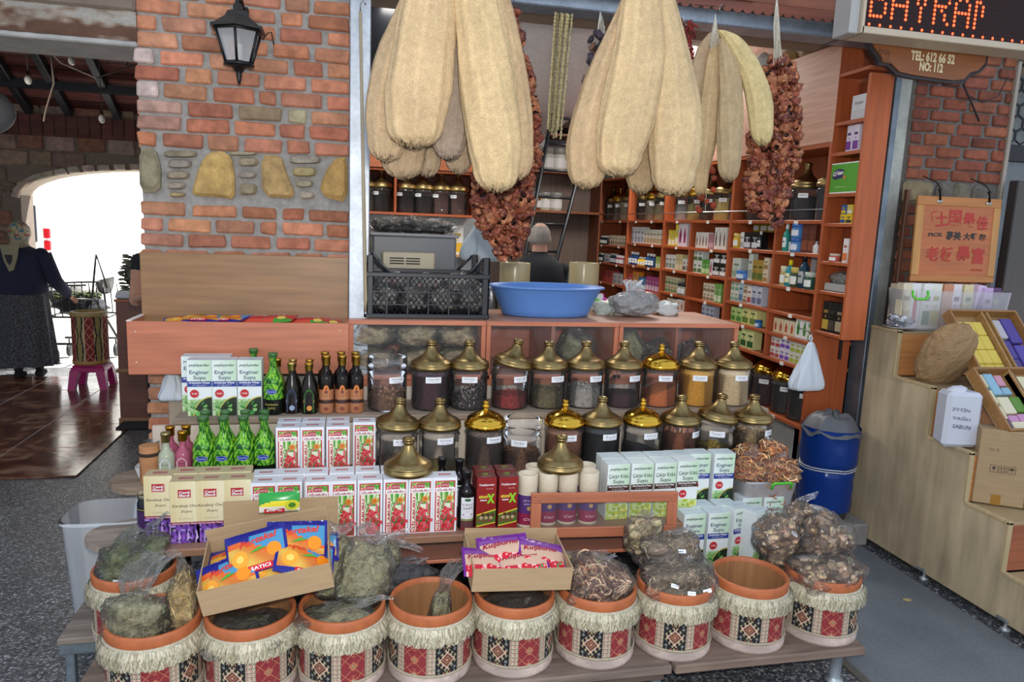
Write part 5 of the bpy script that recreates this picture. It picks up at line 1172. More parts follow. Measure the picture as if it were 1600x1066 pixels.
bag('glossy bag of brown dried rings in the sixth basket', (bx[5] - .01, YB - .01, zq - .07), (.115, .09, .085), 'ring', 13, [H('#6d4630'), H('#a78666'), H('#b89c7e'), H('#4a3024')], neck=(.04, .03, .5), n=190)
bag('bag of pale seed pods lying behind the sixth basket', (bx[5] - .03, YB + .16, zq - .02), (.12, .05, .035), 'slice', 14, [H('#8c7f58'), H('#a39766')], neck=(-.08, .02, .6), n=90)
bag('front bag of dry roots with three price labels on the seventh basket', (bx[6], YB - .01, zq - .08), (.135, .11, .085), 'root', 15, RTS, neck=(.03, .02, .4), tagsat=((-.055, .125, .35), (.0, .105, .15), (.07, .10, -.2)), n=700)
bag('second bag of dry roots behind the labelled one on the seventh basket', (bx[6] + .02, YB + .09, zq - .02), (.12, .07, .085), 'root', 16, RTS, neck=(.06, .02, .5), n=420, tagsat=((.01, .13, .1),))
bag('topmost bag of dry roots and buds behind the seventh basket', (bx[6] - .07, YB + .15, zq + .03), (.07, .05, .08), 'slice', 17, [H('#8a7a54'), H('#6e5f42'), H('#9c8f6a')], neck=(.02, .03, .5), n=70)
bag('bag of dried mushrooms in front on the rightmost basket', (bx[8] - .01, YB - .04, zq - .07), (.125, .09, .075), 'mush', 18, MSH, neck=(-.10, .0, .5), tagsat=((.05, .02, 0), (.10, .06, .6)), n=170)
bag('large bag of dried mushroom slices at the back of the rightmost basket', (bx[8] + .035, YB + .05, zq - .06), (.105, .08, .135), 'mush', 19, MSH, neck=(-.06, .03, .5), n=200)
bag('bag of dried mushrooms leaning left over the eighth basket', (bx[8] - .10, YB + .10, zq - .02), (.085, .06, .11), 'mush', 20, MSH, neck=(-.02, .03, .5), rot=(0, -.25, 0), n=150, tagsat=((.03, .16, .8),))
bag('topmost knotted bag of dried mushrooms', (bx[8] - .035, YB + .13, zq + .11), (.055, .05, .055), 'mush', 21, MSH, neck=(.06, .04, .4), n=80)
bag('crumpled clear scrap of bag on the floor of the eighth basket', (bx[7] + .03, YB - .03, ZB + .045), (.06, .05, .02), 'slice', 22, [H('#8f8672')], neck=(.02, .01, .5), n=12)
# ---- cardboard boxes with sachets
def open_box(label, loc, rot, w_, d_, h_, flap_back=.0, col=CARD, wall_back=None, group=None):
 t = thing('cardboard_box', label, 'box', loc, 0, group, rot=rot); k = .004
 MB().box(-w_ / 2, w_ / 2, 0, k, 0, h_, col).build('front_wall', 'card', t)
 MB().box(-w_ / 2, w_ / 2, d_ - k, d_, 0, wall_back or h_, col).build('back_wall', 'card', t)
 for s in (-1, 1): MB().box(s * w_ / 2 - (k if s > 0 else 0), s * w_ / 2 + (k if s < 0 else 0), k, d_ - k, 0, h_, mixc(col, (0, 0, 0), .06)).build('side_wall', 'card', t)
 MB().box(-w_ / 2 + k, w_ / 2 - k, k, d_ - k, 0, k, mixc(col, (0, 0, 0), .1)).build('bottom', 'card', t)
 return t
cb = pY(424, 905, 2.24); BW = .395
t1 = open_box('open cardboard box of blue and orange sachets resting on the second basket', (cb.x, 2.195, cb.z - .052), (.20, -.165, .02), BW, .27, .092, wall_back=.128)
mt = t1.matrix_basis.copy() if False else Matrix.Translation(t1.location) @ t1.rotation_euler.to_matrix().to_4x4()
p_b = sachet('sb', art_or, L_=.19, W_=.135, puff=.02); first = True
SB = [(-.115, .06, .075, -.55, .05, -.25, 'blue and orange sachet standing at the left front of the tilted box'), (-.02, .10, .125, -.62, .0, -.10, 'large blue and orange sachet in the middle of the tilted box'), (.10, .12, .115, -.60, .0, .22, 'blue and orange sachet at the right of the tilted box'),
      (.03, .075, .070, -.30, .1, .1, 'blue and orange sachet lying under the big middle one in the tilted box'), (.12, .07, .080, -.3, -.2, .5, 'crumpled orange sachet at the right front of the tilted box'), (.13, .16, .06, -.1, 0, .3, 'orange sachet low at the right side of the tilted box'), (-.10, .18, .05, 0, 0, 0, 'blue sachet at the bottom left of the tilted box'), (.04, .20, .05, 0, 0, .2, 'blue sachet at the bottom of the tilted box')]
for (x, y, z, rx, ry, rz, lb) in SB:
 m = mt @ Matrix.Translation((x, y, z)) @ Matrix.Rotation(rz, 4, 'Y') @ Matrix.Rotation(-rx, 4, 'X')
 if first: p_b.matrix_world = m; p_b['label'] = lb; first = False; p_b.location = m.to_translation(); p_b.rotation_euler = m.to_euler()
 else: dup(p_b, m.to_translation(), label=lb, rot=m.to_euler())
cb = pY(813, 905, 2.24)
t2 = open_box('open cardboard box of pink and purple sachets resting on the fifth basket', (cb.x, 2.215, cb.z - .03), (.12, .05, .0), .345, .23, .085, wall_back=.105)
mt = Matrix.Translation(t2.location) @ t2.rotation_euler.to_matrix().to_4x4()
p_k = sachet('sk', art_ku, L_=.18, W_=.125, puff=.016); first = True
for (x, y, z, rx, ry, rz, lb) in [(-.05, .11, .085, -.45, 0, -.12, 'purple and pink rosehip sachet standing tallest in the box on the fifth basket'), (.085, .09, .075, -.4, 0, .22, 'purple and pink rosehip sachet at the right of the box on the fifth basket'), (.01, .06, .07, -.35, 0, -.05, 'rosehip sachet with berries in the middle of the box on the fifth basket'), (-.11, .07, .062, -.3, 0, .1, 'dark rosehip sachet at the left front of the box on the fifth basket'), (-.05, .12, .04, 0, 0, 0, 'rosehip sachet at the bottom left of the box on the fifth basket'), (.08, .12, .04, 0, 0, .0, 'rosehip sachet at the bottom right of the box on the fifth basket')]:
 m = mt @ Matrix.Translation((x, y, z)) @ Matrix.Rotation(rz, 4, 'Y') @ Matrix.Rotation(-rx, 4, 'X')
 if first: p_k.location = m.to_translation(); p_k.rotation_euler = m.to_euler(); p_k['label'] = lb; first = False
 else: dup(p_k, m.to_translation(), label=lb, rot=m.to_euler())
# carton behind with a green sachet sticking out
p = pY(432, 825, 2.56)
t3 = open_box('cardboard box with a folded back flap holding a green sachet, behind the tilted box', (p.x + .015, 2.50, .475), (-.0, -.01, 0), .40, .12, .10, wall_back=.215)
MB().box(-.185, .175, .002, .006, .10, .165, mixc(CARD, (0, 0, 0), .08)).build('inner_flap', 'card', t3)
mb = MB(); A = Art(mb, lambda u, v, L: (u, .002 - .0002 * L, v)); A.text('250 g x 20 ADET', .0, .125, .15, H('#6b5638'), .010); mb.build('printed_text', 'print', t3)
p_g = sachet('bright green sachet sticking out of the cardboard box behind', art_gr, L_=.16, W_=.11, puff=.014); q = pY(437, 775, 2.54); p_g.location = (q.x, 2.535, q.z - .02); p_g.rotation_euler = (math.radians(78), 0, 0.05); p_g.scale = (.85, .62, .8)
# white translucent tub and draped bag at the left
q = pZ(175, 960, 0.0)
t = thing('plastic_tub', 'empty translucent tub standing on the floor behind the far left basket', 'tub', (-.93, 3.02, 0.0))
def rr(a, w_, d_, e=4):
 c, s_ = cos(a), sin(a); return (w_ * math.copysign(abs(c) ** (2 / e), c), d_ * math.copysign(abs(s_) ** (2 / e), s_))
mb = MB(); ZH = pY(185, 800, 3.0).z
mb.grid(lambda u, v: (*rr(2 * pi * u, .135 + .03 * v, .10 + .03 * v), .01 + (ZH - .01) * v), 40, 6, WHITE)
mb.grid(lambda u, v: (*rr(2 * pi * u, .165 + .010 * v, .13 + .010 * v), ZH - .01 * v * v), 40, 2, WHITE); mb.grid(lambda u, v: (*rr(2 * pi * u, .001 + .134 * v, .001 + .099 * v), .01), 40, 3, WHITE); mb.build('tub_body', 'tub_plastic', t)
def drape(name, label, pts_fn, nu, nv, col, mt='cloth', cat='bag'):
 t = thing(name, label, cat); mb = MB(); mb.grid(pts_fn, nu, nv, col); o = mb.build('sheet', mt, t); sm = o.modifiers.new('s', 'SOLIDIFY'); sm.thickness = .0015; return t
def white_bag(label, loc, w_, h_, seed, fat=.04, knot=True, col=H('#c9d0d6'), name='carrier_bag'):
 t = thing(name, label, 'bag', loc); mb = MB()
 def fn(u, v):
  a = 2 * pi * u; k = (.10 + .90 * min(1, (1 - v) * 1.15) ** .75); nn = 1 + .30 * noise.noise(Vector((cos(a) * 2.2, sin(a) * 2.2, v * 2 + seed))) + .16 * noise.noise(Vector((cos(a) * 7, sin(a) * 7, v * 2 + seed)))
  bot = 1 if v > .04 else .8 + v * 5
  return (w_ * cos(a) * k * nn * bot, fat * sin(a) * k * nn * bot, -h_ + h_ * v)
 mb.grid(fn, 44, 26, col); mb.lathe([(0, -h_), (w_ * .3, -h_)], 8, col, sy=.4); mb.build('bag_body', 'foam', t)
 if knot:
  mb = MB().tube([(0, 0, 0), (-.015, 0, .02), (-.006, 0, .035), (.004, 0, .02), (0, 0, 0)], .005, 6, col); mb.build('handle', 'foam', t)
 return t
q = pY(222, 668, 3.12); white_bag('tall white carrier bag standing on the floor behind the rounded plank ends', (q.x - .01, 3.30, .70), .12, .698, 3, .06, knot=False)
q = pY(262, 640, 3.44); white_bag('crumpled white bag against the bricks under the trough', (q.x + .02, 3.46, .861 + .15), .06, .15, 5, .03)
q = pY(222, 610, 3.5)
t = thing('glass_tumbler', 'small glass on the rounded plank end behind the white tray', 'glass', (pY(222, 640, 3.12).x + .03, 3.12, .641)); MB().lathe([(0, 0), (.022, 0), (.026, .005), (.03, .13), (.028, .13), (.024, .008)], 18, WHITE).build('glass_body', 'jar_glass', t)
t = thing('white_bowl', 'small white tray on the rounded end of the middle plank', 'tray', (pY(226, 650, 3.07).x, 3.06, .641)); t.scale = (.6, .7, .9); mb = MB(); mb.grid(lambda u, v: (*rr(2 * pi * u, .045 + .02 * v, .03 + .02 * v), .05 * v), 28, 4, H('#d0d4d2')); mb.grid(lambda u, v: (*rr(2 * pi * u, .045 * v + .001, .03 * v + .001), .001), 28, 2, H('#c0c4c2')); mb.build('tray_body', 'plastic', t)
# orange peel tub
p = pY(1195, 760, 2.82); ztub = pY(1195, 750, 2.78).z
t = thing('peel_tub', 'translucent box with green handle heaped with bags of dried orange peel rings', 'tub', (p.x, 2.86, ztub - .165), .0)
mb = MB(); mb.grid(lambda u, v: (*rr(2 * pi * u, .115 + .02 * v, .085 + .02 * v, 7), .165 * v), 44, 4, WHITE); mb.grid(lambda u, v: (*rr(2 * pi * u, .115 * v + .001, .085 * v + .001, 7), .002), 44, 2, WHITE); mb.grid(lambda u, v: (*rr(2 * pi * u, .135 + .008 * v, .105 + .008 * v, 7), .165 - .006 * v), 44, 1, WHITE); mb.build('tub_body', 'tub_plastic', t)
MB().tube([(-.015, -.118, .135), (-.015, -.124, .158), (-.010, -.126, .163), (.075, -.126, .163), (.08, -.124, .158), (.08, -.118, .135)], .0055, 8, H('#4cc02c')).build('handle', 'plastic', t)
mb = MB(); r = random.Random(5)
for i in range(90):
 R_ = r.uniform(.014, .026); x = r.uniform(-.09, .09); y = r.choice((-1, 1)) * r.uniform(.05, .085) if i % 2 else r.uniform(-.09, -.07); m = Matrix.Translation((x, y, r.uniform(.025, .15))) @ Matrix.Rotation(r.uniform(.3, 1.7), 4, 'X') @ Matrix.Rotation(r.uniform(-.6, .6), 4, 'Y')
 mb.tube([(R_ * cos(2 * pi * q / 12), R_ * sin(2 * pi * q / 12), 0) for q in range(12)], .003, 5, vary(r.choice((H('#b0714a'), H('#c08a62'), H('#96583a'))), .2, r), closed=True, xf=m)
mb.box(-.10, .10, -.06, .06, .01, .12, H('#8a5c40')); o = mb.build('dried_peel', 'dried', t); o['kind'] = 'stuff'
MB().box(-.12, .12, -.09, .09, -(ztub - .165), -.002, H('#6d5c4c'), .004).build('crate_below', 'rough_wood', t)
PE = [H('#965a32'), H('#b07c48'), H('#c8a478'), H('#7c4426')]
bag('bag of orange peel rings heaped at the left on the translucent tub', (p.x - .075, 2.83, ztub - .02), (.085, .07, .055), 'ring', 31, PE, neck=(-.03, .03, .4), n=150)
bag('bag of orange peel rings at the front right on the translucent tub', (p.x + .04, 2.81, ztub - .02), (.09, .07, .055), 'ring', 32, PE, neck=(.03, .02, .4), n=150)
bag('bag of orange peel rings on top at the right back of the tub', (p.x + .07, 2.89, ztub + .02), (.06, .055, .06), 'ring', 33, PE, neck=(-.04, .02, .4), n=90)
bag('bag of orange peel rings on top at the left back of the tub', (p.x - .03, 2.90, ztub + .02), (.075, .055, .045), 'ring', 34, PE, neck=(.0, .02, .4), n=90)
# ================================================================ HANGING LOOFAHS
def mpp(px, py, Y): return (pY(px + 1, py, Y) - pY(px, py, Y)).length
def loofah(label, pts, endy, Y, seed, col='#c2aa80', dep=.62, group='dried loofahs hanging from the awning', name='dried_loofah'):
 """pts: (centre x, y, width) read off the photograph, in the vertical plane at depth Y"""
 r = random.Random(seed); P3 = []
 for (x, y, w_) in pts: p = pY(x, y, Y); P3.append((p, w_ * mpp(x, y, Y) / 2))
 x, y, w_ = pts[-1]; ex = x + (x - pts[-2][0]) / max(1, y - pts[-2][1]) * (endy - y) * .5; pe = pY(ex, endy, Y)
 n = 46; top = P3[0][0]
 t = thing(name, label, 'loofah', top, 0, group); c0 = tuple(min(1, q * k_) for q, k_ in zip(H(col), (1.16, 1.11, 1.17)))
 seg_ = []; tot = sum((b[0] - a[0]).length for a, b in zip(P3, P3[1:]));
 def at(s):
  d = s * tot
  for i, (a, b) in enumerate(zip(P3, P3[1:])):
   l = (b[0] - a[0]).length
   if d <= l or i == len(P3) - 2:
    k = min(1.0, d / l); k2 = k * k * (3 - 2 * k) if False else k
    # smooth interpolation of position through neighbours
    p0 = P3[max(0, i - 1)]; p3 = P3[min(len(P3) - 1, i + 2)]
    def cr_(q0, q1, q2, q3): return .5 * (2 * q1 + (q2 - q0) * k + (2 * q0 - 5 * q1 + 4 * q2 - q3) * k * k + (3 * q1 - q0 - 3 * q2 + q3) * k ** 3)
    return cr_(p0[0], a[0], b[0], p3[0]), max(.004, cr_(p0[1], a[1], b[1], p3[1]))
   d -= l
 Lc = (pe - P3[-1][0]).length; ring = []
 m_ = 40; sec = [at(i / m_) for i in range(m_ + 1)]
 e0 = P3[-1]
 for i in range(1, 15):
  a = pi / 2 * i / 14; sec.append((e0[0] + (pe - e0[0]) * sin(a), e0[1] * max(.10, cos(a) ** .62)))
 vs = []; fs = []; cs = []; nr = r.choice((9, 10, 11)); ph = r.uniform(0, 6); N_ = len(sec)
 for i, (p, w2) in enumerate(sec):
  t_ = i / N_; tw = ph + .5 * sin(t_ * 2 + seed)
  for k in range(n):
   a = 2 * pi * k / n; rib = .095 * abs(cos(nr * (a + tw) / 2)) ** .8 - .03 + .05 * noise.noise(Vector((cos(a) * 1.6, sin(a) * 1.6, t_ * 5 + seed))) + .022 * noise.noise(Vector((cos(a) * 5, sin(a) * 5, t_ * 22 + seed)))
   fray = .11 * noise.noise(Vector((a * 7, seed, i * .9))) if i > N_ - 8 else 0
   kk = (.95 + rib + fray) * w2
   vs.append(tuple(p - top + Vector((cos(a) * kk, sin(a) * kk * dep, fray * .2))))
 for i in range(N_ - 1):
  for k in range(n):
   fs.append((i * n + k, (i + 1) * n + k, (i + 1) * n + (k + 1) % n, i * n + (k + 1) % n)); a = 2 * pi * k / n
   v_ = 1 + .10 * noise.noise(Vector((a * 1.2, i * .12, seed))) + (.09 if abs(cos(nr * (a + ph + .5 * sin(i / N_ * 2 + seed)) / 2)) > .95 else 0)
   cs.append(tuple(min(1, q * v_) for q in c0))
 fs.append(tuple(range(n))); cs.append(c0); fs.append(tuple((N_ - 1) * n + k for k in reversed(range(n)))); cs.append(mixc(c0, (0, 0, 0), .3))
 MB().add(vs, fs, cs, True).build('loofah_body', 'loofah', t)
 mb = MB()       # loose end fibres
 for k in range(46):
  a = r.uniform(0, 2 * pi); q = sec[-r.randint(1, 6)]; b_ = q[0] - top + Vector((cos(a) * q[1], sin(a) * q[1] * dep, 0)); d = Vector((cos(a) * r.uniform(-.3, 1), sin(a), r.uniform(-1, .3))).normalized() * r.uniform(.004, .011)
  mb.tube([b_ - d * .3, b_ + d * .6 + Vector((0, 0, r.uniform(-.003, .003))), b_ + d], .0005, 3, c0)
 o = mb.build('fibres', 'cloth', t); o['kind'] = 'stuff'
 return t
YL = 2.42
A_ = 'large flat dried loofah, '
loofah(A_ + 'front left one of the left bunch', [(676, -70, 40), (672, 0, 84), (663, 80, 99), (654, 140, 104), (648, 190, 92)], 228, YL, 1, '#c9b184')
loofah(A_ + 'longest one in front of the left bunch, hanging lowest', [(738, -70, 44), (746, 0, 72), (757, 90, 86), (766, 170, 90), (774, 235, 84), (775, 262, 72)], 297, YL - .02, 2, '#ccb585')
loofah(A_ + 'right edge of the left bunch, behind the longest one', [(755, -70, 40), (772, 0, 52), (788, 90, 64), (798, 170, 68), (805, 230, 56)], 277, YL + .07, 3, '#bfa77e')
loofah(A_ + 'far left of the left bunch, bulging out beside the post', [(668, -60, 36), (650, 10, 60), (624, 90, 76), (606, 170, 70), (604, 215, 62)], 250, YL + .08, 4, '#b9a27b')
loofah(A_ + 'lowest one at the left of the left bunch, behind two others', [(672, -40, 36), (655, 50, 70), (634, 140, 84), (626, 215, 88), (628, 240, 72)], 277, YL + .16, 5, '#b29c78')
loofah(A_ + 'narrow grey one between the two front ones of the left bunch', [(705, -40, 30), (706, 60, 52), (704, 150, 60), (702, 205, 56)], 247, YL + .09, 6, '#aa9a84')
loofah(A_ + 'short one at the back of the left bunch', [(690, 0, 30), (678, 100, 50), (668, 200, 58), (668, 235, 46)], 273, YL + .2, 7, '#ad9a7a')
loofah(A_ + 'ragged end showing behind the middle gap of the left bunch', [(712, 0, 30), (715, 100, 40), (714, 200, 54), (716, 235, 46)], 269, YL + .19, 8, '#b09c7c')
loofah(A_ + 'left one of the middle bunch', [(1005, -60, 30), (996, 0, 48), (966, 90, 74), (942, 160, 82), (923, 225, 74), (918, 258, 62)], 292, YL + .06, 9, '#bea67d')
loofah(A_ + 'front centre one of the middle bunch', [(1004, -60, 40), (1003, 0, 62), (999, 80, 82), (986, 160, 90), (973, 215, 82), (968, 240, 70)], 273, YL - .01, 10, '#c9b284')
loofah(A_ + 'front right one of the middle bunch, hanging lowest', [(1022, -60, 36), (1030, 0, 50), (1043, 90, 72), (1053, 170, 84), (1055, 240, 80), (1053, 268, 68)], 303, YL + .01, 11, '#c6b083')
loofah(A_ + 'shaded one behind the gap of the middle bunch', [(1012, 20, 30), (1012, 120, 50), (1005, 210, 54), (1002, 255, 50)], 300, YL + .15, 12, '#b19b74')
YG = 2.86
B_ = 'slim dried loofah, '
loofah(B_ + 'second from the left in the right bunch, long and straight', [(1120, 66, 16), (1117, 100, 28), (1110, 160, 33), (1103, 220, 32), (1096, 265, 24)], 303, YG + .03, 14, '#b8a074')
loofah(B_ + 'leftmost and shortest of the right bunch', [(1115, 52, 14), (1106, 75, 30), (1095, 120, 36), (1087, 170, 36), (1086, 205, 30)], 238, YG + .08, 13, '#b09a76')
loofah(B_ + 'third from the left in the right bunch, greyish', [(1131, 60, 14), (1138, 90, 30), (1142, 140, 36), (1141, 200, 39), (1139, 245, 36)], 281, YG - .01, 15, '#b3a078')
loofah(B_ + 'curved pale yellow one at the right of the right bunch', [(1127, 48, 14), (1141, 58, 30), (1160, 86, 38), (1177, 122, 39), (1186, 158, 40), (1189, 190, 36)], 225, YG - .02, 16, '#cdbc84')
def strings(label, x, y0, y1, Y, n, seed, spread=5, cat='string', name='string_bundle', col='#cfc9ba', parent=None):
 r = random.Random(seed); a = pY(x, y0, Y); b = pY(x, y1, Y); mb = MB(); s = mpp(x, y0, Y)
 for i in range(n):
  o = r.uniform(-spread, spread) * s; mb.tube([b + Vector((0, 0, 0)), b + (a - b) * .45 + Vector((o * .5, r.uniform(-.01, .01), 0)), a + Vector((o, r.uniform(-.015, .015), r.uniform(-.03, .01)))], .0016, 4, vary(H(col), .1, r))
 return tag(mb.build(name, 'cloth'), label, cat)
strings('white cord tying the slim loofah bunch to a hook', 1118, 66, 22, YG, 14, 1, 7)
strings('white cord from the fascia to the dried pepper garland at the right', 1214, 92, -8, YG + .03, 16, 2, 8)
strings('white cord bundle holding the dark dried aubergines', 938, 52, 18, 3.38, 12, 3, 9)
strings('thin cord holding the dried pepper garland at the centre', 796, 26, -6, 2.95, 4, 4, 3)
for (x, y, Y, lb) in ((1124, 22, YG, 'small wire hook over the slim loofah bunch'), (803, 2, 2.95, 'small wire hook above the centre pepper garland')):
 p = pY(x, y, Y); tag(MB().tube([p, p + Vector((0, 0, .03)), p + Vector((.012, 0, .045)), p + Vector((.022, .0, .03)), p + Vector((.03, .3, .12))], .002, 6, H('#8a8a8a')).build('wire_hook', 'metal'), lb, 'hook')
tag(MB().tube([pY(500, -40, YL), pY(1240, -22, YL)], .012, 8, H('#8f979f')).build('hanging_rail', 'galv'), 'metal rail above the frame carrying the loofah bunches', 'rail')
# ---- dried pepper garlands: shrivelled hollow peppers on threads
PV = []
for k in range(7):
 r = random.Random(40 + k); mb = MB(); c0 = (H('#7c3a26'), H('#6a2c20'), H('#8f4a30'), H('#5a241c'), H('#9a5a3a'), H('#a86c48'), H('#743324'))[k]
 n, m_ = 14, 10; vs = []; cs = []; fs = []
 for j in range(m_ + 1):
  t_ = j / m_; rr_ = .024 * (sin(pi * (.12 + .80 * t_)) ** .7)
  for i in range(n):
   a = 2 * pi * i / n; kk = 1 + .32 * sin(a * r.choice((3, 3, 4)) + k + t_ * 3) * (.5 + t_ * .5) + .35 * noise.noise(Vector((cos(a) * 2, sin(a) * 2, t_ * 3 + k * 9)))
   vs.append((rr_ * kk * cos(a), rr_ * kk * sin(a), (.5 - t_) * .034 + .006 * noise.noise(Vector((a, t_ * 4, k)))))
 for j in range(m_):
  for i in range(n):
   fs.append((j * n + i, (j + 1) * n + i, (j + 1) * n + (i + 1) % n, j * n + (i + 1) % n)); a = i * 2 * pi / n
   cs.append(vary(mixc(c0, H('#c08058'), max(0, noise.noise(Vector((cos(a) * 3, sin(a) * 3, j * .5 + k))) * 1.2)), .15, r))
 fs.append(tuple(reversed(range(n)))); cs.append(mixc(c0, (0, 0, 0), .5))
 mb.add(vs, fs, cs, True); o = mb.build('dried_pepper', 'dried'); PV.append(o.data); bpy.data.objects.remove(o)
def garland(label, rowspec, Y, seed, px=13, dd=.05, cat='garland', name='pepper_garland', variants=None, tub=None):
 """rowspec: (y, xl, xr) rows of the outline in the photograph"""
 r = random.Random(seed); p0 = pY((rowspec[0][1] + rowspec[0][2]) / 2, rowspec[0][0], Y); t = thing(name, label, cat, p0, 0, 'garlands of dried peppers'); y = rowspec[0][0]
 def ext(y):
  for a, b in zip(rowspec, rowspec[1:]):
   if a[0] <= y <= b[0]: k = (y - a[0]) / (b[0] - a[0]); return a[1] + (b[1] - a[1]) * k, a[2] + (b[2] - a[2]) * k
  return rowspec[-1][1:]
 th_ = MB().tube([(0, 0, .02)] + [tuple(pY(sum(ext(q[0])) / 2, q[0], Y) - p0) for q in rowspec], .0015, 4, H('#d8d0c0')); th_.build('thread', 'cloth', t); s = mpp(p0.x * 0 + 1000, 200, Y); cnt = 0
 while y < rowspec[-1][0]:
  a, b = ext(y); w_ = b - a; n = max(1, round(w_ / px))
  for layer in range(2 if w_ > 40 else 1):
   for i in range(n):
    if cnt > 285: break
    x = a + (i + .5) * w_ / n + r.uniform(-3, 3); p = pY(x, y + r.uniform(-4, 4), Y) - p0; p.y += r.uniform(-dd, dd * .3) * (1 - abs(2 * (i + .5) / n - 1)) + layer * .035
    part_of('dried_pepper', r.choice(variants or PV), t, p, (r.uniform(-1.2, 1.2) + pi / 2 * r.choice((0, 1)), r.uniform(-1, 1), r.uniform(0, 6)), (r.uniform(.75, 1.2),) * 3); cnt += 1
  y += px * .86
 return t
garland('long thick garland of shrivelled red brown peppers beside the slim loofahs', [(92, 1201, 1228), (104, 1198, 1246), (150, 1200, 1247), (185, 1196, 1250), (215, 1176, 1250), (260, 1172, 1246), (300, 1168, 1236), (322, 1168, 1224), (350, 1196, 1214)], YG + .06, 1, 13)
garland('garland of dried peppers at the centre, thin above, heart shaped below', [(20, 790, 806), (60, 797, 814), (100, 806, 824), (150, 816, 835), (200, 822, 842), (258, 824, 842), (262, 742, 838), (300, 740, 832), (335, 742, 832), (360, 756, 826), (385, 770, 816), (408, 783, 803)], 2.95, 2, 12)
# dark aubergines, red chillies, small orange peppers further inside
AV = []
for k in range(3):
 mb = MB().ball((0, 0, 0), (.020, .016, .026), 10, 8, (H('#2c2630'), H('#3d3038'), H('#6e4a38'))[k], nz=.5, seed=k + 5); o = mb.build('dried_aubergine', 'dried'); AV.append(o.data); bpy.data.objects.remove(o)
def bunch(name, pname, label, region, Y, n, datas, seed, sc=(.8, 1.3), cat='garland'):
 r = random.Random(seed); x0, y0, x1, y1 = region[:4]; p0 = pY((x0 + x1) / 2, y0, Y); t = thing(name, label, cat, p0)
 MB().tube([(0, 0, .03), tuple(pY((x0 + x1) / 2 + (region[4] if len(region) > 4 else 0), y1, Y) - p0)], .002, 4, H('#c8c0b0')).build('thread', 'cloth', t)
 for i in range(n):
  k = (i + .5) / n; x = (x0 + x1) / 2 + (region[4] if len(region) > 4 else 0) * k + r.uniform(-.5, .5) * (x1 - x0) * .8; p = pY(x, y0 + (y1 - y0) * k, Y) - p0; p.y += r.uniform(-.04, .04)
  part_of(pname, r.choice(datas), t, p, (r.uniform(-1, 1), r.uniform(-1, 1), r.uniform(0, 6)), (r.uniform(*sc),) * 3)
 return t
bunch('aubergine_garland', 'dried_aubergine', 'garland of dark dried aubergines half behind the middle loofah bunch', (922, 52, 966, 150, -16), 3.36, 46, AV, 3)
CV = []
for k in range(3):
 mb = MB().tube([(0, 0, .02), (.004, 0, 0), (.002 * k, .004, -.02), (-.006, .0, -.04)], [.003, .006, .005, .001], 6, (H('#7c1c18'), H('#5e1512'), H('#8f2a1e'))[k]); o = mb.build('dried_chilli', 'dried'); CV.append(o.data); bpy.data.objects.remove(o)
bunch('chilli_bunch', 'dried_chilli', 'bunch of dark red dried chillies behind the middle loofah bunch', (1048, 34, 1086, 122, 4), 3.38, 120, CV, 4, (.8, 1.2), 'chillies')
OV = [MB().ball((0, 0, 0), (.016, .014, .02), 9, 6, c, nz=.35, seed=i) for i, c in enumerate((H('#b8481e'), H('#9a3a1a')))]; OV = [m.build('dried_pepper', 'dried') for m in OV]; OD = [o.data for o in OV]
for o in OV: bpy.data.objects.remove(o)
bunch('pepper_garland', 'dried_pepper', 'short garland of orange peppers hanging before the shelf jars', (1098, 228, 1118, 330, -6), 3.6, 17, OD, 5, (.8, 1.3))
# okra strands
t = thing('okra_strands', 'cluster of thin strands of dried green brown okra hanging from the steel beam', 'strands', pY(881, 20, 3.42)); r = random.Random(9); s = mpp(881, 100, 3.42)
for k in range(10):
 x0 = (k - 4.5) * 2.9 * s; L_ = (pY(881, 20, 3.42) - pY(875, 150 + r.uniform(40, 75), 3.42)).length; pts = []; rs = []; n = int(L_ / .008)
 for i in range(n): f = i / n; pts.append((x0 * (1 - .2 * f) - .02 * f + r.uniform(-.001, .001), r.uniform(-.002, .002) + (k % 3) * .008, -L_ * f)); rs.append(.0066 if i % 2 else .003)
 MB().tube(pts, rs, 5, vary(r.choice((H('#a8986c'), H('#94865c'), H('#bcab7c'))), .15, r)).build('okra_strand', 'dried', t)
# ---------------------------------------------------------------- LED sign
YS = 2.95; l0 = pY(1347, 47, YS); l1 = pY(1600, 83, YS); zs = (l0.z + l1.z) / 2; pt = 5.45 * mpp(1450, 40, YS)
t = thing('led_sign', 'running LED sign in a pale aluminium frame at the top right corner', 'sign', (l0.x, YS, zs)); SW = 1.25; SH = .30; FRM = .030
al = H('#b9ab95')
MB().box(0, SW, 0, .14, 0, FRM, al, .003).box(0, SW, 0, .14, SH - FRM, SH, al, .003).box(-.002, .012, 0, .14, 0, SH, al, .003).build('frame', 'metal' if False else 'plastic', t)
MB().box(-.05, -.003, .02, .14, .0, SH, H('#a5a6a4'), .004).build('end_cap', 'plastic', t)
MB().box(.012, SW, .012, .13, FRM, SH - FRM, H('#1a080a')).build('display_panel', 'matte', t)
mb = MB(); nx = int((SW - .02) / pt); z0 = FRM + pt * .6
def dot(mb, x, z, r_, y=.0115):
 n = 8; mb.add([(x + r_ * cos(2 * pi * k / n), y, z + r_ * sin(2 * pi * k / n)) for k in range(n)] + [(x, y - .002, z)], [(k, (k + 1) % n, n) for k in range(n)], H('#3c0e10'))
ndz = int((SH - 2 * FRM) / pt)
for i in range(nx):
 for j in range(ndz): dot(mb, .02 + i * pt, z0 + j * pt, pt * .22)
o = mb.build('unlit_dots', 'matte', t); o['kind'] = 'stuff'
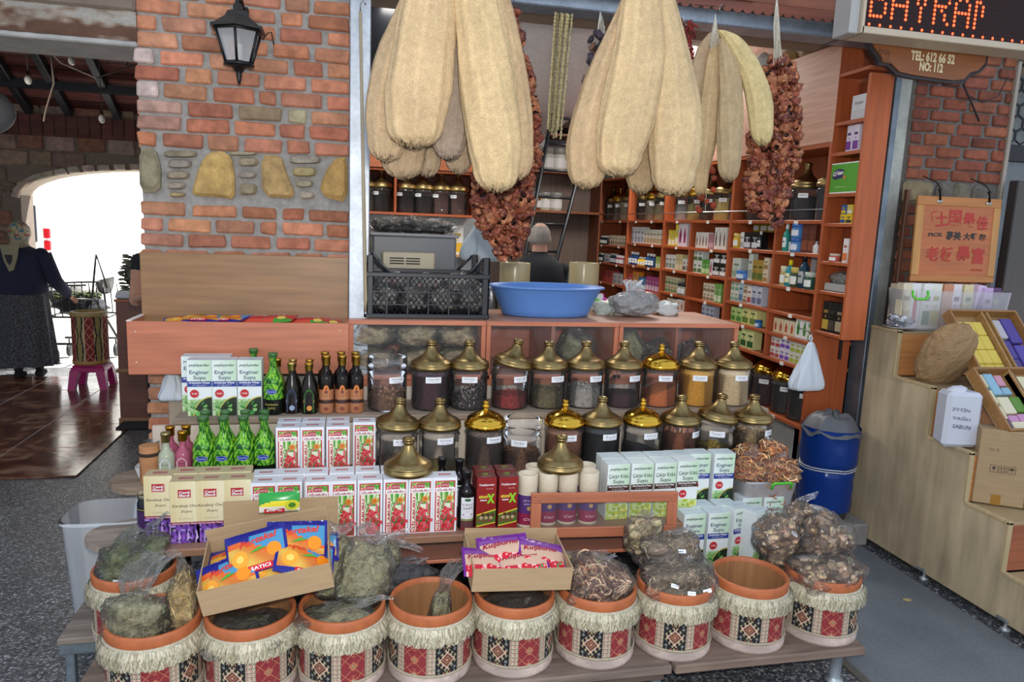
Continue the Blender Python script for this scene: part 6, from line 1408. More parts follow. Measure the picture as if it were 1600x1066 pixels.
FONT = {'B': ['11110', '10001', '10001', '10001', '11110', '10001', '10001', '10001', '11110'], 'A': ['00100', '01010', '01010', '10001', '10001', '11111', '10001', '10001', '10001'], 'Y': ['10001', '10001', '10001', '01010', '01010', '00100', '00100', '00100', '00100'], 'R': ['11110', '10001', '10001', '10001', '11110', '10100', '10010', '10010', '10001'], 'M': ['101', '110', '110', '101', '101', '100', '100', '100', '100']}
FONT['M'] = ['100', '110', '110', '101', '101', '101', '100', '100', '100']
mb = MB(); col0 = 1
for ch in 'BAYRAM':
 for rr_, row in enumerate(FONT[ch]):
  for cc_, v in enumerate(row):
   if v == '1': dot(mb, .02 + (col0 + cc_) * pt, z0 + (10 - rr_) * pt, pt * .40, .0085)
 col0 += 6
for i in range(0, nx, 3): dot(mb, .02 + (i + 1) * pt, z0, pt * .36, .0085)
for i in range(30, nx): dot(mb, .02 + i * pt, z0 + (ndz - 1) * pt, pt * .36, .0085)
mb.build('lit_dots', emit('led_orange', (1, .085, .018), 3.6), t)['kind'] = 'stuff'
# carved wooden sign under it
YW = 3.12
ol_ = [(1352, 20), (1356, 62), (1360, 76), (1372, 92), (1374, 101), (1388, 103), (1402, 117), (1425, 122), (1490, 131), (1508, 129), (1518, 118), (1532, 114), (1543, 102), (1545, 90), (1545, 30)]
pp = [pY(x, y, YW) for x, y in ol_]; t = thing('wooden_sign', 'brown wooden sign board with a wavy dark edge and telephone number under the LED sign', 'sign', (0, 0, 0))
cx_ = sum(p.x for p in pp) / len(pp); cz_ = sum(p.z for p in pp) / len(pp)
MB().prism([(p.x, p.z) for p in pp], YW + .004, YW + .03, H('#2a2226')).build('dark_edge', 'woodv', t, fixn=True)
MB().prism([(cx_ + (p.x - cx_) * .94, cz_ + .008 + (p.z - cz_) * .93) for p in pp], YW - .006, YW + .004, H('#8a5228')).build('board_face', 'wood', t, fixn=True)
mb = MB(); a = pY(1456, 90, YW); b = pY(1453, 107, YW); A = Art(mb, lambda u, v, L: (a.x + u, YW - .007 - .0003 * L, a.z + v)); m1 = mpp(1456, 90, YW)
A.text('TEL: 612 66 52', 0, 0, 69 * m1, H('#d8c8a0'), 13 * m1, rot=0, bold=.05); A.text('NO: 112', b.x - a.x, b.z - a.z + .004, 37 * m1, H('#d8c8a0'), 12 * m1, bold=.05)
c = pY(1381, 86, YW); du = c.x - a.x; dv_ = c.z - a.z
A.line([(du - .03, dv_ + .03), (du - .03, dv_ - .025), (du + .035, dv_ - .03)], .0025, H('#3a2218')); A.line([(du - .02, dv_ - .018), (du - .02, dv_ + .018), (du + .022, dv_ + .018), (du + .022, dv_ - .018), (du - .02, dv_ - .018)], .002, H('#3a2218')); A.line([(du - .012, dv_ + .01), (du, dv_ + .0), (du + .012, dv_ + .012), (du + .008, dv_ - .01)], .002, H('#3a2218'))
mb.build('lettering', 'print', t)
for x in (pp[1].x + .1, pp[-1].x - .12): MB().tube([(x, YW + .02, cz_ + .12), (x, 3.45, cz_ + .16), (x, 3.62, cz_ + .16)], .006, 6, H('#222')).build('bracket', 'black_metal', t)
for s in (.25, .95): MB().tube([(l0.x + s, YS + .14, zs + .2), (l0.x + s, 3.62, zs + .2)], .012, 6, H('#333')).build('sign_bracket', 'black_metal', [o for o in COL.objects if o.name.startswith('led_sign')][0]).matrix_parent_inverse = Matrix.Translation((-l0.x, -YS, -zs))
tag(MB().tube([pY(1505, 132, 3.58), pY(1520, 165, 3.58), pY(1530, 190, 3.58)], .005, 6, H('#1d1a1a')).tube([pY(1510, 148, 3.585), pY(1535, 160, 3.585), pY(1560, 150, 3.585), pY(1575, 120, 3.6)], .003, 6, H('#1d1a1a')).build('cable', 'rubber'), 'black cable dangling on the bricks below the wooden sign', 'cable')
# ---------------------------------------------------------------- wall lantern
q = pY(373, 85, 3.40); t = thing('wall_lantern', 'black six sided wall lantern with frosted panes on the brick pier', 'lantern', (q.x, 3.40, pY(373, 132, 3.4).z)); BK = H('#17181b')
h0 = 0; z_pb = pY(373, 101, 3.4).z - t.location.z; z_pt = pY(373, 47, 3.4).z - t.location.z; z_rt = pY(373, 5, 3.4).z - t.location.z; rt_, rbm = .098, .055
MB().lathe([(0, 0), (.006, .003), (.006, .012), (.011, .018), (.008, .026), (.013, .034), (.010, .044), (.018, .055), (.028, z_pb - .012), (rbm + .008, z_pb - .006), (rbm + .008, z_pb + .003), (0, z_pb + .003)], 12, BK).build('finial', 'black_metal', t)
MB().lathe([(0, z_pt - .002), (rt_ + .02, z_pt - .002), (rt_ + .02, z_pt + .010), (rt_ + .004, z_pt + .014), (.055, z_pt + .050), (.046, z_pt + .070), (.020, z_pt + .080), (.022, z_pt + .095), (.012, z_rt), (.0, z_rt + .005)], 6, H('#2a2724'), sm=False).build('roof', 'black_metal', t)
fr_ = MB()
for k in range(6):
 a = 2 * pi * k / 6; fr_.tube([(rbm * sin(a), -rbm * cos(a), z_pb), (rt_ * sin(a), -rt_ * cos(a), z_pt)], .0055, 6, BK)
for rr_, z in ((rbm, z_pb + .004), (rt_, z_pt - .006)): fr_.tube([(rr_ * sin(2 * pi * k / 6), -rr_ * cos(2 * pi * k / 6), z) for k in range(6)], .006, 6, BK, closed=True)
lf = fr_.build('frame', 'black_metal', t)
for k in range(6):
 a, b = 2 * pi * k / 6, 2 * pi * (k + 1) / 6; s = .96
 MB().add([(rbm * s * sin(a), -rbm * s * cos(a), z_pb), (rbm * s * sin(b), -rbm * s * cos(b), z_pb), (rt_ * s * sin(b), -rt_ * s * cos(b), z_pt), (rt_ * s * sin(a), -rt_ * s * cos(a), z_pt)], [(0, 1, 2, 3)], H('#9a948a')).build('glass_pane', 'tub_plastic', lf)
mb = MB();
for k in range(5): mb.lathe([(.014, k * .013), (.018, k * .013 + .006), (.014, k * .013 + .012)], 14, H('#dcdcd8'), c=(.0, 0, z_pb + .02))
mb.build('bulb', 'gloss', t)
MB().box(-.02, .02, .16, .21, z_pt - .02, z_rt + .03, BK, .004).tube([(0, 0, z_rt - .005), (0, 0, z_rt + .03), (0, .10, z_rt + .04), (0, .17, z_rt + .01)], .009, 8, BK).build('wall_bracket', 'black_metal', t)
tag(MB().tube([pY(410, 62, 3.57), pY(418, 52, 3.58), pY(424, 50, 3.588), pY(428, 70, 3.592)], .003, 5, H('#15130f')).build('cable', 'rubber'), 'short black cable end beside the lantern', 'cable')
# ================================================================ SHOP INTERIOR
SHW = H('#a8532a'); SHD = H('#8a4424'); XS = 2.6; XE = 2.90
ys = {}
for px, y in ((887, 370), (931, 370), (979, 370), (1036, 370), (1140, 370), (1208, 400), (1283, 400), (1330, 400)): ys[px] = pX(px, y, XS).y
ys[1330] = 3.42; ys[1283] = 3.66
ZL = [.60, .95, 1.08, 1.20, 1.40, 1.60, 1.81]
bays = [(887, 931, [1.20, 1.37, 1.595, 1.81]), (931, 979, [.98, 1.17, 1.375, 1.56, 1.81]), (979, 1036, [.98, 1.18, 1.395, 1.60, 1.81]), (1036, 1140, [.88, 1.07, 1.21, 1.405, 1.60, 1.81]), (1140, 1283, [.60, .95, 1.11, 1.25, 1.41, 1.62, 1.81])]
BN = ['farthest bay by the ladder', 'second bay from the ladder', 'third bay from the ladder', 'fourth bay from the ladder', 'wide bay nearest the street']
for (l, r_, zs_), bn in zip(bays, BN):
 y1, y0 = ys[l], ys[r_]; t = thing('shelf_unit', 'tall orange wooden wall shelf, ' + bn, 'shelf', (XS, y0, 0)); W_ = y1 - y0
 MB().box(0, .26, 0, .022, .5, 2.24, SHW, .002).build('side_panel', 'woodv', t)
 MB().box(0, .30, W_ - .012, W_ - .001, .5, 2.24, SHW, .002).build('side_panel', 'woodv', t)
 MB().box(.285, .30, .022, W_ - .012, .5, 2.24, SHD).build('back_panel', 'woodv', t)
 for z in zs_:
  MB().box(.002, .285, .022, W_ - .012, z - .022, z, SHW, .002).build('shelf_board', 'wood', t)
  for k in range(2): yy = W_ * (.25 + .5 * k) + rnd.uniform(-.05, .05); MB().box(-.002, .002, yy, yy + .035, z - .026, z - .004, H('#e6e4de')).build('price_tag', 'paper', t)
 MB().box(.002, .285, .022, W_ - .012, 2.215, 2.24, SHW, .002).build('top_board', 'wood', t)
 if r_ in (1140, 1283):      # middle upright between the lower shelves
  ym_ = pX(1075 if r_ == 1140 else 1207, 420, XS).y - y0
  MB().box(.001, .284, ym_, ym_ + .02, .95 if r_ == 1283 else 1.07, 1.788, SHW, .002).build('divider', 'woodv', t)
 if r_ == 1283: MB().box(.27, .284, .03, ym_, 1.42, 1.785, H('#d9dde0')).build('white_backing', 'matte', t)
# upper cupboards with pinkish doors
t = thing('wall_cupboard', 'row of pinkish laminate cupboards above the jar shelf on the right', 'cupboard', (XS, ys[1283], 2.24)); W_ = ys[1036] - ys[1283]
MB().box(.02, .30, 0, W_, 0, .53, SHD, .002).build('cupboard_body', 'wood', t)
for k in range(4): MB().box(0, .018, k * W_ / 4 + .003, (k + 1) * W_ / 4 - .003, .0, .53, H('#cc9c84'), .003).build('door', 'wood', t)
# narrow end column with its broad end panel
y0 = ys[1330]; y1 = ys[1283]; t = thing('shelf_unit', 'narrow end column of the wall shelf with a broad plain orange end panel', 'shelf', (XS, y0, 0)); W_ = y1 - y0
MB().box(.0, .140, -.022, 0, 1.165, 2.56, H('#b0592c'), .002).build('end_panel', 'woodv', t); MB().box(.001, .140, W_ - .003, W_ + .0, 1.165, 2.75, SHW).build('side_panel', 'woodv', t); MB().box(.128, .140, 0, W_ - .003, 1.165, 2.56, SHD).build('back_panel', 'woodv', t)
EC = [1.187, 1.416, 1.582, 1.793, 1.955, 2.177, 2.34]
for z in EC + [2.60]: MB().box(.002, .128, 0, W_ - .003, z - .02, z, SHW, .002).build('shelf_board', 'wood', t)
struct(MB().box(2.45, 2.855, 3.32, 3.64, 0, .13, H('#8f8a84'), .01).build('trim_6', 'concrete'), 'low concrete doorstep under the blue bin')
struct(MB().box(2.93, 3.0, 3.62, 4.2, 0, 3.0, H('#8d9092')).build('wall_right', 'concrete'), 'grey concrete wall below the shelf')
# ---- goods
_g = {}
def good(kind, c1, c2, w_, h_):
 k = (kind, c1, c2, w_, h_)
 if k in _g: return _g[k]
 a, b = H(c1), H(c2); mb = MB(); R_ = w_ / 2
 if kind == 'carton':
  mb.box(-R_, R_, 0, w_ * .8, 0, h_, a, .001); A = Art(mb, lambda u, v, L: (u, -.0003 * L, v)); A.rect(-R_ * .9, h_ * .08, R_ * .9, h_ * .40, b); A.rect(-R_ * .6, h_ * .62, R_ * .6, h_ * .72, mixc(b, (0, 0, 0), .4)); A.disc(0, h_ * .5, R_ * .3, mixc(a, b, .5), 8); m = 'print'
 elif kind == 'bottle':
  mb.lathe([(0, 0), (R_ * .95, 0), (R_, .003), (R_, h_ * .62), (R_ * .5, h_ * .74), (R_ * .38, h_ * .8), (R_ * .45, h_ * .8), (R_ * .45, h_), (0, h_)], 12, [a] * 5 + [b] * 3); A = Art(mb, curved(R_ + .0006)); A.rect(-R_ * .9, h_ * .15, R_ * .9, h_ * .5, mixc(b, WHITE, .5), 5); A.rect(-R_ * .6, h_ * .33, R_ * .6, h_ * .37, mixc(a, (0, 0, 0), .5), 4); m = 'gloss'
 elif kind == 'pot':
  mb.lathe([(0, 0), (R_ * .95, 0), (R_, .003), (R_, h_ * .68), (R_ * .9, h_ * .72), (R_ * .98, h_ * .73), (R_ * .98, h_ * .98), (R_ * .9, h_), (0, h_)], 14, [a] * 4 + [b] * 4); A = Art(mb, curved(R_ + .0006)); A.rect(-R_, h_ * .15, R_, h_ * .55, mixc(WHITE, b, .2), 5); m = 'gloss'
 elif kind == 'tubebox':
  mb.box(-R_, R_, 0, w_, 0, h_, a, .001); A = Art(mb, lambda u, v, L: (u, -.0003 * L, v)); A.poly([(0, h_ * .85), (-R_ * .5, h_ * .5), (-R_ * .35, h_ * .15), (R_ * .35, h_ * .15), (R_ * .5, h_ * .5)], b); m = 'print'
 o = mb.build(kind, m); d = o.data; bpy.data.objects.remove(o); _g[k] = d; return d
NM = dict(carton='small_carton', bottle='small_bottle', pot='cosmetic_jar', tubebox='small_carton'); NC = dict(carton='carton', bottle='bottle', pot='jar', tubebox='carton')
def CN(c):
 r, g_, b = [x ** .45 for x in H(c)]; mx, mn = max(r, g_, b), min(r, g_, b)
 if mx < .25: return 'black'
 if mx - mn < .10: return 'white' if mx > .75 else 'grey'
 if r >= g_ and g_ >= b: return 'cream' if mx > .8 and mn > .6 else ('yellow' if g_ > .72 * r and b < .5 * r else ('brown' if mx < .55 else 'orange'))
 if g_ >= r and g_ >= b: return 'green'
 if b >= r: return 'violet' if r > g_ * 1.15 else 'blue'
 return 'pink' if b > g_ else 'red'
usedl = {}
def put(kind, c1, c2, w_, h_, x, y, z, where, rz=-pi / 2):
 """goods on the right wall face the shop (towards -X)"""
 base = '%s %s, %s print, %s' % (CN(c1), {'pot': 'pot', 'bottle': 'bottle'}.get(kind, 'carton'), CN(c2), where); n = usedl.get(base, 0); usedl[base] = n + 1
 o = bpy.data.objects.new(NM[kind], good(kind, c1, c2, w_, h_)); COL.objects.link(o); o.location = (x, y, z); o.rotation_euler = (0, 0, rz + rnd.uniform(-.06, .06))
 lb = base if n == 0 else base.replace(CN(c1), ORD[min(n, 13)] + ' ' + CN(c1), 1)
 return tag(o, lb, NC[kind], 'goods on the orange wall shelves')
def row(l, r_, z, items, where, depth=.03, stackh=None):
 """items laid out from left to right of the picture = from far to near"""
 yy = l
 for it in items:
  kind, c1, c2, w_, h_, n = it[:6]; gap = it[6] if len(it) > 6 else .006
  for i in range(n):
   if yy - w_ < r_ + .026: return
   st = it[7] if len(it) > 7 else 1
   for s in range(st): put(kind, c1, c2, w_, h_, XS + depth, yy - w_ / 2 - .004, z + s * (h_ + .0005), where)
   yy -= w_ + gap
def shelfname(b, k): return '%s shelf below jars, %s' % (ORD[k], ('ladder end bay', 'second bay from ladder', 'third bay from ladder', 'fourth bay from ladder', 'street end bay')[b])
B0, B1, B2, B3, B4 = [(ys[a], ys[b]) for a, b, _ in bays]
Y5 = pX(1075, 420, XS).y; Y6 = pX(1207, 420, XS).y
g = .012
row(B0[0], B0[1], 1.595, [('pot', '#c8762c', '#6a4a2a', .085, .10, 1), ('bottle', '#6e6a5c', '#a89048', .065, .16, 7)], shelfname(0, 0))
row(B0[0], B0[1], 1.37, [('pot', '#c0663a', '#b8b0a0', .085, .10, 1), ('bottle', '#7a7468', '#b09a58', .06, .15, 8)], shelfname(0, 1))
row(B0[0], B0[1], 1.20, [('pot', '#c87a34', '#5c4430', .08, .09, 7)], shelfname(0, 2))
row(B1[0] - .1, B1[1], 1.56, [('bottle', '#1c1c22', '#d8d8d4', .05, .09, 4), ('carton', '#d8cdb8', '#8a7a5c', .06, .10, 8, .004)], shelfname(1, 0))
row(B1[0] - .05, B1[1], 1.375, [('bottle', '#22242c', '#e0e0dc', .05, .09, 3), ('carton', '#dcdcdc', '#8890a0', .065, .09, 3), ('bottle', '#2a3040', '#c0c8d0', .045, .10, 4), ('pot', '#a04858', '#e0d0d0', .06, .09, 3), ('bottle', '#22242c', '#e0e0dc', .05, .09, 2)], shelfname(1, 1))
row(B1[0] - .2, B1[1], 1.17, [('carton', '#a03a40', '#c85a50', .10, .13, 3), ('carton', '#d4d4d4', '#a0a4a8', .12, .11, 3)], shelfname(1, 2))
row(B2[0] - .05, B2[1], 1.60, [('carton', '#d8dce0', '#9aa4b4', .07, .15, 4), ('carton', '#dcdacc', '#b8a078', .065, .13, 6), ('bottle', '#26324a', '#d8dce0', .05, .09, 5, .006, 1)], shelfname(2, 0))
row(B2[0] - .03, B2[1], 1.395, [('bottle', '#d8d8d4', '#3a3a3a', .045, .08, 1), ('bottle', '#1f3a66', '#e4e4e0', .06, .12, 3), ('bottle', '#d8b020', '#e4e4e0', .055, .08, 3), ('bottle', '#1f3a66', '#e4e4e0', .06, .12, 3), ('carton', '#a8c858', '#e4ecd0', .06, .10, 4)], shelfname(2, 1))
row(B2[0] - .03, B2[1], 1.18, [('carton', '#c83a48', '#e8d8d8', .05, .12, 2), ('carton', '#d8882c', '#f0e0b0', .07, .15, 2), ('carton', '#3a78b0', '#d8e4ec', .055, .11, 3), ('carton', '#b04888', '#f0d8e4', .06, .13, 5)], shelfname(2, 2))
row(B2[0] - .1, B2[1], .98, [('carton', '#6a9aa0', '#d8e8e8', .07, .10, 9)], shelfname(2, 3))
row(B3[0] - .04, Y5, 1.60, [('carton', '#dcc838', '#f0ecd0', .06, .13, 2), ('carton', '#e0cc3c', '#f4f0e0', .055, .18, 1), ('tubebox', '#dcd6dc', '#a02c68', .075, .19, 2)], shelfname(3, 0) + ', left half')
row(Y5 - .03, B3[1], 1.60, [('tubebox', '#dcdcd4', '#8a6a58', .045, .12, 4), ('carton', '#a87880', '#c8a0a8', .09, .11, 1), ('tubebox', '#dcdcd4', '#7a6450', .055, .16, 3)], shelfname(3, 0) + ', right half')
row(B3[0] - .02, Y5, 1.405, [('carton', '#e2e2de', '#8a9a8a', .06, .12, 3), ('carton', '#d2c48c', '#e6dcb8', .06, .13, 2), ('carton', '#e2e2de', '#6c6c6c', .06, .10, 4)], shelfname(3, 1) + ', left half')
row(Y5 - .02, B3[1], 1.405, [('carton', '#e0e6e0', '#5a7a4a', .07, .09, 2, .004, 2), ('carton', '#58a040', '#c8e0a8', .055, .11, 2), ('tubebox', '#e4dce0', '#a83a58', .045, .12, 1), ('carton', '#26241f', '#e8e8e8', .10, .09, 2, .004, 2)], shelfname(3, 1) + ', right half')
row(B3[0] - .04, Y5, 1.21, [('carton', '#cdbf9e', '#5e8a5a', .055, .065, 5, .003, 2), ('pot', '#8a8a7c', '#2c2c30', .06, .10, 2)], shelfname(3, 2) + ', left half')
row(Y5 - .22, B3[1], 1.21, [('carton', '#d8ccb4', '#8a7a5a', .055, .065, 3, .003, 2), ('carton', '#74a850', '#dce8c8', .05, .14, 2)], shelfname(3, 2) + ', right half')
row(B3[0] - .10, Y5, 1.07, [('carton', '#dcd6c0', '#5a9a54', .06, .09, 3), ('tubebox', '#e4e0d8', '#b86a34', .06, .10, 3)], shelfname(3, 3) + ', left half')
row(Y5 - .22, B3[1], 1.07, [('carton', '#b4bac8', '#5a6a8a', .06, .11, 3)], shelfname(3, 3) + ', right half')
row(B4[0] - .03, Y6, 1.62, [('pot', '#c8a020', '#c8b060', .06, .10, 1), ('carton', '#e0e0dc', '#a0a0a0', .04, .11, 1, .003), ('carton', '#1c1c1e', '#c8ccd4', .09, .11, 2), ('bottle', '#1c1c1e', '#c8c8c8', .04, .12, 1)], shelfname(4, 0) + ', left half')
for k in range(4): put('pot', '#a8921e', '#c8b450', .075, .075, XS + .14, B4[0] - .14 - k * .09, 1.735, 'upper layer, ' + shelfname(4, 0))
row(Y6 - .05, B4[1], 1.62, [('bottle', '#2f8a80', '#d8e0e0', .045, .17, 1), ('carton', '#e6e6e6', '#c8c8c8', .04, .06, 1), ('pot', '#4a7cb0', '#3a64a8', .075, .085, 1, .004, 2), ('carton', '#5c2c1c', '#8a4a2c', .06, .18, 2), ('bottle', '#e0e0e0', '#b0b0b0', .035, .07, 1)], shelfname(4, 0) + ', right half')
row(B4[0] - .02, Y6, 1.41, [('carton', '#c8d0c0', '#94a890', .10, .14, 1), ('pot', '#5a8ac8', '#4070b8', .095, .06, 1), ('carton', '#c8ccc4', '#9aa08c', .05, .18, 1), ('carton', '#aa8a3c', '#586a2c', .06, .14, 2), ('carton', '#dccfb4', '#a08050', .055, .08, 1, .004, 2)], shelfname(4, 1) + ', left half')
row(Y6 - .06, B4[1], 1.41, [('pot', '#b8a060', '#d8d0b0', .05, .12, 1), ('bottle', '#2a8a94', '#e0d020', .055, .16, 1), ('pot', '#3c4a30', '#c8b060', .07, .12, 1), ('bottle', '#203a4a', '#101820', .06, .20, 1), ('pot', '#2c5040', '#b8c0b0', .07, .10, 1), ('bottle', '#203a4a', '#101820', .055, .20, 1)], shelfname(4, 1) + ', right half')
row(B4[0] - .02, Y6, 1.25, [('carton', '#dcdcc8', '#7aa890', .055, .07, 2, .003, 2), ('carton', '#a8c4d0', '#5a7a9a', .05, .14, 1), ('carton', '#d8ccb8', '#a07c5a', .055, .065, 1, .003, 2), ('carton', '#e6e0d8', '#b04848', .045, .12, 1), ('carton', '#c8ccd8', '#6a7490', .06, .13, 2)], shelfname(4, 2) + ', left half')
row(Y6 - .02, B4[1], 1.25 - .14, [('tubebox', '#d8c8a0', '#a84c34', .05, .09, 2), ('tubebox', '#dccfb0', '#b85a30', .055, .09, 2), ('tubebox', '#e4e4e0', '#4a8a3c', .06, .13, 2, .002), ('carton', '#d8dcc8', '#6a9a50', .055, .07, 2, .003, 2)], shelfname(4, 3) + ', right half')
row(B4[0] - .05, Y6, 1.11, [('carton', '#b8d080', '#4a8a3a', .07, .10, 2), ('carton', '#e0dc90', '#6a8a3a', .09, .12, 2), ('pot', '#3a78a8', '#2a5a90', .05, .05, 1)], shelfname(4, 3) + ', left half')
row(Y6 - .01, B4[1], .95, [('carton', '#d8d8d0', '#b04040', .05, .065, 2, .003, 2), ('carton', '#dcd8e0', '#7a4ab0', .05, .07, 2, .003, 2), ('carton', '#d8d8c8', '#a8b83a', .05, .065, 3, .003, 2)], shelfname(4, 4) + ', right half')
row(B4[0] - .02, Y6, .95, [('carton', '#a8cc78', '#4a7a2a', .06, .10, 3, .003, 1), ('carton', '#d8dc98', '#2a5a2a', .08, .13, 2)], shelfname(4, 4) + ', left half')
# end column goods
EX = XS + .03; ym = (ys[1330] + ys[1283]) / 2
for (kind, c1, c2, w_, h_, yoff, z, lb) in (('carton', '#dadada', '#cfcfcf', .11, .13, -.03, 2.34, 0), ('carton', '#e0d8e4', '#7a3a98', .045, .14, .02, 2.177, 0), ('carton', '#e0d8e4', '#7a3a98', .045, .14, -.035, 2.177, 0), ('carton', '#e0c020', '#2a4a8a', .045, .05, .0, 1.793, 0), ('carton', '#e0c020', '#2a2a2a', .045, .05, -.05, 1.793, 0), ('carton', '#2a58a0', '#e0c020', .045, .05, .0, 1.844, 0), ('carton', '#d8c030', '#d8d8d8', .045, .05, -.05, 1.844, 0), ('pot', '#b85848', '#c8b8a8', .06, .045, .03, 1.582, 0), ('carton', '#e2e0dc', '#d87a3c', .04, .13, -.05, 1.582, 0), ('carton', '#15130f', '#b8963a', .055, .17, .055, 1.187, 0), ('carton', '#15130f', '#4a4036', .055, .17, -.0, 1.187, 0), ('carton', '#15130f', '#a89878', .055, .17, -.06, 1.187, 0)):
 put(kind, c1, c2, w_, h_, EX, ym + yoff, z, 'in the narrow end column')
t = thing('green_carton', 'bright green wide carton with white edges in the narrow end column', 'carton', (XS + .01, ym + .0, 1.955), -pi / 2)
mb = MB().box(-.115, .112, 0, .115, 0, .165, H('#4fa02c'), .002); A = Art(mb, lambda u, v, L: (u, -.0003 * L, v)); A.rect(-.112, .158, .11, .164, WHITE); A.rect(-.112, .001, .11, .007, WHITE); A.poly([(-.10, .085), (-.07, .075), (-.01, .085), (.0, .125), (-.05, .135), (-.09, .12)], H('#2a2a5a')); A.text('Çiğdem', -.05, .108, .085, WHITE, .030, rot=.1, italic=.2, bold=.04); A.disc(.005, .085, .012, H('#c87a3a')); A.text('BİTKİSEL ÇAY', -.02, .035, .09, H('#c8e0a8'), .010); mb.build('carton_body', 'print', t)
t = thing('grey_basket', 'grey plastic tray with clear bags in the narrow end column', 'tray', (XS + .03, ym, 1.416), -pi / 2); MB().box(-.10, .10, 0, .095, 0, .045, H('#a8a8a4'), .006).build('tray_body', 'plastic', t)
bag('clear crumpled bag in the grey tray of the end column', (XS + .075, ym, 1.452), (.04, .08, .035), 'root', 51, [H('#8f8c84'), H('#a8a49a')], n=60)
# jars on the top shelf along the right wall
def shop_jar(x, y, z, c, label, sc=1.0, lid=0, level=.15):
 t = thing('spice_jar', label, 'jar', (x, y, z), rnd.uniform(-.2, .2) - pi / 2 * 0, 'jars on the wall shelves'); t.scale = (sc, sc, sc * 1.12)
 jb = part_of('jar_body', BODY, t); part_of('brass_lid', LID[lid], t, (0, 0, .178))
 if c: MB().lathe([(.0, .004), (R_J - .007, .005), (R_J - .006, .01), (R_J - .006, level), (R_J * .5, level + .01), (0, level + .006)], 18, H(c)).build('contents', 'jarfill', t)
 mb = MB(); A = Art(mb, curved(R_J + .002)); u = -.06; A.rect(u - .03, .125, u + .03, .150, H('#e4e6e8'), 5); A.rect(u - .02, .138, u + .02, .141, H('#66666c'), 3); mb.build('paper_label', 'print', jb); return t
def jarrow(l, r_, n, cols, bn):
 for i in range(n):
  y = l + (r_ - l) * (i + .5) / n; shop_jar(XS + .13, y, 1.81, cols[i % len(cols)], 'brass lidded jar on the top shelf, %s from the left, %s' % (ORD[i], bn), .98, lid=1 if i % 3 == 1 else 0, level=rnd.uniform(.11, .17))
jarrow(B0[0], B0[1], 3, ['#8a8474', '#9c988c', '#5a4c40'], BN[0]); jarrow(B1[0], B1[1], 4, ['#3a3430', '#6c6050', '#b0a890', '#a8742c'], BN[1]); jarrow(B2[0], B2[1], 4, ['#3c2c24', '#a09c88', '#c0b890', '#b8b8b0'], BN[2]); jarrow(B3[0], B3[1], 5, ['#b8bab8', '#b0a868', '#3c342c', '#c8b46c', '#4a4038'], BN[3]); jarrow(B4[0], B4[1], 4, ['#34302e', '#5a4440', '#2a2c34', '#30323a'], BN[4])
# guard rail along those jars
tag(MB().tube([(XS - .01, B0[0], 1.87), (XS - .01, B4[1], 1.87)], .004, 5, H('#a8a8a4')).build('guard_rail', 'metal'), 'thin metal rail in front of the jars on the top shelf', 'rail')
for i, (px, c, lb) in enumerate(((1197, '#3a2226', 'large jar of maroon spice with shiny gold lid on the lowest shelf, left'), (1229, '#34363a', 'large jar of grey tea with shiny gold lid on the lowest shelf, middle'), (1256, '#2c2a2c', 'large dark jar on the lowest shelf, right, behind the white bag'))):
 p = pX(px, 610, 2.72); t = shop_jar(2.72, max(3.70, p.y), .60, c, lb, 1.05, lid=1, level=.165)
p = pX(1166, 600, 2.72); t = shop_jar(2.72, p.y, .60, '#16161a', 'black filled jar on the lowest shelf, leftmost, behind the ginger jar', 1.05, lid=1, level=.17)
q = pY(1278, 537, 3.40); white_bag('white carrier bag hanging from a hook under the end column', (q.x, 3.46, q.z), .105, .27, 9, .035)
tag(MB().tube([(q.x, 3.46, q.z + .02), (q.x, 3.46, q.z + .05), (q.x, 3.60, q.z + .06)], .003, 5, H('#888')).build('wire_hook', 'metal'), 'small hook holding the white bag under the end column', 'hook')
tag(MB().box(0, .012, 0, .02, -.13, 0, H('#151517'), .002).build('black_bracket', 'black_metal', None, (pY(1314, 532, 3.58).x, 3.575, 1.155)), 'short black bracket under the end column panel', 'bracket')
# blue lined bin with string
t = thing('blue_bin', 'round bin wrapped in a blue plastic sack tied with white string', 'bin', (pY(1293, 730, 3.48).x, 3.485, .131)); mb = MB(); c = H('#14367e')
mb.grid(lambda u, v: ((.145 + .012 * v + .010 * noise.noise(Vector((cos(2 * pi * u) * 3, sin(2 * pi * u) * 3, v * 4))) - (.012 if abs(v - .52) < .03 else 0)) * sin(2 * pi * u), -(.145 + .012 * v + .010 * noise.noise(Vector((cos(2 * pi * u) * 3, sin(2 * pi * u) * 3, v * 4))) - (.012 if abs(v - .52) < .03 else 0)) * cos(2 * pi * u), .06 + .47 * v), 40, 30, c); mb.build('blue_sack', 'gloss', t)
MB().lathe([(.10, 0), (.12, .005), (.14, .07)], 24, H('#3c3c3e')).build('bin_base', 'plastic', t)
for z in (.295, .308): MB().tube([(.150 * sin(2 * pi * k / 30), -.150 * cos(2 * pi * k / 30), z + .004 * sin(k * .5)) for k in range(30)], .0035, 5, H('#c8ccd0'), closed=True).build('string', 'cloth', t)
mb = MB(); mb.grid(lambda u, v: ((.166 - .16 * v + .006 * noise.noise(Vector((cos(2 * pi * u) * 3, sin(2 * pi * u) * 3, v * 3)))) * sin(2 * pi * u), -(.166 - .16 * v) * cos(2 * pi * u), .50 + .10 * sin(min(1, v * 1.5) * pi / 2) + .03 * noise.noise(Vector((cos(2 * pi * u) * 2, sin(2 * pi * u) * 2, v * 2)))), 40, 12, H('#5c5e62')); mb.build('grey_liner', 'foam', t)
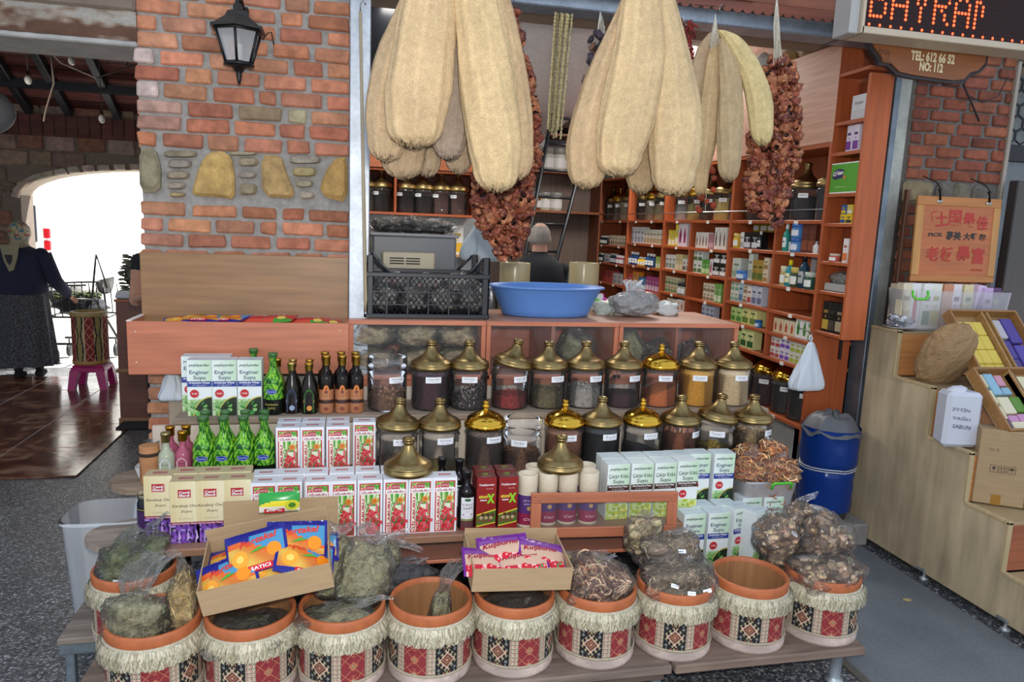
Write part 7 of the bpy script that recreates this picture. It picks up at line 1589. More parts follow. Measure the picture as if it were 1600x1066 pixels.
# ---- back cupboards over the till, on the left
YK = 6.3; c0 = pY(578, 300, YK).x; c1 = pY(745, 300, YK).x; t = thing('jar_shelf', 'orange shelf of brass lidded jars under closed doors, back left of the shop', 'shelf', (0.02, YK, 0)); W_ = c1 - .02
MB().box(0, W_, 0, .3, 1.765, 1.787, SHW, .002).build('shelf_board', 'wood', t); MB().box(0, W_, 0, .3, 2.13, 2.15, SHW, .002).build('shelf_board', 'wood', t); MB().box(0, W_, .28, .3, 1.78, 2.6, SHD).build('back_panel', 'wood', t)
for x in (0, pY(616, 300, YK).x - .02, W_ - .02): MB().box(x, x + .02, 0, .28, 1.787, 2.13, SHW, .002).build('side_panel', 'woodv', t)
for k in range(3): MB().box(k * W_ / 3 + .003, (k + 1) * W_ / 3 - .003, -.018, 0, 2.152, 2.6, H('#a8603a'), .003).build('door', 'wood', t)
MB().box(W_ * .55, W_, .05, .3, 1.42, 1.44, H('#b88a60'), .002).build('lower_board', 'wood', t)
for i, px in enumerate((572, 596, 634, 662, 690, 716)): p = pY(px, 300, YK + .12); shop_jar(p.x, YK + .12, 1.787, ('#5c584e', '#2a2624', '#3a2a28', '#3c3434', None, None)[i], 'jar with brass lid on the back left shelf, %s from the left' % ORD[i], 1.0, level=.13)
for i, (px, kind, c1_, c2_, w_, h_) in enumerate(((693, 'bottle', '#3a2418', '#b89a48', .07, .20), (683, 'bottle', '#2c2018', '#a89040', .06, .19), (716, 'carton', '#dadcd8', '#e0b020', .10, .26), (705, 'pot', '#2a6aa8', '#58a0c8', .06, .06))):
 p = pY(px, 380, YK + .1); put(kind, c1_, c2_, w_, h_, p.x, YK + .08 + (.07 if i == 2 else 0), 1.44, 'on the small board at the back left', rz=0)
# till counter behind the crate
t = thing('inner_counter', 'grey inner counter behind the glass cabinets', 'counter', (.02, 3.98, 0)); MB().box(0, 1.55, 0, .42, 1.19, 1.215, H('#9a9a96'), .003).build('top', 'plastic', t); MB().box(0, 1.55, .02, .40, 0, 1.19, H('#7a7a7c')).build('body', 'matte', t)
struct(MB().box(.0, 1.15, 6.62, 6.66, 0, 2.6, H('#aab0b4')).build('wall_back', 'matte'), 'pale partition behind the back left shelf')
q = pY(645, 412, 4.15); t = thing('grey_bin', 'translucent grey storage box heaped with clear bags behind the crate', 'box', (q.x, 4.15, 1.216)); hh = pY(645, 368, 4.15).z - 1.216
MB().box(-.23, .23, -.12, .15, 0, hh, H('#6a6c70'), .01).build('box_body', 'plastic', t); MB().box(-.245, .245, -.13, .16, hh - .005, hh + .012, H('#85888c'), .005).build('rim', 'plastic', t)
for i, dx_ in enumerate((-.14, .0, .13)): bag('crumpled clear bag of dark goods on the grey storage box, %s from the left' % ORD[i], (q.x + dx_, 4.16, 1.216 + hh + .01), (.10, .09, .04), 'mush', 60 + i, [H('#33302c'), H('#4a443c'), H('#5c5850')], n=40)
t = thing('desk_calculator', 'beige desktop machine with a grille standing behind the crate', 'machine', (pY(638, 405, 3.93).x, 3.93, 1.255 - .03)); hh = pY(638, 395, 3.93).z - 1.225
MB().box(-.14, .14, -.03, .10, 0, hh, H('#b8ac90'), .008).build('case', 'plastic', t)
mb = MB()
for k in range(2):
 for j in range(3): mb.box(-.10 + k * .085, -.025 + k * .085, -.034, -.029, hh - .06 + j * .014, hh - .054 + j * .014, H('#33322e'))
mb.build('grille', 'matte', t)
bag('crumpled clear bag at the left edge behind the post', (pY(592, 350, 4.2).x, 4.3, 1.34), (.06, .08, .14), 'straw', 66, [H('#8f8c7c'), H('#b0aa90')], n=60)
p = pY(760, 360, 4.3); white_bag('white carrier bag hanging behind the centre pepper garland', (p.x, 4.35, pY(760, 322, 4.35).z), .13, .33, 12, .05, col=H('#a9b6bc'))
tag(MB().tube([(p.x, 4.35, pY(760, 322, 4.35).z + .02), (p.x, 4.35, 3.05)], .003, 4, H('#999')).build('cord', 'cloth'), 'cord from the ceiling to the white bag behind the centre garland', 'cord')
# ---- black crate, basin, rolls and bags on the counter top
zt = zc1 + .001
kx0 = pY(571, 490, 3.52).x; kx1 = pY(762, 497, 3.52).x; kz = pY(600, 398, 3.52).z - zt; t = thing('plastic_crate', 'black plastic lattice crate packed with clear bags on the counter', 'crate', (kx0, 3.50, zt)); W_ = kx1 - kx0; D_ = .36; CB = H('#23252b')
def side(t, ln, m, nm):
 mb = MB()
 for x in (0, ln - .035): mb.box(x, x + .035, 0, .012, 0, kz, CB, .004, xf=m)
 for z in (0, kz - .105): mb.box(0, ln, -.004, .010, z, z + .022, CB, .003, xf=m)
 for z in (.065, .125): mb.box(.03, ln - .03, -.002, .006, z, z + .005, CB, xf=m)
 for k in range(1, 6): mb.box(ln * k / 6 - .003, ln * k / 6 + .003, -.001, .006, .02, kz - .09, CB, xf=m)
 n = int(ln / .026); zt_ = kz - .1
 for k in range(-6, n + 1):
  for s in (1, -1):
   x0 = .03 + k * .026; a = (x0, .02); dz = zt_ - .02; b = (x0 + dz * .75, zt_)
   if s < 0: a, b = (x0 + dz * .75, .02), (x0, zt_)
   pts = []
   for f in range(9):
    x = a[0] + (b[0] - a[0]) * f / 8; z = a[1] + (b[1] - a[1]) * f / 8
    if .03 <= x <= ln - .03: pts.append(m @ Vector((x, .004, z)))
   if len(pts) > 1: mb.tube([pts[0], pts[-1]], .0024, 4, CB)
 for x, s in ((.035, 1), (ln - .035, -1)): mb.tube([m @ Vector((x, .004, kz - .005)), m @ Vector((x + s * .085, .004, kz - .095))], .008, 4, CB)
 return mb.build(nm, 'plastic', t)
side(t, W_, Matrix(), 'front_side'); side(t, W_, Matrix.Translation((0, D_ - .01, 0)), 'back_side')
side(t, D_, Matrix.Translation((.0, 0, 0)) @ Matrix.Rotation(pi / 2, 4, 'Z'), 'left_side'); side(t, D_, Matrix.Translation((W_, 0, 0)) @ Matrix.Rotation(pi / 2, 4, 'Z'), 'right_side')
MB().box(.01, W_ - .01, .01, D_ - .01, .001, .008, CB).build('bottom', 'plastic', t)
for i in range(4): bag('clear bag of dark dried goods inside the black crate, %s from the left' % ORD[i], (kx0 + .09 + i * .145, 3.50 + .17, zt + .01), (.078, .13, .075), 'mush', 70 + i, [H('#a09c92'), H('#a09c92'), H('#a09c92'), H('#8c8678')], n=70)
for i in range(3): bag('clear bag lying on top inside the black crate, %s from the left' % ORD[i], (kx0 + .13 + i * .17, 3.50 + .18, zt + .12), (.085, .12, .04), 'mush', 76 + i, [H('#a09c92'), H('#8a6a5a'), H('#5c564a')], n=50)
bx0 = pY(762, 440, 3.72).x; bx1 = pY(943, 446, 3.72).x; bz = pY(850, 452, 3.53).z - zt; t = thing('blue_basin', 'large light blue oval plastic basin on the counter', 'basin', ((bx0 + bx1) / 2, 3.72, zt)); a_ = (bx1 - bx0) / 2; BC = H('#5a86c8')
MB().lathe([(0, .002), (.70, .0), (.745, .008), (.76, .03), (.93, bz - .012), (.95, bz - .004), (1.0, bz - .006), (1.0, bz + .002), (.965, bz + .006), (.93, bz), (.74, .03), (.70, .012), (0, .010)], 64, BC, sx=a_, sy=.20).build('basin_body', 'plastic', t)
for i, (px, lb) in enumerate(((803, 'wide roll of beige packing tape standing behind the basin, left'), (910, 'wide roll of beige packing tape standing behind the basin, right'))):
 z_ = pY(px, 410, 4.1).z; t = thing('tape_roll', lb, 'roll', (at_h(px, 4.1, 1.3), 4.1, 1.216)); MB().lathe([(.06, 0), (.088, .0), (.089, .003), (.089, z_ - 1.22), (.088, z_ - 1.216), (.06, z_ - 1.216), (.058, .0)], 32, H('#a99a74')).build('roll_body', 'gloss', t)
bag('knotted clear bag of grey seeds on the counter right of the basin', (at_h(990, 3.70, 1.3), 3.70, zt), (.115, .09, .065), 'root', 81, [H('#6e6864'), H('#827c76')], neck=(-.03, .06, .55), milky=True, n=220)
t = thing('bag_loop', 'pale looped ears of the knotted bag on the counter', 'knot', (at_h(985, 3.70, 1.42), 3.68, zt + .155)); MB().tube([(-.02, 0, -.02), (-.03, 0, .03), (-.01, 0, .045), (.0, 0, .0), (.05, 0, .04), (.06, 0, .05), (.05, 0, .03), (.0, 0, -.01)], .006, 6, H('#c8ccd0')).build('loop', 'foam', t)
for i, (px, dx_, w_, c, lb) in enumerate(((945, 0, .06, '#b9c0b4', 'pile of crumpled white bags between the basin and the knotted bag'), (965, .05, .10, '#c6cac8', 'crumpled white sheet of film under the knotted bag'), (1040, .1, .07, '#c6cac8', 'crumpled white bag right of the knotted bag'))):
 t = thing('crumpled_bag', lb, 'bag', (at_h(px, 3.78 + i * .02, 1.27), 3.80 + i * .01, zt)); MB().ball((0, 0, .03), (w_, .08, .045), 20, 12, H(c), nz=.5, seed=i + 3).build('bag_body', 'foam', t)
t = thing('printed_bag', 'green and pink printed bag crumpled behind the basin', 'bag', (at_h(938, 3.9, 1.33), 3.95, 1.216)); MB().ball((0, 0, .06), (.07, .05, .06), 20, 12, H('#d8dcd4'), nz=.4, seed=8, colfn=lambda v: H('#6ac03c') if v.x < -.02 and v.z > .07 else (H('#c83a9a') if v.x > .015 and v.z > .05 else H('#d4d8d0'))).build('bag_body', 'gloss', t)
t = thing('steel_kettle', 'small steel pot beside the left tape roll', 'pot', (at_h(768, 4.2, 1.3), 4.2, 1.216)); MB().lathe([(0, 0), (.045, 0), (.05, .01), (.05, .12), (.045, .135), (0, .14)], 20, H('#9a9ca0')).build('pot_body', 'metal', t)
MB().tube([(.05, 0, .10), (.08, 0, .09), (.08, 0, .04), (.05, 0, .03)], .005, 6, H('#222')).build('handle', 'plastic', t)
# bags inside the glass cabinets
cb_ = [H('#b09c78'), H('#c4b088'), H('#98845c')]
for i in range(6): bag('clear bag of dried herb inside the left glass cabinet, %s' % ['bottom left', 'bottom middle', 'bottom right', 'top left', 'top middle', 'top right'][i], (edges[0] + .12 + (i % 3) * .21, YC + .12, zc0 + .02 + (i // 3) * .12), (.10, .09, .06), 'herb', 90 + i, cb_, n=160)
bag('clear bag of herb at the right in the middle glass cabinet', (edges[1] + .50, YC + .14, zc0 + .02), (.09, .09, .10), 'herb', 97, DRYG, n=200)
bag('clear bag of herb at the left in the right glass cabinet', (edges[2] + .10, YC + .14, zc0 + .02), (.085, .09, .10), 'herb', 98, DRYG, n=200)
bag('dark bag in the middle of the right glass cabinet', (edges[2] + .30, YC + .16, zc0 + .02), (.09, .08, .07), 'mush', 99, [H('#4c3c30'), H('#5c4c3c')], n=60)
bag('brown bag at the right of the right glass cabinet', (edges[2] + .49, YC + .16, zc0 + .02), (.08, .08, .07), 'mush', 100, [H('#5c3c30'), H('#6c4c3c')], n=60)
# ---- ladder and back shelves with tins
t = thing('metal_ladder', 'black metal ladder leaning in the middle of the shop', 'ladder', (0, 0, 0)); YD = 6.35
r1 = (pY(872, 130, YD + .3), pY(834, 330, YD)); r2 = (pY(930, 170, YD + .3), pY(884, 350, YD))
def ext(p, q, zz): k = (zz - q.z) / (p.z - q.z); return q + (p - q) * k
for (a, b) in (r1, r2): MB().tube([ext(a, b, .03), ext(a, b, 2.95)], .018, 8, H('#1c1f24')).build('rail', 'black_metal', t)
for z in [.3 + .24 * k for k in range(11)]: MB().tube([ext(*r1, z), ext(*r2, z)], .014, 6, H('#1c1f24')).build('rung', 'black_metal', t)
YQ = 7.4; t = thing('back_shelf', 'brown shelf boards with tins behind the ladder', 'shelf', (0, YQ, 0))
for y in (206, 265, 328): z = pY(840, y, YQ).z; MB().box(1.2, 2.58, 0, .35, z - .025, z, H('#8a5030'), .003).build('shelf_board', 'wood', t)
for x in (1.2, 2.56): MB().box(x, x + .02, .0, .35, 0, 2.62, H('#7a4428'), .003).build('side_panel', 'woodv', t)
MB().box(1.22, 2.56, .33, .35, 0, 2.6, H('#6c5a50')).build('back_panel', 'woodv', t)
k = 0
for y, row_ in ((206, ((800, '#4c5a4a', .09, .16), (812, '#b8c4cc', .10, .20), (828, '#c4ccd0', .10, .18), (905, '#8a6a3a', .10, .2))), (265, ((855, '#b8b8b0', .09, .20), (873, '#c4c4bc', .09, .20), (890, '#a8a89c', .09, .18), (838, '#3a342e', .09, .2))), (328, ((850, '#c8c0a8', .09, .16), (868, '#c0bcb0', .09, .16), (838, '#8a4a2c', .08, .15)))):
 z = pY(840, y, YQ).z
 for (px, c, w_, h_) in row_:
  o = bpy.data.objects.new('storage_tin', good('pot', c, '#8a8a84', w_ * 1.6, h_ * 1.2)); COL.objects.link(o); o.location = (at_h(px, YQ + .12, z + .1), YQ + .12, z); tag(o, 'storage tin on the %s board behind the ladder, %s piece' % (['upper', 'middle', 'lower'][(206, 265, 328).index(y)], ORD[k]), 'tin', 'tins behind the ladder'); k += 1
tag(MB().tube([(.3, 8.52, 2.55), (2.9, 8.52, 2.55)], .03, 8, H('#d0d6da')).build('white_pipe', 'plastic'), 'white pipe running along the back wall near the ceiling', 'pipe')
tag(MB().box(1.35, 2.58, 7.3, 7.9, 2.72, 2.80, H('#3b2c22'), .004).build('loft_beam', 'rough_wood'), 'dark wooden loft edge high behind the okra strands', 'beam')
t = thing('dark_cabinet', 'black box hung high at the left inside the shop behind the loofahs', 'cabinet', (pY(606, 80, 4.6).x, 4.6, pY(606, 150, 4.6).z)); MB().box(-.13, .22, 0, .4, 0, .62, H('#14161a'), .006).build('cabinet_body', 'gloss', t); MB().box(-.05, .05, -.01, 0, .15, .27, H('#20262e'), .002).build('screen', 'gloss', t)
for i, (px, c, w_) in enumerate(((1266, '#8a6c40', .14), (1245, '#96784a', .12), (1290, '#b08a1c', .16), (1190, '#c8ccc8', .12))):
 t = thing('crumpled_bag', ['brown paper bags heaped on the cupboard, middle', 'brown paper bags heaped on the cupboard, left', 'yellow bag heaped on the cupboard, right', 'white bag on the cupboard behind the pepper garland'][i], 'bag', (XS + .12, pX(px, 100, XS + .1).y, 2.771)); MB().ball((0, 0, .07), (.10, w_, .075), 18, 10, H(c), nz=.5, seed=20 + i).build('bag_body', 'foam', t)
# ================================================================ STEPPED STAND WITH SOAPS
XP = 2.86; XW = 4.5; PLY = H('#b5a384'); RIS = H('#b87c48'); TRD = H('#a08a66')
t = thing('stepped_stand', 'tall pale plywood stepped stand on the right, its side grimy near the floor', 'stand', (XP, 0, 0))
Sy = [3.50, 3.285, 3.01, 2.735, 2.49, 2.25]; Sz = [1.235, .99, .735, .492, .258]
prof = [(Sy[0], .04)]; prof.append((Sy[0], Sz[0]))
for i in range(5): prof.append((Sy[i + 1], Sz[i])); prof.append((Sy[i + 1], Sz[i + 1] if i < 4 else .04))
MB().prism(prof, 0, .018, PLY, plane='yz').build('side_panel', 'oldply', t, fixn=True)
MB().prism(prof, 1.55, 1.568, PLY, plane='yz').build('side_panel', 'oldply', t, fixn=True)
mb = MB()       # lighter edging along the steps
for i in range(5):
 mb.box(-.004, .020, Sy[i + 1] - .004, Sy[i], Sz[i] - .012, Sz[i] + .004, H('#b7a27a'), .002); z_lo = Sz[i + 1] if i < 4 else .04; mb.box(-.004, .020, Sy[i + 1] - .004, Sy[i + 1] + .010, z_lo, Sz[i], H('#b7a27a'), .002)
mb.build('edging', 'woodv', t)
for i in range(5):
 MB().box(.02, 1.55, Sy[i + 1] + .004, Sy[i], Sz[i] - .018, Sz[i] - .004, TRD, .002).build('tread', 'wood', t)
 z_lo = Sz[i + 1] if i < 4 else .05
 MB().box(.02, 1.55, Sy[i + 1] + .004, Sy[i + 1] + .018, z_lo, Sz[i] - .018, RIS if i < 3 else H('#9c5a3c'), .002).build('riser', 'wood', t)
MB().box(.018, 1.55, Sy[0] - .018, Sy[0], .05, 1.215, PLY).build('back_panel', 'oldply', t)
for y in (3.40, 2.93, 2.45): MB().box(-.012, .05, y - .03, y + .03, .045, .06, H('#9aa2a6'), .003).lathe([(.022, 0), (.022, .01), (.008, .014), (.008, .05), (0, .05)], 12, H('#b8bec0'), c=(.02, y, 0)).build('adjustable_foot', 'galv', t)
# hanging board with writing
a = pY(1440, 305, 3.44); b = pY(1571, 312, 3.44); c = pY(1433, 440, 3.44); BWd = b.x - a.x; BH = a.z - c.z
t = thing('writing_board', 'orange wooden board with red and black handwriting hung by clips on the right pier', 'board', (a.x, 3.44, c.z), rot=(math.radians(-2), math.radians(-0.4), 0)); OW = H('#b8783c')
MB().box(.035, BWd - .035, .004, .012, .03, BH - .03, H('#b5683a')).build('panel', 'wood', t)
MB().box(0, BWd, 0, .018, BH - .05, BH, OW, .003).build('top_rail', 'wood', t); MB().box(0, BWd, 0, .018, -.0, .036, OW, .003).build('bottom_rail', 'wood', t)
for x in (0, BWd - .045): MB().box(x, x + .045, -.001, .017, .036, BH - .05, H('#c08a4c'), .003).build('stile', 'woodv', t)
mb = MB(); A = Art(mb, lambda u, v, L: (u, .0035 - .00015 * L, v)); rc = H('#b02818'); bc = H('#1c1a18'); k = BWd
fw = lambda ch, x, y, w_, c_, h_=None, rr=0: A.text(ch, x * k, y * BH, w_ * k, c_, h_, rot=rr, bold=.03)
A.line([(.20 * k, .70 * BH), (.17 * k, .80 * BH), (.24 * k, .83 * BH)], .006, rc)
fw('土', .30, .74, .15, rc, rr=.12); fw('国', .46, .76, .15, rc); fw('最', .63, .74, .15, rc, rr=-.05); fw('佳', .79, .71, .14, rc)
fw('PICK', .245, .555, .17, bc, .022, .03); fw('慕美', .46, .55, .18, bc); fw('大虾', .66, .545, .16, bc); fw('咖', .81, .54, .07, bc)
fw('老', .23, .33, .15, rc, rr=.05); fw('板', .40, .33, .15, rc); fw('暴', .60, .34, .17, rc); fw('富', .78, .32, .15, rc); fw('NANE', .78, .15, .14, rc, .013)
mb.build('handwriting', 'print', t)
for x in (.25, .84):
 MB().box(x * BWd - .018, x * BWd + .018, -.006, .004, BH - .035, BH - .020, H('#9a9c98'), .002).tube([(x * BWd, -.004, BH - .02), (x * BWd - .004, -.004, BH + .02), (x * BWd - .012, .0, BH + .04)], .005, 6, H('#22211f')).build('clip', 'metal', t)
 tag(MB().tube([(a.x + x * BWd - .012, 3.44, a.z + .035), (a.x + x * BWd, 3.50, a.z + .08), (a.x + x * BWd + .005, 3.61, a.z + .12)], .003, 5, H('#3c3832')).build('wire', 'metal'), 'wire holding the %s clip of the orange writing board' % ('left' if x < .5 else 'right'), 'wire')
# translucent box of packed soaps on the top step
q0 = pY(1402, 500, 3.36); q1 = pY(1566, 500, 3.36); t = thing('soap_box', 'clear plastic box with bright green handle full of packed soaps on the top step', 'box', ((q0.x + q1.x) / 2, 3.39, 1.236)); hw = (q1.x - q0.x) / 2; bh = pY(1480, 455, 3.30).z - 1.236
mb = MB(); mb.grid(lambda u, v: (*rr(2 * pi * u, hw - .02 + .02 * v, .075 + .015 * v, 8), bh * v), 44, 4, WHITE); mb.grid(lambda u, v: (*rr(2 * pi * u, hw + .006 * v, .09 + .006 * v, 8), bh), 44, 1, WHITE); mb.build('box_body', 'tub_plastic', t)
MB().tube([(-hw + .02, -.092, bh), (-hw + .02, -.10, bh - .03), (-hw + .035, -.102, bh - .045), (-hw + .10, -.102, bh - .045), (-hw + .115, -.10, bh - .03), (-hw + .115, -.092, bh)], .006, 8, H('#5cd02c')).build('handle', 'plastic', t)
SP = [('#d8cdb0', '#b89a60'), ('#e2e0e0', '#b8303c'), ('#e6e6e0', '#4c7a34'), ('#dfe2d4', '#c8b840'), ('#c88a68', '#d8a080'), ('#e0d8dc', '#8c2040'), ('#d8cca0', '#5a8a4a'), ('#d8c0dc', '#8a5ab0'), ('#c8a8d0', '#6a3a80'), ('#5c3a6a', '#b0b04a')]
SN = ['cream soap packet', 'white soap packet with a red triangle', 'white soap packet with green leaves', 'white soap packet with lemon print', 'peach soap packet', 'white soap packet with a wine red base', 'cream soap packet with olive print', 'lilac soap packet leaning', 'mauve soap packet', 'dark purple soap packet']
for i in range(10):
 x = q0.x + .035 + i * (2 * hw - .07) / 9.4; w_ = .058; h_ = bh + (.03 if i not in (8, 9) else .015)
 o = bpy.data.objects.new('soap_packet', good('tubebox' if i in (1, 7) else 'carton', SP[i][0], SP[i][1], w_, h_)); COL.objects.link(o); o.location = (x, 3.35 + .01 * (i % 2), 1.24); o.rotation_euler = (0, .15 if i == 7 else 0, rnd.uniform(-.1, .1)); tag(o, SN[i] + ' in the clear box on the top step', 'soap')
for i in range(6):
 o = bpy.data.objects.new('soap_packet', good('carton', SP[(i * 3) % 10][0], SP[(i * 3) % 10][1], .062, bh + .02)); COL.objects.link(o); o.location = (q0.x + .06 + i * .078, 3.425, 1.24); tag(o, 'soap packet in the rear layer of the clear box, %s from the left' % ORD[i], 'soap')
q = pY(1412, 497, 3.33); t = thing('foil_tray', 'small white dish heaped with clear wrapped trinkets at the left of the top step', 'dish', (q.x + .01, 3.37, 1.237)); MB().lathe([(0, 0), (.05, 0), (.085, .012), (.087, .014), (.05, .004), (0, .003)], 20, H('#c8ccd0')).build('dish_body', 'gloss', t)
bag('clear bag of glittering trinkets on the small white dish', (q.x + .01, 3.37, 1.243), (.06, .05, .03), 'mush', 120, [H('#9a9ca0'), H('#6c6c78'), H('#b8b8c0')], n=60)
# sloping trays of soap
def tray(label, c00, c01, w_, dividers, soaps, dep=.055):
 """c00 lower left front corner, c01 upper left corner"""
 d = (c01 - c00); L_ = math.hypot(d.y, d.z); pit = math.atan2(d.z, d.y); t = thing('wooden_tray', label, 'tray', c00, rot=(pit, 0, 0)); W = H('#9a7040')
 MB().box(0, w_, 0, L_, -.006, 0, H('#a8875c')).build('bottom', 'wood', t)
 for (a_, b_, nm) in ((0, .012, 'side'), (w_ - .012, w_, 'side')): MB().box(a_, b_, 0, L_, 0, dep, W, .002).build(nm, 'woodx', t)
 MB().box(.012, w_ - .012, 0, .012, 0, dep, W, .002).build('end', 'wood', t); MB().box(.012, w_ - .012, L_ - .012, L_, 0, dep, W, .002).build('end', 'wood', t)
 for x in dividers: MB().box(x, x + .010, .012, L_ - .012, 0, dep - .004, H('#a88250'), .002).build('divider', 'woodx', t)
 m = Matrix.Translation(c00) @ Matrix.Rotation(pit, 4, 'X')
 for (x, y, w2, l2, h2, col, lb) in soaps:
  o = MB().box(0, w2 - .003, 0, l2 - .003, 0, h2, H(col), .004).build('soap_bar', 'foam'); o.location = m @ Vector((x, y, .002)); o.rotation_euler = (pit, 0, 0); tag(o, lb, 'soap')
 return t, L_
ca = pY(1528, 604, 2.97); cb2 = pY(1478, 492, 3.26); ca.x = (ca.x + cb2.x) / 2 - .01; cb2.x = ca.x
Lt = math.hypot(cb2.y - ca.y, cb2.z - ca.z); so = []
for i in range(3):
 for j in range(4):
  so.append((.018 + i * .058, .03 + j * (Lt - .09) / 4, .058, (Lt - .09) / 4, .028, '#d8c050', 'yellow soap bar in the upper tray, %s column from the left, %s from the bottom' % (ORD[i], ORD[j])))
xo = .245
so += [(xo, Lt * .62, .07, Lt * .27, .03, '#b4b0b4', 'pale grey soap block at the top left of the purple compartment'), (xo + .072, Lt * .55, .075, Lt * .36, .032, '#4a3a8c', 'violet soap block at the top of the purple compartment'), (xo, .02, .07, Lt * .3, .022, '#463a78', 'dark violet soap at the lower left of the purple compartment'), (xo, Lt * .34, .07, Lt * .26, .024, '#4a3c84', 'dark violet soap in the middle left of the purple compartment'), (xo + .072, .02, .075, Lt * .24, .028, '#4d3e92', 'violet soap at the lower right of the purple compartment'), (xo + .072, Lt * .27, .075, Lt * .26, .03, '#51429a', 'violet soap in the middle right of the purple compartment')]
t, _ = tray('upper sloping wooden tray with yellow soaps left and violet soaps right', ca, cb2, .43, [.20, .232], so)
cc = pY(1563, 682, 2.70); cd = pY(1512, 583, 2.955); cc.x = (cc.x + cd.x) / 2; cd.x = cc.x; L2 = math.hypot(cd.y - cc.y, cd.z - cc.z)
mixs = [(.014, L2 * .72, .05, L2 * .22, '#cfc4a0', 'cream soap at the top left of the lower tray'), (.066, L2 * .60, .055, L2 * .35, '#8ab4c8', 'light blue soap wrapped in film in the lower tray'), (.125, L2 * .74, .045, L2 * .18, '#c890a0', 'pink soap at the top of the lower tray'), (.014, L2 * .46, .05, L2 * .22, '#d4caa8', 'cream soap at the left of the lower tray, second from the top'), (.066, L2 * .30, .07, L2 * .27, '#d8d0b0', 'large cream soap in the middle of the lower tray'), (.125, L2 * .60, .05, L2 * .12, '#88b0c4', 'small light blue soap in the lower tray'), (.14, L2 * .32, .06, L2 * .25, '#5c8a34', 'green oval soap in the lower tray'), (.014, L2 * .22, .05, L2 * .2, '#cfc6a4', 'cream soap at the lower left of the lower tray'), (.066, L2 * .17, .055, L2 * .11, '#c08ab0', 'pink soap below the large cream one'), (.125, L2 * .17, .06, L2 * .13, '#c48cb4', 'second pink soap beside the green one'), (.066, .016, .12, L2 * .14, '#d8d0b0', 'long cream soap at the bottom of the lower tray'), (.014, .016, .05, L2 * .18, '#5a4a52', 'dark soap at the lower left corner of the lower tray'), (.235, L2 * .5, .07, L2 * .4, '#d8d0a8', 'cream soap in the right compartment of the lower tray'), (.235, L2 * .1, .07, L2 * .36, '#cfc69c', 'lower cream soap in the right compartment of the lower tray')]
t, _ = tray('lower sloping wooden tray with soaps of mixed colours', cc, cd, .42, [.205], [(x, y, w_, l_, .026, c, lb) for (x, y, w_, l_, c, lb) in mixs])
MB().box(.205, .235, .10, L2 - .02, .0, .05, H('#7c5c3c'), .01).build('wrapped_divider', 'card', t)
# brown paper bag
q = pY(1478, 555, 3.05); t = thing('paper_bag', 'large crumpled brown paper bag lying left of the yellow soaps', 'bag', (q.x + .055, 3.11, 1.135), rot=(math.radians(28), math.radians(-12), 0)); mb = MB()
def pb(u, v):
 a_ = 2 * pi * u; b_ = pi * v - pi / 2; d = Vector((cos(b_) * cos(a_), cos(b_) * sin(a_), sin(b_))); e = 1 + .16 * (1 - abs(noise.noise(d * 2.6))) * .5 - .10 * abs(noise.noise(d * 2.3 + Vector((3, 1, 0)))) - .07 * abs(noise.noise(d * 9)) + .02
 sx_ = math.copysign(abs(d.x) ** .8, d.x); return (sx_ * .135 * e, d.y * .085 * e, math.copysign(abs(d.z) ** .75, d.z) * .185 * e)
mb.grid(pb, 70, 50, H('#9c7e58'), sm=False); mb.build('bag_body', 'card', t)
# white wrapped block with handwriting
q = pY(1494, 690, 2.80); t = thing('wrapped_soap', 'white paper wrapped block with handwriting on the third step', 'packet', (pY(1493, 650, 2.86).x, 2.80, .737), math.radians(-14)); mb = MB()
bh2 = pY(1485, 615, 2.82).z - .737
mb.box(-.085, .085, 0, .13, 0, bh2, H('#c4c8d2'), .018, jit=.008); mb.ball((-.03, .05, bh2), (.05, .04, .03), 12, 7, H('#c8ccd4'), nz=.4, seed=3); mb.build('wrapper', 'foam', t)
mb = MB(); A = Art(mb, lambda u, v, L: (u, -.006 - .0003 * L, v)); ik = H('#2c3058')
for i, s_ in enumerate(('ZYTİN', 'YAĞLI', 'SABUN')): A.text(s_, -.03 + .006 * i, bh2 * (.72 - .16 * i), .085, ik, .019, rot=-.08)
A2 = Art(mb, lambda u, v, L: (.092 + .0003 * L, u, v))
for i, s_ in enumerate(('ZEYTİN', 'YAĞLI', 'SABUN')): A2.text(s_, .065, bh2 * (.66 - .16 * i), .080, ik, .018)
mb.build('handwriting', 'print', t)
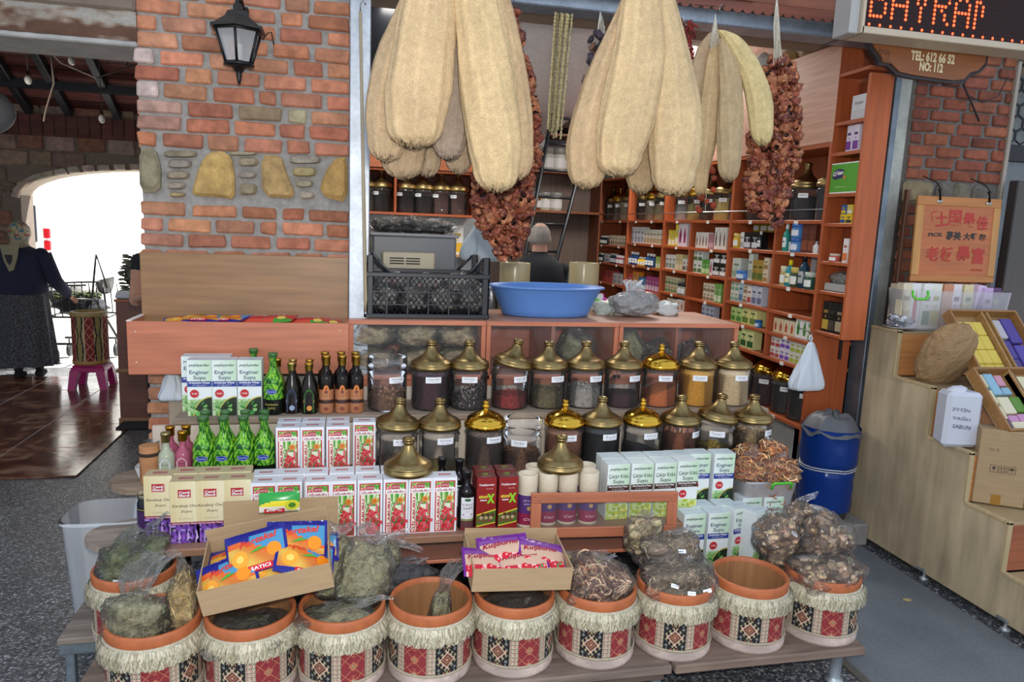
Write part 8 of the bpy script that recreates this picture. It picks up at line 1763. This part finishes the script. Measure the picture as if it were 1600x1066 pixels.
# cardboard box with handling marks
z_b = .494; q = pY(1515, 690, 2.60); q2 = pY(1585, 690, 2.60); cw = .21; ch = pY(1520, 688, 2.56).z - z_b
t = thing('cardboard_box', 'brown cardboard box with arrow and umbrella marks on the fourth step', 'box', pZ(1518, 784, z_b), math.radians(-32)); cc_ = H('#a48a66')
MB().box(0, cw, 0, .12, 0, ch, cc_, .003).build('carton_body', 'card', t); MB().box(cw + .002, cw + .03, .0, .12, .0, ch, mixc(cc_, (0, 0, 0), .12), .003).build('open_flap', 'card', t)
MB().box(.075, .115, -.0008, 0, 0, .05, H('#9a7030')).box(.075, .115, -.0008, 0, ch - .05, ch, H('#a8906c')).build('tape', 'gloss', t)
mb = MB(); A = Art(mb, lambda u, v, L: (u, -.0012 - .0002 * L, v)); ik = H('#3a3228')
for i in range(3):
 x = .055 + i * .036; z = ch * .44; A.line([(x, z), (x + .030, z), (x + .030, z + .034), (x, z + .034), (x, z)], .0015, ik)
 if i == 0: A.disc(x + .015, z + .021, .007, ik, 10); A.line([(x + .015, z + .018), (x + .015, z + .006)], .002, ik)
 if i == 1:
  for s_ in (.009, .021): A.line([(x + s_, z + .008), (x + s_, z + .024)], .0022, ik); A.poly([(x + s_ - .004, z + .022), (x + s_ + .004, z + .022), (x + s_, z + .029)], ik)
  A.line([(x + .005, z + .006), (x + .025, z + .006)], .0016, ik)
 if i == 2: A.poly([(x + .004, z + .018)] + [(x + .015 + .011 * cos(pi - pi * k / 8), z + .018 + .010 * sin(pi * k / 8)) for k in range(9)], ik); A.line([(x + .015, z + .02), (x + .015, z + .006)], .0016, ik)
A.text('70 Z', .06, ch * .74, .045, H('#7a654a'), .012); mb.build('handling_marks', 'print', t)
# fallen leaf on the carpet
q = pZ(1417, 938, .016); t = MB().prism([(.02 * cos(a) * k, .016 * sin(a) * k) for a, k in zip([i * .5236 for i in range(12)], (1.3, .7, 1, .5, 1.1, .7, 1.2, .6, 1, .8, 1.1, .6))], 0, .003, H('#b49a6a'), plane='xy').build('dry_leaf', 'card'); t.location = q; tag(t, 'small dry tan leaf lying on the grey carpet', 'leaf')
# ================================================================ THE HALL ON THE LEFT AND THE PEOPLE
def remeshed(mb, colfn, name, parent, vox=.012, sm=6, mt='cloth'):
 o = mb.build('tmp', mt); m = o.modifiers.new('r', 'REMESH'); m.mode = 'VOXEL'; m.voxel_size = vox
 s = o.modifiers.new('s', 'SMOOTH'); s.iterations = sm; s.factor = .5
 dg = bpy.context.evaluated_depsgraph_get(); me = bpy.data.meshes.new_from_object(o.evaluated_get(dg)); vs = [tuple(v.co) for v in me.vertices]; fs = [tuple(p.vertices) for p in me.polygons]; cen = [p.center.copy() for p in me.polygons]
 bpy.data.objects.remove(o); bpy.data.meshes.remove(me); n = MB(); n.add(vs, fs, [colfn(c) for c in cen], True); return n.build(name, mt, parent)
def limb(mb, pts, rs, n=12):
 mb.tube(pts, rs, n, (1, 1, 1))
 for p, r_ in zip(pts, rs): mb.ball(p, r_, 10, 8)
def head(mb, c, r=.085, yaw=0):
 """skull, jaw, nose, ears, brow, lips; the face looks along -Y before yaw"""
 m = Matrix.Translation(c) @ Matrix.Rotation(yaw, 4, 'Z')
 mb.ball((0, .006, .02), (r * .90, r * 1.08, r * 1.12), 20, 14, xf=m); mb.ball((0, -.016, -.045), (r * .66, r * .78, r * .62), 16, 12, xf=m)
 mb.tube([(0, -r * 1.0, .012), (0, -r * 1.18, -.022), (0, -r * 1.0, -.034)], [.007, .013, .009], 8, xf=m)
 for s in (-1, 1):
  mb.ball((s * r * .93, .008, -.006), (.010, .018, .030), 10, 8, xf=m); mb.ball((s * .032, -r * .93, .026), (.020, .010, .007), 8, 6, xf=m); mb.ball((s * .030, -r * .80, .004), .013, 8, 6, xf=m)
 mb.ball((0, -r * .93, -.058), (.022, .008, .006), 8, 6, xf=m); mb.ball((0, -r * .82, -.09), (.020, .014, .012), 8, 6, xf=m)
def hand(mb, w_, d, up, s=1, curl=.5, sc=1.0):
 """palm at w_, fingers along d, 'up' is the back of the hand; five separate bent fingers"""
 d = d.normalized(); side = d.cross(up).normalized() * s; up = up.normalized(); pc = w_ + d * .045 * sc
 a = [w_ + side * x * sc for x in (-.03, -.01, .01, .03)]
 for k, x in enumerate((-.028, -.010, .010, .028)): mb.tube([w_ + side * x * .6 * sc, w_ + side * x * sc + d * .08 * sc], [.013 * sc, .012 * sc], 8); mb.ball(w_ + side * x * sc + d * .08 * sc, .012 * sc, 8, 6)
 for k, (x, l) in enumerate(((-.030, .062), (-.010, .075), (.010, .070), (.029, .055))):
  p = w_ + side * x * sc + d * .082 * sc; dd = (d - up * curl * .5).normalized(); q = p + dd * l * .45 * sc; d2 = (d - up * curl * 1.6).normalized(); r_ = q + d2 * l * .33 * sc; d3 = (d * .6 - up * curl * 2.4).normalized(); e = r_ + d3 * l * .25 * sc
  limb(mb, [p, q, r_, e], [.0095 * sc, .0088 * sc, .008 * sc, .007 * sc], 8)
 p = w_ + side * -.024 * sc + d * .02 * sc; q = p + (side * -1 * .028 + d * .022 - up * .012) * sc; e = q + (d * .03 - up * .012 + side * .004) * sc; limb(mb, [p, q, e], [.013 * sc, .011 * sc, .009 * sc], 8)
# ---- woman in a headscarf walking away with a shopping trolley
fp = pZ(42, 590, 0); fp.x = -3.20; wy = fp.y; SKN = H('#b58a70')
t = thing('person', 'woman in floral headscarf, dark cardigan and long grey skirt pushing a trolley', 'person', (fp.x, wy, 0)); HW = pY(40, 350, wy).z
mb = MB()
# trunk, hips and legs
mb.lathe([(.0, .50), (.16, .52), (.20, .62), (.215, .78), (.205, .88), (.185, .96), (.205, 1.06), (.215, 1.16), (.200, 1.25), (.13, 1.31), (.055, 1.34), (.05, 1.42), (0, 1.43)], 28, sy=.72, c=(0, 0, HW - 1.545))
for s in (-1, 1): limb(mb, [(s * .085, 0, .62), (s * .08, -.01, .40), (s * .075 + .02, .0 + .05 * s, .09)], [.095, .065, .042]); mb.ball((s * .075 + .02, -.0 + .05 * s + .03, .035), (.048, .115, .036), 14, 9)
zo = HW - 1.545
head(mb, Vector((.0, .02, 1.455 + zo)), .078, pi - .25)
sh = 1.25 + zo
limb(mb, [(-.19, 0, sh), (-.275, .04, sh - .25), (-.255, .16, sh - .42)], [.068, .056, .038]); limb(mb, [(.19, 0, sh), (.285, .02, sh - .26), (.36, .16, sh - .42)], [.068, .056, .038])
hand(mb, Vector((-.25, .18, sh - .44)), Vector((.05, 1, -.3)), Vector((0, .3, 1)), 1, .7, .95); hand(mb, Vector((.365, .18, sh - .44)), Vector((.1, 1, -.3)), Vector((0, .3, 1)), -1, .7, .95)
def wc(c):
 if c.z < .095: return H('#1c1b20')
 if (abs(c.x) > .2 and c.y > .15 and c.z < sh - .38) or c.z > 1.36 + zo: return SKN
 if c.z < .52: return H('#2a282c')
 return H('#1d2238')
remeshed(mb, wc, 'body', t, .011, 5)
mb = MB()      # cardigan: loose, ends over the hips
mb.lathe([(.218, .86), (.232, .88), (.222, 1.0), (.228, 1.12), (.218, 1.22), (.175, 1.285), (.09, 1.33), (.06, 1.35)], 36, H('#1f243c'), sy=.80, c=(0, 0, zo))
for s, e in ((-1, [(-.20, 0, sh + .0), (-.285, .04, sh - .25), (-.262, .15, sh - .40)]), (1, [(.20, 0, sh + .0), (.295, .02, sh - .26), (.355, .145, sh - .40)])): mb.tube(e, [.082, .068, .052], 16, H('#1f243c'))
mb.build('cardigan', 'cloth', t)
mb = MB(); N_ = 72      # skirt with folds
def sk(u, v):
 a = 2 * pi * u; R_ = .215 + .055 * (1 - v) + (.018 * (1 - v) + .004) * sin(a * 9 + 2 * sin(a)); return (R_ * cos(a), R_ * .78 * sin(a) + .02 * (1 - v), .135 + (.93 + zo - .135) * v)
def skc(u, v): return vary(H('#54565c') if noise.noise(Vector((u * 110, v * 70, 1))) > .02 else H('#34363d'), .2)
mb.grid(sk, 180, 100, skc); mb.build('skirt', 'cloth', t)
mb = MB()      # scarf wraps the head and falls in a point down the back
def sc_(v):
 k = noise.noise(Vector(v) * 34)
 return H('#4f7a86') if k > .28 else H('#9a4a44') if k < -.30 else H('#8f8a5a') if abs(k) < .06 else H('#a59c88')
mb.ball((.005, .012, 1.465 + zo), (.094, .108, .112), 26, 18, (1, 1, 1), nz=.06, seed=2, colfn=sc_); mb.tube([(0, .02, 1.42 + zo), (0, .01, 1.36 + zo), (0, 0, 1.30 + zo)], [.085, .078, .105], 18, H('#97907c'))
mb.build('headscarf', 'cloth', t)
MB().prism([(-.085, 1.345 + zo), (.075, 1.345 + zo), (.055, 1.22 + zo), (.02, 1.10 + zo), (-.02, 1.09 + zo), (-.06, 1.2 + zo)], -.205, -.185, H('#8a856e')).prism([(-.05, 1.25 + zo), (.02, 1.25 + zo), (.01, 1.18 + zo), (-.01, 1.15 + zo), (-.03, 1.18 + zo)], -.209, -.204, H('#30323a')).build('scarf_tail', 'cloth', t, fixn=True)
# trolley
TY = wy + .75; t = thing('shopping_trolley', 'dark metal wheeled rack loaded with greens in front of the woman', 'trolley', (0, 0, 0)); BM_ = H('#15171d')
tx0, tx1 = pY(75, 500, TY).x, pY(168, 500, TY).x; zt0_, zt1_ = .30, .92
mb = MB()
for y in (TY, TY + .45):
 mb.tube([(tx0, y, .22), (tx1, y, .22)], .014, 6, BM_).tube([(tx0, y, .52), (tx1, y, .52)], .012, 6, BM_).tube([(tx0, y, .86), (tx1 - .2, y, .88)], .012, 6, BM_)
 for k in range(9): x = tx0 + (tx1 - tx0) * k / 8; mb.tube([(x, y, .52), (x - .02, y, .86)], .007, 5, BM_)
for x in (tx0, (tx0 + tx1) / 2, tx1): mb.tube([(x, TY, .52), (x, TY + .45, .52)], .010, 5, BM_)
mb.build('frame', 'black_metal', t)
MB().tube([(fp.x + .32, wy + .28, sh - .47), (fp.x + .42, TY, .72), (fp.x + .62, TY + .1, .24)], .014, 6, BM_).tube([(tx1 - .16, TY, .62), (tx1 - .10, TY + .05, 1.22), (tx1 - .02, TY + .12, .84)], .012, 6, BM_).build('handle_bars', 'black_metal', t)
for x in (tx0 + .05, tx1 - .05):
 for y in (TY + .02, TY + .43): MB().tube([(x, y, .22), (x, y, .09)], .01, 6, BM_).lathe([(0, -.014), (.075, -.014), (.08, 0), (.075, .014), (0, .014)], 18, H('#202226'), xf=Matrix.Translation((x, y, .08)) @ Matrix.Rotation(pi / 2, 4, 'Y')).build('wheel', 'rubber', t)
t = thing('sack_of_greens', 'dark sack of leafy greens lying in the trolley', 'sack', ((tx0 + tx1) / 2 - .05, TY + .22, .54)); mb = MB().ball((0, 0, .09), (.27, .18, .12), 22, 12, H('#23262c'), nz=.3, seed=2); r = random.Random(2)
for k in range(110): mb.ball((r.uniform(-.22, .2), r.uniform(-.13, .13), .19 + r.uniform(-.03, .04)), (r.uniform(.02, .04), .02, .015), 6, 4, vary(H('#3d4a24'), .4, r), nz=.4, seed=k)
mb.build('greens', 'herb', t)
# stool and small patterned basket on it
p = pZ(146, 604, .012); t = thing('plastic_stool', 'magenta plastic stool on the marble tiles under a patterned basket', 'stool', (p.x, p.y, .012)); MG = H('#a01d62'); sh_ = pY(146, 567, p.y).z - .012; s2 = .165
MB().box(-s2 + .03, s2 - .03, -s2 + .03, s2 - .03, sh_ - .025, sh_, MG, .015).box(-s2 + .02, s2 - .02, -s2 + .02, s2 - .02, sh_ - .07, sh_ - .02, MG, .01).build('seat', 'plastic', t)
for sx_ in (-1, 1):
 for sy_ in (-1, 1):
  a = Vector((sx_ * (s2 - .055), sy_ * (s2 - .055), sh_ - .05)); b = Vector((sx_ * (s2 - .025), sy_ * (s2 - .025), 0)); m = MB();
  vs = []
  for q_, h_ in ((a, .040), (b, .030)): vs += [(q_.x - h_, q_.y - h_, q_.z), (q_.x + h_, q_.y - h_, q_.z), (q_.x + h_, q_.y + h_, q_.z), (q_.x - h_, q_.y + h_, q_.z)]
  m.add(vs, [(0, 1, 2, 3), (7, 6, 5, 4), (0, 4, 5, 1), (1, 5, 6, 2), (2, 6, 7, 3), (3, 7, 4, 0)], MG); m.build('leg', 'plastic', t, fixn=True)
hb = pY(147, 486, p.y).z - .012 - sh_; t = thing('patterned_basket', 'tall patterned drum shaped basket standing on the magenta stool', 'basket', (p.x - .005, p.y, .012 + sh_ + .001)); RR = .155
MB().lathe([(0, 0), (RR, 0), (RR + .004, .01), (RR + .004, .035), (RR, .04)], 32, H('#9c7440')).build('bottom_band', 'woodv', t); MB().lathe([(RR, hb - .045), (RR + .006, hb - .04), (RR + .006, hb - .004), (RR - .01, hb), (RR - .014, hb - .04)], 32, H('#9a8658')).build('rim', 'woodv', t)
def kil2(u, v):
 a = (u * 6) % 1; z = v * 3.0
 if .46 < a < .54: return H('#b8a888')
 if a < .46: dx = abs(a - .23) / .23; d = abs(dx - (.35 + .45 * abs(sin(z * pi * .5 + .4)))); return H('#20262a') if d < .18 else (H('#8a7c4c') if dx < .3 + .3 * abs(sin(z * pi * .5 + .4)) else H('#a89468'))
 dx = abs(a - .77) / .23; return H('#a8685c') if abs(dx - abs(((z * 1.5) % 1) * 2 - 1)) < .16 else H('#6e2420')
MB().grid(lambda u, v: (RR * sin(2 * pi * u + .5), -RR * cos(2 * pi * u + .5), .04 + (hb - .085) * v), 180, 60, kil2).build('woven_cover', 'weave', t)
MB().lathe([(RR - .01, hb - .01), (RR - .012, hb - .12), (0, hb - .12)], 28, H('#5c4630')).build('lining', 'woodv', t)
# brown cabinet with a plant and papers, half hidden by the pier; a person behind it
PYc = 6.2; p = pZ(196, 590, 0); x0 = pY(183, 540, PYc).x; t = thing('brown_cabinet', 'narrow reddish brown cabinet half hidden behind the brick pier', 'cabinet', (x0, PYc, 0)); zc_ = pY(190, 468, PYc).z; CBN = H('#6a4030')
MB().box(0, .34, 0, .35, .03, zc_, CBN, .004).build('cabinet_body', 'wood', t); MB().box(-.015, .355, -.015, .36, zc_ * .42, zc_ * .42 + .03, H('#84603c'), .004).build('ledge', 'wood', t); MB().box(-.01, .35, -.01, .35, zc_ - .02, zc_, H('#9a5a38'), .004).build('top', 'wood', t); MB().box(-.01, .35, -.01, .35, 0, .05, H('#8a6444'), .004).build('plinth', 'wood', t)
t = thing('paper_stack', 'white papers lying on the narrow brown cabinet', 'papers', (x0 + .10, PYc + .12, zc_)); MB().box(-.10, .09, -.1, .12, 0, .07, H('#b8bcc0'), .01, jit=.01).build('papers', 'paper', t)
t = thing('leafy_bunch', 'grey green bunch of dried leaves standing on the papers on the cabinet', 'bunch', (x0 + .12, PYc + .16, zc_ + .071)); mb = MB(); r = random.Random(6)
mb.ball((0, 0, .13), (.09, .07, .12), 12, 8, H('#4a4c42'), nz=.3)
for k in range(160): a = r.uniform(0, 6.28); z = r.uniform(0, .27); R_ = .10 + .02 * sin(z * 20); mb.ball((R_ * cos(a), R_ * .8 * sin(a), z), (.028, .02, .008), 6, 4, vary(H('#5f6455'), .35, r), nz=.3, seed=k)
mb.build('leaves', 'herb', t)['kind'] = 'stuff'
# seated/standing person behind the pier: forearm and dark trousers show
py_ = 5.0; ex = pY(206, 410, py_); t = thing('person', 'person almost hidden behind the brick pier, bare forearm and dark clothes', 'person', (ex.x + .20, py_ + .05, 0)); mb = MB()
mb.lathe([(0, .80), (.14, .82), (.165, .95), (.15, 1.10), (.165, 1.25), (.17, 1.38), (.11, 1.46), (.05, 1.48), (.048, 1.56), (0, 1.57)], 24, sy=.68)
for s in (-1, 1): limb(mb, [(s * .08, 0, .88), (s * .085, -.02, .50), (s * .09, .0, .09)], [.085, .06, .04]); mb.ball((s * .09, -.04, .035), (.045, .12, .036), 12, 8)
head(mb, Vector((0, .0, 1.62)), .085, .3)
limb(mb, [(-.165, 0, 1.39), (-.20, .02, 1.14), (-.06, -.19, 1.20)], [.055, .048, .032]); hand(mb, Vector((-.05, -.20, 1.20)), Vector((1, -.4, .3)), Vector((0, -.3, 1)), 1, .6, .95)
limb(mb, [(.165, 0, 1.39), (.22, .0, 1.12), (.10, -.18, 1.05)], [.055, .045, .032]); hand(mb, Vector((.09, -.19, 1.05)), Vector((-1, -.4, .1)), Vector((0, -.3, 1)), -1, .6, .95)
def pc_(c):
 if c.z < .08: return H('#1c1c1c')
 if c.z < .98: return H('#191a1f')
 if c.z > 1.47: return H('#2a1e18') if (c.z > 1.66 or c.y > .04) else H('#b98a72')
 if c.x < -.13 and c.z < 1.34 or (c.y < -.12): return H('#b98a72')
 return H('#1d1e24')
remeshed(mb, pc_, 'body', t, .011, 5)
# ---- old man behind the counter, back of the head and dark vest
my = 5.05; mp_ = pY(845, 350, my); t = thing('person', 'old man with thin grey hair and dark vest behind the counter', 'person', (mp_.x, my, 0), math.radians(-8)); ht = mp_.z
mb = MB(); z9 = ht - 1.70
mb.lathe([(0, .80), (.15, .82), (.175, .95), (.18, 1.08), (.19, 1.2), (.195, 1.30), (.17, 1.40), (.10, 1.455), (.058, 1.475), (.055, 1.54), (0, 1.55)], 28, sy=.66, c=(0, 0, z9))
for s in (-1, 1): limb(mb, [(s * .085, 0, .90), (s * .09, .02, .50), (s * .09, .0, .09)], [.09, .062, .042]); mb.ball((s * .09, .05, .035), (.048, .125, .036), 12, 8)
head(mb, Vector((0, .03, 1.595 + z9)), .083, pi)
for s in (-1, 1): limb(mb, [(s * .175, 0, 1.37 + z9), (s * .225, .03, 1.10 + z9), (s * .13, .24, 1.05 + z9)], [.062, .05, .036]); hand(mb, Vector((s * .12, .26, 1.05 + z9)), Vector((-s * .4, 1, 0)), Vector((0, 0, 1)), s, .6)
def mc(c):
 z = c.z - z9
 if c.z < .08: return H('#1a1714')
 if c.z < .9: return H('#2a2c34')
 if z > 1.50:
  return vary(H('#8d857e'), .18) if (c.y < .05 and z > 1.555 and z < 1.685) else H('#b68a78')
 if (abs(c.x) > .20 and z < 1.36) or c.y > .16: return H('#b68a78') if c.y > .24 else H('#51626c')
 return H('#15171c')
remeshed(mb, mc, 'body', t, .010, 5)
mb = MB(); mb.lathe([(.19, .86), (.195, 1.0), (.205, 1.2), (.208, 1.3), (.185, 1.40), (.115, 1.462), (.068, 1.485), (.064, 1.495)], 32, H('#17191f'), sy=.70, c=(0, 0, z9)); mb.build('vest', 'cloth', t)
mb = MB(); r = random.Random(8)      # short thin hair: many fine tufts over sides and back
for k in range(2600):
 a = r.uniform(0, 2 * pi); b_ = r.uniform(-.45, 1.35); d = Vector((cos(b_) * cos(a), cos(b_) * sin(a), sin(b_)))
 if d.y > .55 and d.z < .5: continue
 if d.z > .75 and r.random() < .75: continue
 p0 = Vector((d.x * .0765, .025 + d.y * .091, 1.616 + z9 + d.z * .095)); q = p0 + d * .003 + Vector((0, -.002, -.011)); s_ = d.cross(Vector((0, 0, 1))).normalized() * .0012
 mb.add([p0 - s_, p0 + s_, q], [(0, 1, 2)], vary(H('#8f8a84'), .25, r))
mb.build('hair', 'hair', t)['kind'] = 'stuff'
# ---- things hanging in the hall
q = pY(197, 86, 4.4); t = thing('hanging_lamp_frame', 'old brass bar with dark curling arms hanging by the lintel beside the pier', 'lamp', q); tz = pY(187, 0, 4.4).z - q.z
MB().box(-.02, .02, -.006, .006, .0, tz + .3, H('#b8963c'), .002).build('brass_bar', 'brass', t)
mb = MB()
for k in range(7): a = k * .9; mb.tube([(0, 0, .02), (.06 * cos(a), .06 * sin(a), .04), (.12 * cos(a), .12 * sin(a), -.02), (.10 * cos(a), .10 * sin(a), -.04)], [.006, .005, .004, .002], 6, H('#3a2f22'))
mb.build('curling_arms', 'black_metal', t)
for (px, y, yy, lb) in ((112, 95, 6.4, 'small bare bulb hanging on a cord under the hall roof, middle'), (44, 125, 6.4, 'small bare bulb hanging on a cord near the left edge'), (159, 186, 6.8, 'small glass bulb hanging lowest, near the pier')):
 q = pY(px, y, yy); t = thing('hanging_bulb', lb, 'bulb', q); MB().ball((0, 0, 0), (.026, .026, .034), 12, 8, H('#b8b8b4')).build('glass_bulb', 'gloss', t); MB().lathe([(.014, .03), (.014, .06), (0, .06)], 10, H('#8a7a5a')).build('socket', 'metal', t); MB().tube([(0, 0, .05), (0, 0, roof_z(yy) - q.z - .02)], .004, 5, H('#141414')).build('cord', 'rubber', t)
tag(MB().tube([pY(55, 55, 5.2), pY(95, 98, 5.6), pY(150, 122, 6.2), pY(215, 100, 6.2)], .006, 5, H('#7a6a5a')).tube([pY(78, 75, 5.5), pY(84, 130, 6), pY(72, 170, 6.2), pY(68, 190, 6.2)], .006, 5, H('#7a6a5a')).build('slack_cable', 'rubber'), 'slack cables strung under the hall roof', 'cable')
q = pY(2, 176, 5.2); t = thing('pale_globe', 'pale round lamp shade cut by the left edge of the picture', 'lamp', q); MB().ball((-.06, 0, 0), (.135, .12, .13), 20, 14, H('#77787c'), nz=.05).build('shade', 'matte', t); MB().tube([(-.06, 0, .12), (-.06, 0, roof_z(5.2) - q.z - .02)], .006, 5, H('#1c1c1c')).build('cord', 'rubber', t)
# ---- outside, beyond the arch: a white van with red tail lamps
vy = 13.5; vx = pY(78, 400, vy).x; t = thing('parked_van', 'white van with red tail lamps parked in the glare beyond the arch', 'van', (vx - 1.85, vy, -.01)); WV = H('#dfe2e6')
mb = MB(); pr = [(0, .35), (.0, 1.05), (.06, 1.85), (.18, 2.0), (1.7, 2.0), (1.80, 1.85), (1.88, 1.05), (1.88, .35)]
mb.prism(pr, 0, 3.9, WV, bev=.05); mb.build('van_body', 'gloss', t, fixn=True)
for x in (.02, 1.78):
 for z in (1.02, 1.22): MB().box(x, x + .09, -.03, .04, z, z + .16, H('#c01c28'), .01).build('tail_lamp', 'gloss', t)
MB().box(.2, .88, -.012, .02, 1.15, 1.75, H('#3a4450'), .02).box(1.0, 1.68, -.012, .02, 1.15, 1.75, H('#3a4450'), .02).build('rear_window', 'gloss', t); MB().box(0, 1.88, -.10, .05, .35, .52, H('#5a5e64'), .03).build('bumper', 'plastic', t)
for x in (.08, 1.62):
 for y in (.7, 3.1): MB().lathe([(0, 0), (.2, 0), (.31, .02), (.33, .06), (.33, .16), (.31, .2), (0, .2)], 24, H('#1c1c1e'), xf=Matrix.Translation((x, y, .33)) @ Matrix.Rotation(pi / 2, 4, 'Y')).build('wheel', 'rubber', t)
o = MB().box(-16, -5.7, 14.5, 27, -.1, 7, H('#e4e2dc')).build('wall_left', 'matte'); struct(o, 'white block added beyond the arch as a sunlit reflector for the tiles')  # added block; its sunlit side is there to reflect in the hall tiles
